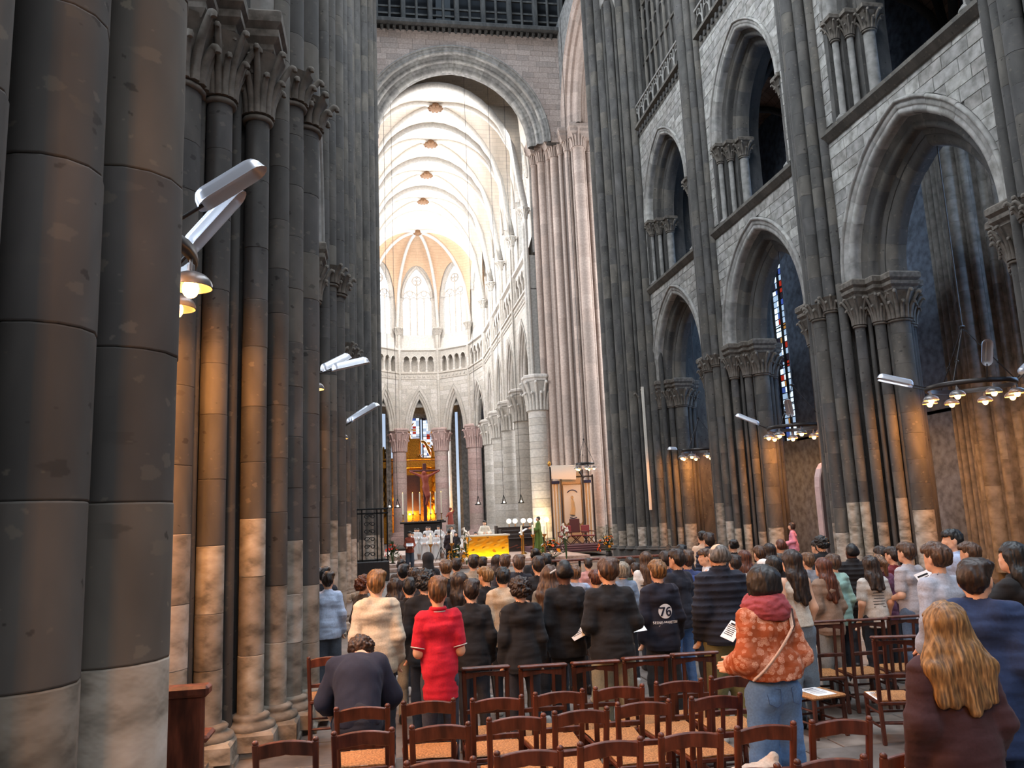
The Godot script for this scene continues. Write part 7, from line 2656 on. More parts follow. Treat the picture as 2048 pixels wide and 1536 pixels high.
func bouquet(label: String, at: Vector3, r: float, h: float, cols: Array, seed_: int, group := "") -> void:
	var o := base("flower_arrangement", label, "flowers", at, 0.0, group)
	put(o, "vase", lathe_mesh([[0.1, 0.0], [0.16, 0.04], [0.18, 0.2], [0.13, 0.3], [0.15, 0.34]], 14), M.ring)
	var lv := MB.new()
	for k in 90:
		var a := rnd(seed_ + k * 3) * TAU
		var e := 0.25 + 1.2 * rnd(seed_ + k * 3 + 1)
		var d := Vector3(cos(a) * cos(e), sin(e), sin(a) * cos(e))
		var p := Vector3(0, 0.3, 0) + Vector3(d.x * r, d.y * h, d.z * r) * (0.5 + 0.5 * rnd(seed_ + k * 3 + 2))
		var side := d.cross(Vector3.UP).normalized() * 0.035
		var tip := p + d * 0.2
		var m := (p + tip) / 2 + Vector3(0, 0.02, 0)
		lv.tri(p, m + side, tip)
		lv.tri(p, tip, m - side)
		lv.tri(p, tip, m + side)
		lv.tri(p, m - side, tip)
		if k % 3 == 0:
			lv.tube(PackedVector3Array([Vector3(0, 0.25, 0), p]), 0.007, 4, false)
	var fo := put(o, "foliage", lv.mesh(), M.leaf)
	fo.set_meta("kind", "stuff")
	for k in 26:
		var a := rnd(seed_ + k * 5 + 400) * TAU
		var e := 0.1 + 1.3 * rnd(seed_ + k * 5 + 401)
		var d := Vector3(cos(a) * cos(e), sin(e), sin(a) * cos(e))
		var p := Vector3(0, 0.3, 0) + Vector3(d.x * r, d.y * h, d.z * r) * (0.75 + 0.3 * rnd(seed_ + k * 5 + 402))
		var fm: String = "flower %d" % (k % 3)
		if not cache.has(fm):
			var b := MB.new()
			var n := 7 + k % 3
			for i in n:
				var q := TAU * i / n
				var c := Vector3(cos(q), 0.35, sin(q))
				var s := Vector3(-sin(q), 0, cos(q)) * 0.028
				b.quad(c * 0.012, c * 0.05 + s, c * 0.085, c * 0.05 - s)
				b.quad(c * 0.012, c * 0.05 - s, c * 0.085, c * 0.05 + s)
			b.ball(Vector3(0, 0.012, 0), Vector3(0.022, 0.014, 0.022), 8, 5)
			cache[fm] = b.mesh()
		var up := d
		var x := up.cross(Vector3.BACK).normalized()
		put(o, "flower", cache[fm], M[cols[k % cols.size()]], Transform3D(Basis(x, up, x.cross(up)).scaled(Vector3.ONE * (0.9 + 0.5 * rnd(k))), p))

func candlestick(label: String, at: Vector3, h: float, ch: float, group: String, m := "brass") -> void:
	var o := base("candlestick", label, "candlestick", at, 0.0, group)
	put(o, "stand", lathe_mesh([[0.16, 0.0], [0.16, 0.03], [0.06, 0.08], [0.03, 0.16], [0.035, h * 0.4], [0.06, h * 0.45], [0.03, h * 0.5], [0.028, h * 0.85], [0.05, h * 0.88], [0.1, h * 0.97], [0.11, h]], 14), M[m])
	put(o, "candle", lathe_mesh([[0.048, h], [0.048, h + ch], [0.01, h + ch + 0.01]], 12), M.wax)
	var f := MB.new()
	f.ball(Vector3(0, h + ch + 0.05, 0), Vector3(0.014, 0.035, 0.014), 8, 6)
	put(o, "flame", f.mesh(), M.flame)

func build_sanctuary() -> void:
	mat("brass", Color(0.6, 0.42, 0.18), 0.35, 0.85)
	mat("wax", Color(0.93, 0.9, 0.82), 0.5)
	glow("flame", Color(1.0, 0.75, 0.35), 8.0)
	mat("leaf", Color(0.16, 0.26, 0.08), 0.7)
	mat("petalyellow", Color(0.95, 0.68, 0.08), 0.7)
	mat("petalorange", Color(0.9, 0.38, 0.08), 0.7)
	mat("petalwhite", Color(0.92, 0.9, 0.85), 0.7)
	mat("petalred", Color(0.75, 0.12, 0.08), 0.7)
	tri_mat("gold", Color(0.85, 0.58, 0.2), M.stain, 1.0, 0.32, M.grain, 0.6).metallic = 0.85
	tri_mat("carpet", Color(0.3, 0.16, 0.17), M.fine, 2.0, 0.95)
	tri_mat("marble", Color(0.72, 0.62, 0.57), M.stain, 0.6, 0.4)
	tri_mat("beige", Color(0.75, 0.62, 0.46), M.fine, 1.0, 0.9)
	tri_mat("linen", Color(0.82, 0.78, 0.72), M.fine, 2.0, 0.9)
	tri_mat("stripe", Color(0.74, 0.6, 0.42), M.fine, 2.0, 0.9)
	mat("redleather", Color(0.42, 0.12, 0.12), 0.5)
	mat("bluecloth", Color(0.12, 0.14, 0.28), 0.8)
	# platform and steps
	var pl := base("floor_platform", "stepped marble platform of the sanctuary with carpeted steps", "platform", Vector3.ZERO, 0.0, "", "structure")
	for s in [[Vector3(4.6, 0.07, -41.2), Vector3(10.4, 0.15, 10.6), "marble", "step"], [Vector3(4.6, 0.22, -41.6), Vector3(9.8, 0.16, 10.0), "marble", "step"], [Vector3(2.0, 0.42, -43.3), Vector3(4.2, 0.26, 6.2), "marble", "choir_stand"]]:
		var b := MB.new()
		b.box(s[0], s[1], 0.02)
		put(pl, s[3], b.mesh(), M[s[2]])
	for k in 3:
		var b := MB.new()
		b.box(Vector3(9.9, 0.3 + 0.1 * k, -43.4 - 0.35 * k), Vector3(4.4, 0.12, 4.2), 0.02)
		put(pl, "carpet_step", b.mesh(), M.carpet)
	# altar: gold relief front lit from its foot
	var al := base("altar", "block altar with a gold relief front glowing yellow at its foot", "altar", Vector3(5.0, 0.3, -39.2))
	var ab := MB.new()
	ab.box(Vector3(0, 0.5, 0), Vector3(2.1, 1.0, 1.0), 0.02)
	put(al, "block", ab.mesh(), M.gold)
	var tb := MB.new()
	tb.box(Vector3(0, 1.03, 0), Vector3(2.24, 0.08, 1.14), 0.015)
	put(al, "altar_top", tb.mesh(), M.linen)
	var fm := MB.new()
	var rows := []
	for i in 15:
		var row := PackedVector3Array()
		for j in 29:
			var x := -1.03 + 2.06 * j / 28.0
			var y := 0.06 + 0.92 * i / 14.0
			row.append(Vector3(x, y, 0.52 + 0.03 * sin(x * 9 + 5 * sin(y * 5)) * sin(y * 11 + x * 4)))
		rows.append(row)
	fm.grid(rows)
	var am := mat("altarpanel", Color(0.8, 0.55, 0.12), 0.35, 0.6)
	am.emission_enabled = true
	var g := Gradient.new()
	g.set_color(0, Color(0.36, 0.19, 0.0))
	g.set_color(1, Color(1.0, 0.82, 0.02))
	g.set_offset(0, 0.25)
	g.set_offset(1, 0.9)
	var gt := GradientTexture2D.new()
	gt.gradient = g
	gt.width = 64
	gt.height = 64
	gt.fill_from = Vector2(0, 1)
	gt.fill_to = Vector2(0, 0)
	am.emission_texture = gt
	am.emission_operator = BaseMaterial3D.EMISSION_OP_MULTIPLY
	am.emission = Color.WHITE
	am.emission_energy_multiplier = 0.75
	put(al, "lamp_panel", fm.mesh(), am)
	var strip := MB.new()
	strip.box(Vector3(0, 0.02, 0.58), Vector3(2.1, 0.04, 0.08), 0.01)
	put(al, "light_strip", strip.mesh(), glow("altarstrip", Color(1.0, 0.85, 0.1), 3.0))
	area_light("altar_strip_light", Vector3(5.0, 0.37, -38.57), Vector3(0, 1.0, -0.25), Vector2(2.0, 0.08), Color(1.0, 0.8, 0.15), 14.0)
	# candles, flowers
	for k in 3:
		candlestick("tall brass candlestick with a thick white candle, %s from the altar" % ["first", "second", "third"][k], Vector3(6.55 + 0.55 * k, 0.3, -37.9), 1.0, 0.36, "candlesticks beside the altar")
	for k in 2:
		candlestick("candlestick with white candle before the choir children, %s" % ["by the music stand", "by the dark conductor"][k], Vector3([2.2, 3.15][k], 0.15, -36.9), 0.95, 0.4, "candlesticks before the children")
	bouquet("yellow and white flowers below the altar corner", Vector3(3.3, 0.0, -35.6), 0.55, 0.6, ["petalyellow", "petalyellow", "petalwhite"], 10)
	bouquet("yellow and orange flowers under the green robed priest", Vector3(7.5, 0.0, -35.7), 0.6, 0.75, ["petalyellow", "petalorange", "petalwhite"], 60)
	bouquet("orange sunflower bouquet at the foot of the south crossing pier", Vector3(10.9, 0.0, -38.4), 0.6, 0.75, ["petalorange", "petalyellow", "petalyellow"], 90)
	bouquet("orange red flowers beside the woman in the rust jumper", Vector3(0.5, 0.0, -37.3), 0.4, 0.85, ["petalorange", "petalred", "petalwhite"], 130)
	for s in [[3.75, -36.3, "tall white lilies behind the altar flowers"], [8.3, -36.3, "tall white lilies beside the third candle"]]:
		var o := base("lilies", s[2], "flowers", Vector3(s[0], 0.0, s[1]))
		var stem := MB.new()
		for k in 7:
			stem.tube(PackedVector3Array([Vector3(0, 0, 0), Vector3(0.05 * sin(k * 2.0), 0.7, 0.05 * cos(k * 2.0)), Vector3(0.14 * sin(k * 2.0), 1.1 + 0.09 * k, 0.14 * cos(k * 2.0))]), 0.012, 5)
		put(o, "stems", stem.mesh(), M.leaf)
		for k in 7:
			var fl := lathe_mesh([[0.01, -0.06], [0.03, 0.0], [0.06, 0.07], [0.1, 0.12]], 8)
			put(o, "bloom", fl, M.petalwhite, Transform3D(Basis(Vector3(sin(k * 3.0), 0, cos(k * 3.0)).normalized(), 0.7), Vector3(0.14 * sin(k * 2.0), 1.1 + 0.09 * k, 0.14 * cos(k * 2.0))))
	# people of the service
	robed("priest in a green chasuble reading at the lectern", Vector3(7.9, 0.3, -40.6), 1.84, 75, Color(0.29, 0.37, 0.1), "crop", "2a1d16", "b98a6c", 1.0, Color(0.75, 0.66, 0.3))
	robed("celebrant in white behind the gold altar", Vector3(5.2, 0.3, -41.0), 1.74, 180, Color(0.86, 0.82, 0.74), "short", "1f1813", "cf9f80", 0.4)
	var kn := ["at the end nearest the grille", "with folded hands", "tallest of the first three", "with hands at the waist", "beside the music stand", "behind the music stand", "with a dark red book", "next to last of the row", "beside the conductor", "half hidden by the conductor", "in the rear row, small", "in the rear row, head only"]
	for k in 12:
		var row := k / 4
		robed("choir child in a long white robe " + kn[k], Vector3(1.5 + 0.56 * (k % 4) + 0.17 * row, 0.3 + (0.0 if row == 0 else 0.25), -39.3 - 0.8 * row), 1.22 + 0.12 * rnd(k * 5), 165 + 30 * rnd(k), Color(0.86, 0.85, 0.84), ["short", "bob", "mop", "long"][k % 4], ["2a1d16", "4a3020", "15110f", "6b4a2f"][k % 4], "c99a7c", 0.2)
	person([3.12, -37.9, 1.72, 8, "down", "sweat", "251519", "slim", "1a1416", "short", "2a1d16", "c08d6c", "conductor in dark clothes with his back to the nave"])
	person([3.5, -38.5, 1.58, 172, "hold", "sweat", "1a191c", "slim", "17171a", "long", "15110f", "c99a7c", "girl with long dark hair in black beside the conductor"])
	person([1.22, -35.6, 1.73, 178, "hold", "sweat", "8a3f2a", "wide", "3f4a58", "mop", "1f1813", "c99a7c", "woman in a rust jumper and jeans holding an open booklet, facing the nave"])
	paper(Vector3(1.22, 1.16, -35.28), Vector3(0, 0.8, 0.6), 0.3, 0.2, 0, "open booklet in the hands of the woman in the rust jumper")
	for k in 5:
		person([4.35 + 0.33 * k, -43.5 - 0.25 * (k % 2), 1.35 + 0.05 * (k % 3), 180, "down", "sweat", ["d8d4cc", "2a2a30", "8c8880", "35302e", "c9c4bb"][k], "slim", "24242a", ["bob", "short", "mop", "short", "long"][k], ["2a1d16", "3a2618", "15110f", "4a3020", "2a1d16"][k], "cf9f80", ["child standing beyond the altar, pale top, bobbed hair", "child beyond the altar in a dark top", "child beyond the altar in a grey top", "child beyond the altar in brown", "child beyond the altar with long hair and a pale top"][k]])
	person([12.35, -23.1, 1.62, 60, "hold", "sweat", "d48aa0", "slim", "2a2a30", "bob", "3a2618", "c99a7c", "woman in pink standing in the side aisle doorway"])
	# music stand
	var ms := base("music_stand", "thin black tripod music stand before the choir children", "music stand", Vector3(2.72, 0.15, -37.6))
	var mb_ := MB.new()
	mb_.tube(PackedVector3Array([Vector3(0, 0.5, 0), Vector3(0, 2.0, 0)]), 0.018, 6)
	put(ms, "pole", mb_.mesh(), M.iron)
	for k in 3:
		var a := TAU * k / 3 + 0.4
		var b := MB.new()
		b.tube(PackedVector3Array([Vector3(0, 0.8, 0), Vector3(cos(a) * 0.45, 0.0, sin(a) * 0.45)]), 0.014, 6)
		put(ms, "leg", b.mesh(), M.iron)
	var mt := MB.new()
	mt.box(Vector3(0, 2.0, 0), Vector3(0.34, 0.05, 0.1), 0.01)
	put(ms, "bar", mt.mesh(), M.iron)
	# lectern with book before the priest
	var le := base("lectern", "slim lectern with an open book before the green robed priest", "lectern", Vector3(7.12, 0.3, -40.7))
	put(le, "column", lathe_mesh([[0.16, 0], [0.14, 0.05], [0.04, 0.1], [0.04, 1.1]], 10), M.brass)
	var bk := MB.new()
	bk.boxb(Transform3D(Basis(Vector3.BACK, 0.5), Vector3(0, 1.15, 0)), Vector3(0.42, 0.04, 0.5), 0.01)
	put(le, "book", bk.mesh(), M.paper)
	# canopy over the bishop's seat
	var ca := base("canopy", "tall canopy with striped hangings, a white valance and a beige back panel", "canopy", Vector3(10.65, 0.0, -44.9))
	var bd := MB.new()
	bd.box(Vector3(0.12, 2.45, -0.35), Vector3(1.3, 4.3, 0.1), 0.02)
	put(ca, "back_panel", bd.mesh(), M.beige)
	for s in [[-0.78, 0.42], [1.08, 0.42]]:
		var n := 6
		for k in n:
			var st := MB.new()
			st.lathe(PackedVector2Array([Vector2(0.048, 0.3), Vector2(0.05, 4.1)]), 8, Transform3D(Basis(), Vector3(s[0] + (k - 2.5) * 0.085, 0, -0.28)))
			put(ca, "hanging_fold", st.mesh(), M.stripe if k % 2 == 0 else M.linen)
		var bb := MB.new()
		bb.box(Vector3(s[0], 4.02, -0.22), Vector3(0.52, 0.16, 0.08), 0.01)
		put(ca, "blue_band", bb.mesh(), M.bluecloth)
	for s in [[-1.08, 0.0, 4.9], [-0.5, 0.1, 4.6], [0.78, 0.1, 4.7], [1.38, 0.0, 4.4]]:
		var po := MB.new()
		po.bar(Vector3(s[0], 0.3, s[1]), Vector3(s[0], s[2], s[1]), 0.09, 0.09, 0.015, Vector3.BACK)
		put(ca, "post", po.mesh(), M.wooddark)
	var va := MB.new()
	va.grid([PackedVector3Array([Vector3(-1.12, 4.95, 0.35), Vector3(-0.4, 4.96, 0.4), Vector3(0.35, 4.92, 0.35)]), PackedVector3Array([Vector3(-1.1, 4.55, 0.4), Vector3(-0.4, 4.5, 0.45), Vector3(0.34, 4.5, 0.38)]), PackedVector3Array([Vector3(-1.1, 4.2, 0.36), Vector3(-0.4, 4.15, 0.4), Vector3(0.33, 4.12, 0.36)])], false, true)
	va.box(Vector3(-0.38, 4.92, 0.0), Vector3(1.46, 0.06, 0.75), 0.02)
	put(ca, "valance", va.mesh(), M.linen)
	var br := MB.new()
	br.bar(Vector3(0.35, 4.9, 0.3), Vector3(0.85, 4.2, 0.1), 0.1, 0.08, 0.01)
	br.bar(Vector3(-1.1, 4.3, 0.0), Vector3(1.4, 4.3, 0.0), 0.08, 0.08, 0.01)
	put(ca, "bracket", br.mesh(), M.wooddark)
	put(ca, "lantern_finial", lathe_mesh([[0.02, 4.9], [0.09, 4.98], [0.1, 5.1], [0.06, 5.2], [0.02, 5.25]], 10), M.brass, Transform3D(Basis(), Vector3(-1.12, 0, 0.02)))
	# heraldic banner on the panel: pale shield shape with a stag-like crest of lines
	var ba := base("banner", "pale embroidered hanging with a seated figure on the canopy's back panel", "banner", Vector3(10.85, 0, -45.16))
	var out := PackedVector2Array([Vector2(-0.52, 3.85), Vector2(-0.52, 1.75), Vector2(-0.42, 1.6), Vector2(-0.3, 1.72), Vector2(-0.22, 1.75), Vector2(-0.12, 1.5), Vector2(0, 1.38), Vector2(0.12, 1.5), Vector2(0.22, 1.75), Vector2(0.3, 1.72), Vector2(0.42, 1.6), Vector2(0.52, 1.75), Vector2(0.52, 3.85)])
	var bn := MB.new()
	bn.prism(out, Transform3D(), 0.03, 0.008, true)
	put(ba, "cloth", bn.mesh(), M.linen)
	var bo := MB.new()
	var path := PackedVector3Array()
	for p in MB.inset(out, -0.05):
		path.append(Vector3(p.x, p.y, 0.035))
	bo.tube(path, 0.014, 5, false, true)
	put(ba, "border", bo.mesh(), M.brass)
	var fig := MB.new()
	fig.tube(PackedVector3Array([Vector3(-0.05, 2.15, 0.035), Vector3(0.02, 2.5, 0.04), Vector3(0.0, 2.85, 0.04), Vector3(-0.03, 3.05, 0.04)]), [0.16, 0.13, 0.1, 0.06], 8)
	fig.ball(Vector3(-0.02, 3.14, 0.04), Vector3(0.08, 0.1, 0.03), 10, 7)
	put(ba, "embroidered_figure", fig.mesh(), M.stripe)
	var arcb := MB.new()
	var ap := PackedVector3Array()
	for i in 9:
		var a := PI * (0.2 + 0.6 * i / 8.0)
		ap.append(Vector3(cos(a) * 0.36, 3.2 + sin(a) * 0.36, 0.035))
	arcb.tube(ap, 0.03, 6)
	arcb.tube(PackedVector3Array([Vector3(-0.2, 2.0, 0.035), Vector3(0.0, 1.95, 0.035), Vector3(0.2, 2.0, 0.035)]), 0.03, 6)
	put(ba, "embroidered_arch", arcb.mesh(), M.bluecloth)
	# three red folding armchairs
	for k in 3:
		var ac := base("armchair", "red leather x-framed armchair %s" % ["by the canopy's near post", "under the banner with a crest on its back", "beside the orange bouquet"][k], "chair", Vector3([9.85, 10.62, 11.15][k], [0.55, 0.55, 0.55][k] - 0.0, [-43.2, -43.75, -43.1][k]), deg_to_rad([150, 180, 205][k]))
		var se := MB.new()
		se.box(Vector3(0, 0.46, 0), Vector3(0.56, 0.08, 0.5), 0.03)
		put(ac, "seat", se.mesh(), M.redleather)
		var bk2 := MB.new()
		bk2.box(Vector3(0, 0.82 if k != 1 else 1.0, 0.26), Vector3(0.58, 0.42 if k != 1 else 0.75, 0.05), 0.02)
		put(ac, "backrest", bk2.mesh(), M.redleather if k != 1 else M.carpet)
		for sg in [1.0, -1.0]:
			var fr := MB.new()
			fr.bar(Vector3(0.28 * sg, 0.0, -0.22), Vector3(-0.2 * sg, 0.44, -0.22), 0.05, 0.04, 0.01, Vector3.BACK)
			fr.bar(Vector3(0.28 * sg, 0.0, 0.22), Vector3(-0.2 * sg, 0.44, 0.22), 0.05, 0.04, 0.01, Vector3.BACK)
			put(ac, "leg", fr.mesh(), M.wood2)
			var ar := MB.new()
			ar.bar(Vector3(0.3 * sg, 0.68, -0.26), Vector3(0.3 * sg, 0.7, 0.26), 0.06, 0.05, 0.015)
			ar.bar(Vector3(0.3 * sg, 0.45, -0.2), Vector3(0.3 * sg, 0.67, -0.2), 0.04, 0.04, 0.01, Vector3.BACK)
			put(ac, "armrest", ar.mesh(), M.wood2)
	# communion rail before the platform
	var ra := base("rail", "long wooden rail on black legs before the sanctuary", "rail", Vector3(6.6, 0, -21.45))
	var rt := MB.new()
	rt.box(Vector3(0, 0.93, 0), Vector3(4.3, 0.06, 0.24), 0.015)
	put(ra, "top_board", rt.mesh(), M.wood)
	for k in 7:
		var lg := MB.new()
		lg.bar(Vector3(-2.0 + 0.66 * k, 0, 0), Vector3(-2.0 + 0.66 * k, 0.9, 0), 0.06, 0.06, 0.01, Vector3.BACK)
		put(ra, "leg", lg.mesh(), M.iron)
	# wrought iron grille by the north crossing pier on a dark plinth
	var gr := base("grille", "black wrought iron grille with scrollwork by the dark crossing pier", "grille", Vector3(-0.5, 0, -31.1))
	var gb := MB.new()
	gb.box(Vector3(0, 0.36, -0.2), Vector3(1.6, 0.72, 0.8), 0.03)
	put(gr, "plinth", gb.mesh(), M.wooddark)
	for x in [-0.78, -0.4, -0.2, 0.36, 0.52, 0.74]:
		var b := MB.new()
		b.bar(Vector3(x, 0.72, 0), Vector3(x, 2.66, 0), 0.05, 0.05, 0.008, Vector3.BACK)
		put(gr, "upright", b.mesh(), M.iron)
	for y in [0.76, 2.5, 2.66]:
		var b := MB.new()
		b.bar(Vector3(-0.8, y, 0), Vector3(0.78, y, 0), 0.05, 0.06, 0.01)
		put(gr, "crossbar", b.mesh(), M.iron)
	for c in [[0.08, 0.2], [-0.6, 0.16]]:
		for k in 6:
			for sg in [1.0, -1.0]:
				var b := MB.new()
				var q := PackedVector3Array()
				for i in 15:
					var a := i / 14.0 * TAU * 1.2
					var r: float = c[1] * 0.62 * (1.0 - i / 20.0)
					q.append(Vector3(c[0] + sg * (c[1] * 0.5 - 0.0) - sg * cos(a) * r, 0.98 + 0.28 * k + sin(a) * r * 0.7, 0))
				b.tube(q, 0.016, 5)
				put(gr, "scroll", b.mesh(), M.iron)
	# pale board leaning on the south crossing pier and a carved slab at the middle pillar
	var sb := MB.new()
	sb.boxb(Transform3D(Basis(Vector3.BACK, 0.0), Vector3(0, 2.63, 0)), Vector3(0.12, 5.26, 0.05), 0.01)
	single("board", sb.mesh(), M.linen, "narrow pale board fixed to the south crossing pier shafts", "board", Transform3D(Basis(), Vector3(11.2, 2.2, -32.68)))
	var sl := PackedVector2Array([Vector2(-0.75, 0.0), Vector2(0.75, 0.0)])
	for i in 9:
		var a := PI * i / 8.0
		sl.append(Vector2(cos(a) * 0.75, 2.6 + sin(a) * 0.7))
	var sm := MB.new()
	sm.prism(sl, Transform3D(Basis(Vector3.UP, PI / 2), Vector3.ZERO), 0.16, 0.03, true)
	single("stone_slab", sm.mesh(), M.pink0, "tall round topped pale slab set against the middle south pillar", "slab", Transform3D(Basis(Vector3.UP, -0.9), Vector3(12.3, 0, -20.9)))
	# dark wooden box seat cut off beside the first pillar
	var bx := base("bench_end", "dark red wooden bench end behind the first pillar", "bench", Vector3(-1.14, 0, -4.95))
	for s in [[Vector3(0, 0.6, 0), Vector3(0.3, 1.2, 0.06)], [Vector3(0.02, 0.95, -0.12), Vector3(0.3, 0.04, 0.22)], [Vector3(0, 1.22, 0), Vector3(0.36, 0.06, 0.12)]]:
		var b := MB.new()
		b.box(s[0], s[1], 0.015)
		put(bx, "board", b.mesh(), M.wood)
	build_choir_furniture()

func build_choir_furniture() -> void:
	# stalls with globe reading lamps
	for r in 3:
		var st := base("choir_stall", "dark wooden choir stall bench, %s row from the altar" % ["first", "second", "third"][r], "choir stall", Vector3(7.85 - 0.05 * r, 0, -44.6 - 1.35 * r), 0.0, "dark choir stalls")
		for s in [["seat", Vector3(0, 0.5 + 0.2 * r, 0), Vector3(2.1, 0.08, 0.45)], ["backrest", Vector3(0, 0.85 + 0.2 * r, -0.25), Vector3(2.1, 0.7, 0.07)], ["desk", Vector3(0, 1.0 + 0.2 * r, 0.45), Vector3(2.1, 0.06, 0.3)], ["front", Vector3(0, 0.5 + 0.1 * r, 0.45), Vector3(2.1, 1.0 + 0.2 * r, 0.06)], ["end_panel", Vector3(-1.08, 0.65 + 0.1 * r, 0.05), Vector3(0.08, 1.3 + 0.2 * r, 0.9)]]:
			var b := MB.new()
			b.box(s[1], s[2], 0.015)
			put(st, s[0], b.mesh(), M.wooddark)
		for k in 4:
			var b := MB.new()
			b.boxb(Transform3D(Basis(Vector3.BACK, 0.28), Vector3(-0.75 + 0.5 * k, 0.55, 0.49)), Vector3(0.6, 0.06, 0.04), 0.01)
			put(st, "slat", b.mesh(), M.wood)
	for k in 6:
		var x: float = [7.55, 7.92, 8.42, 8.82, 9.22, 9.85][k]
		var o := base("globe_lamp", "white globe lamp on a slim stem beside the choir stalls, %s from the altar" % ["first", "second", "third", "fourth", "fifth", "last"][k], "lamp", Vector3(x, 0.0, -47.9), 0.0, "globe lamps along the choir stalls")
		put(o, "stem", lathe_mesh([[0.14, 0.0], [0.13, 0.03], [0.02, 0.06], [0.02, 1.8]], 8), M.brass)
		var b := MB.new()
		b.ball(Vector3(0, 1.93, 0), Vector3(0.15, 0.14, 0.15), 14, 10)
		put(o, "globe", b.mesh(), M.globe if M.has("globe") else glow("globe", Color(1.0, 0.93, 0.8), 3.0))
		omni(o, "globe_light", Vector3(0, 1.93, 0), Color(1.0, 0.85, 0.6), 1.2, 0.1)
	# small hanging lamps in dark triangular frames
	for s in [[5.75, 0], [7.3, 1], [8.35, 2], [0.52, 3], [0.98, 4]]:
		var o := base("hanging_lamp", "small hanging lamp in a dark triangular frame, %s" % ["before the pink column south of the altar", "before the banded column, lower of two", "before the banded column beside the priest", "before the north pink column", "just beside the north pink column"][s[1]], "lamp", Vector3(s[0], 3.0, -48.0), 0.0, "hanging choir lamps")
		var b := MB.new()
		for k in 3:
			var a := TAU * k / 3
			b.tube(PackedVector3Array([Vector3(cos(a) * 0.16, 0, sin(a) * 0.16), Vector3(0, 0.5, 0)]), 0.022, 5)
		b.tube(circle(Vector3.ZERO, 0.17, Vector3.UP, 14), 0.03, 6, false, true)
		put(o, "frame", b.mesh(), M.iron)
		var w := MB.new()
		w.tube(PackedVector3Array([Vector3(0, 0.5, 0), Vector3(0, 28.2, 0)]), 0.012, 5)
		put(o, "wire", w.mesh(), M.iron)
		var l := MB.new()
		l.ball(Vector3(0, 0.06, 0), Vector3(0.07, 0.08, 0.07), 10, 7)
		put(o, "lamp_glass", l.mesh(), M.globe)
	# crucifix in dark red
	var red := tri_mat("crossred", Color(0.33, 0.1, 0.1), M.fine, 1.0, 0.6)
	var cr := base("crucifix", "large dark red crucifix on the high altar before the gilded altarpiece", "crucifix", Vector3(3.4, 0, -62.8))
	var cb := MB.new()
	cb.bar(Vector3(0, 2.16, 0), Vector3(0, 6.6, 0), 0.26, 0.14, 0.03, Vector3.BACK)
	cb.bar(Vector3(-1.15, 6.02, 0), Vector3(1.2, 6.02, 0), 0.34, 0.14, 0.03)
	put(cr, "cross", cb.mesh(), red)
	var F := Field.new(Vector3(-1.0, -1.7, -0.3), Vector3(1.0, 0.6, 0.4), 0.035, 26.0)
	F.cap(Vector3(0, 0.0, 0.1), Vector3(0.05, -0.55, 0.12), 0.2, 0.15)
	F.cap(Vector3(0.05, -0.55, 0.12), Vector3(0.16, -1.0, 0.22), 0.16, 0.11)
	F.cap(Vector3(0.16, -1.0, 0.22), Vector3(0.05, -1.5, 0.1), 0.1, 0.07)
	F.cap(Vector3(-0.02, -0.55, 0.12), Vector3(0.08, -1.0, 0.2), 0.15, 0.1)
	F.cap(Vector3(-0.2, 0.1, 0.1), Vector3(-0.8, 0.38, 0.08), 0.08, 0.05)
	F.cap(Vector3(0.2, 0.1, 0.1), Vector3(0.8, 0.38, 0.08), 0.08, 0.05)
	F.cap(Vector3(0.0, 0.15, 0.14), Vector3(-0.06, 0.28, 0.18), 0.09, 0.13)
	var cm := MB.new()
	F.nets(cm)
	put(cr, "carved_figure", cm.mesh(), tri_mat("carving", Color(0.6, 0.25, 0.17), M.fine, 1.0, 0.6), Transform3D(Basis().scaled(Vector3.ONE * 1.35), Vector3(0.02, 5.45, 0.1)))
	# high altar table with tall candles
	var ha := base("high_altar", "dark high altar table below the crucifix carrying tall white candles", "altar", Vector3(3.2, 0, -63.0))
	for s in [[Vector3(0, 1.0, 0), Vector3(2.9, 2.0, 1.0)], [Vector3(0, 2.08, 0), Vector3(3.5, 0.16, 1.3)], [Vector3(0, 0.12, 0.3), Vector3(4.4, 0.24, 2.6)]]:
		var b := MB.new()
		b.box(s[0], s[1], 0.04)
		put(ha, "slab", b.mesh(), M.wooddark)
	for k in 6:
		var x: float = [-1.5, -0.75, -0.2, 0.62, 1.0, 1.45][k]
		candlestick("very tall white candle on the high altar, number %s from the north" % ["one", "two", "three", "four", "five", "six"][k], Vector3(3.2 + x, 2.17, -62.9), 0.55, 1.6, "tall candles on the high altar")
	# gilded altarpiece in the axial chapel
	var re := base("altarpiece", "tall gilded baroque altarpiece with twisted columns, angels and a crowning statue", "altarpiece", Vector3(3.0, 0, -86.6))
	for s in [["base", Vector3(0, 1.4, 0), Vector3(6.4, 2.8, 1.2)], ["entablature", Vector3(0, 8.2, 0), Vector3(6.6, 0.8, 1.3)], ["cornice", Vector3(0, 8.75, 0), Vector3(7.0, 0.25, 1.6)], ["frame_panel", Vector3(0, 5.4, -0.4), Vector3(5.6, 5.4, 0.3)], ["attic", Vector3(0, 9.9, -0.2), Vector3(2.6, 2.2, 0.7)]]:
		var b := MB.new()
		b.box(s[1], s[2], 0.06)
		put(re, s[0], b.mesh(), M.gold)
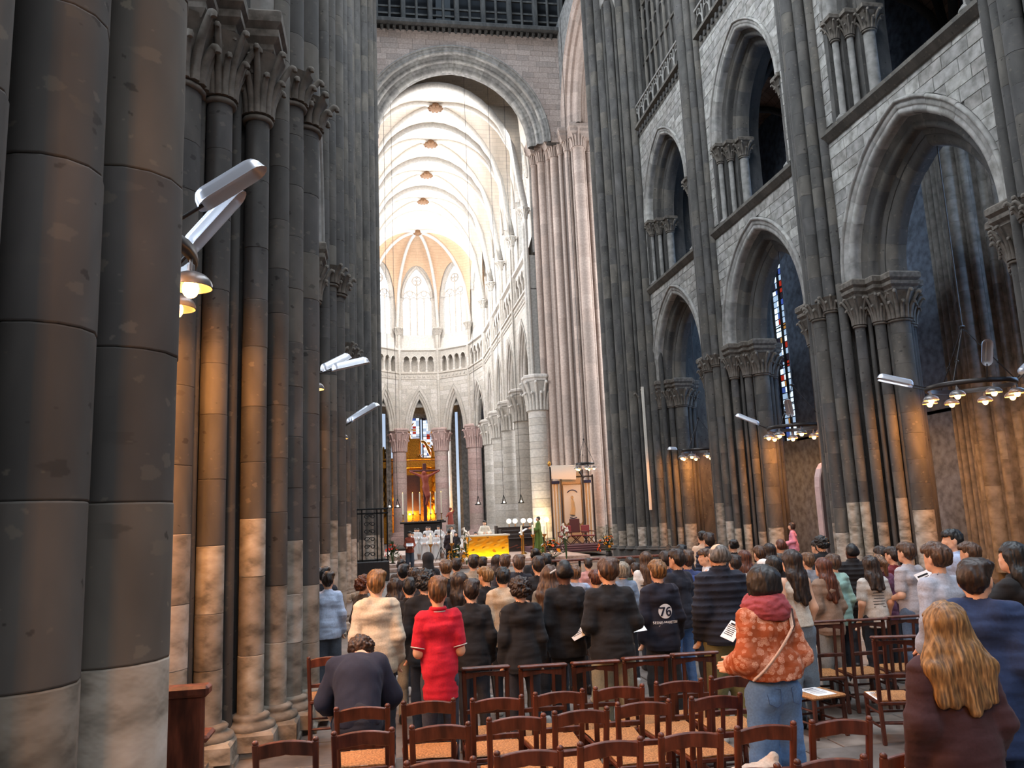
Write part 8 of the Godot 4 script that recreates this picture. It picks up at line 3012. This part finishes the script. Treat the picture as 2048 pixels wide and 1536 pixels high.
	for x in [-2.7, -1.7, 1.7, 2.7]:
		var b := MB.new()
		var q := PackedVector3Array()
		for i in 29:
			var t := i / 28.0
			q.append(Vector3(x + 0.09 * sin(t * 30), 2.9 + 4.7 * t, 0.35 + 0.09 * cos(t * 30)))
		b.tube(q, 0.22, 10)
		b.lathe(PackedVector2Array([Vector2(0.24, 7.3), Vector2(0.3, 7.5), Vector2(0.42, 7.8)]), 12, Transform3D(Basis(), Vector3(x, 0, 0.35)))
		put(re, "twisted_column", b.mesh(), M.gold)
	var pic := MB.new()
	pic.box(Vector3(0, 5.2, -0.2), Vector3(2.4, 3.8, 0.1), 0.02)
	put(re, "dark_painting", pic.mesh(), tri_mat("painting", Color(0.3, 0.15, 0.08), M.stain, 1.2, 0.4))
	for s in [[-2.6, 9.6, 0.8], [2.6, 9.6, 0.8], [-1.2, 8.9, 0.55], [1.2, 8.9, 0.55], [0.0, 11.9, 1.1], [-2.2, 4.0, 0.7], [2.2, 4.0, 0.7]]:
		var G := Field.new(Vector3(-0.8, -0.9, -0.5), Vector3(0.8, 0.95, 0.5), 0.05, 22.0)
		G.cap(Vector3(0, -0.8, 0), Vector3(0, 0.2, 0), 0.28, 0.2)
		G.cap(Vector3(0, 0.5, 0.02), Vector3(0, 0.58, 0.02), 0.12, 0.12)
		G.cap(Vector3(-0.15, 0.2, 0), Vector3(-0.5, 0.5, 0.15), 0.1, 0.06)
		G.cap(Vector3(0.15, 0.2, 0), Vector3(0.45, -0.05, 0.2), 0.1, 0.06)
		G.cap(Vector3(-0.2, 0.25, -0.15), Vector3(-0.6, 0.7, -0.2), 0.1, 0.05)
		G.cap(Vector3(0.2, 0.25, -0.15), Vector3(0.6, 0.7, -0.2), 0.1, 0.05)
		var b := MB.new()
		G.nets(b)
		put(re, "statue", b.mesh(), M.gold, Transform3D(Basis().scaled(Vector3.ONE * s[2]), Vector3(s[0], s[1], 0.5)))
	for sg in [1.0, -1.0]:
		var b := MB.new()
		var q := PackedVector3Array()
		for i in 21:
			var t := i / 20.0
			q.append(Vector3(sg * (1.4 + 1.5 * t), 10.6 - 1.6 * t + 0.35 * sin(t * TAU), 0.1))
		b.tube(q, 0.16, 8)
		put(re, "scroll", b.mesh(), M.gold)
	for x in [-2.2, 0.0, 2.2]:
		var b := MB.new()
		b.ball(Vector3(x, 2.95, 1.2), Vector3(0.1, 0.1, 0.1), 8, 6)
		put(re, "spot_lamp", b.mesh(), M.globe)
		omni(re, "spot_lamp_light", Vector3(x, 2.95, 1.2), Color(1.0, 0.78, 0.42), 14.0, 0.1)
	# statue by the pink column
	var G2 := Field.new(Vector3(-0.5, 0.0, -0.4), Vector3(0.5, 1.6, 0.4), 0.03, 30.0)
	G2.cap(Vector3(0, 0.1, 0), Vector3(0, 0.9, 0), 0.26, 0.18)
	G2.cap(Vector3(0, 1.25, 0), Vector3(0.02, 1.32, 0), 0.1, 0.12)
	G2.cap(Vector3(-0.15, 0.95, 0), Vector3(-0.35, 0.7, 0.15), 0.09, 0.06)
	G2.cap(Vector3(0.15, 0.95, 0), Vector3(0.3, 1.2, 0.1), 0.08, 0.05)
	var sm := MB.new()
	G2.nets(sm)
	var so := base("statue", "carved wooden statue on a stone pedestal between the pink columns", "statue", Vector3(5.65, 0, -66.5))
	var pb := MB.new()
	pb.box(Vector3(0, 0.9, 0), Vector3(0.7, 1.8, 0.7), 0.05)
	put(so, "pedestal", pb.mesh(), M.wall1)
	put(so, "figure", sm.mesh(), M.carving, Transform3D(Basis(), Vector3(0, 1.75, 0)))
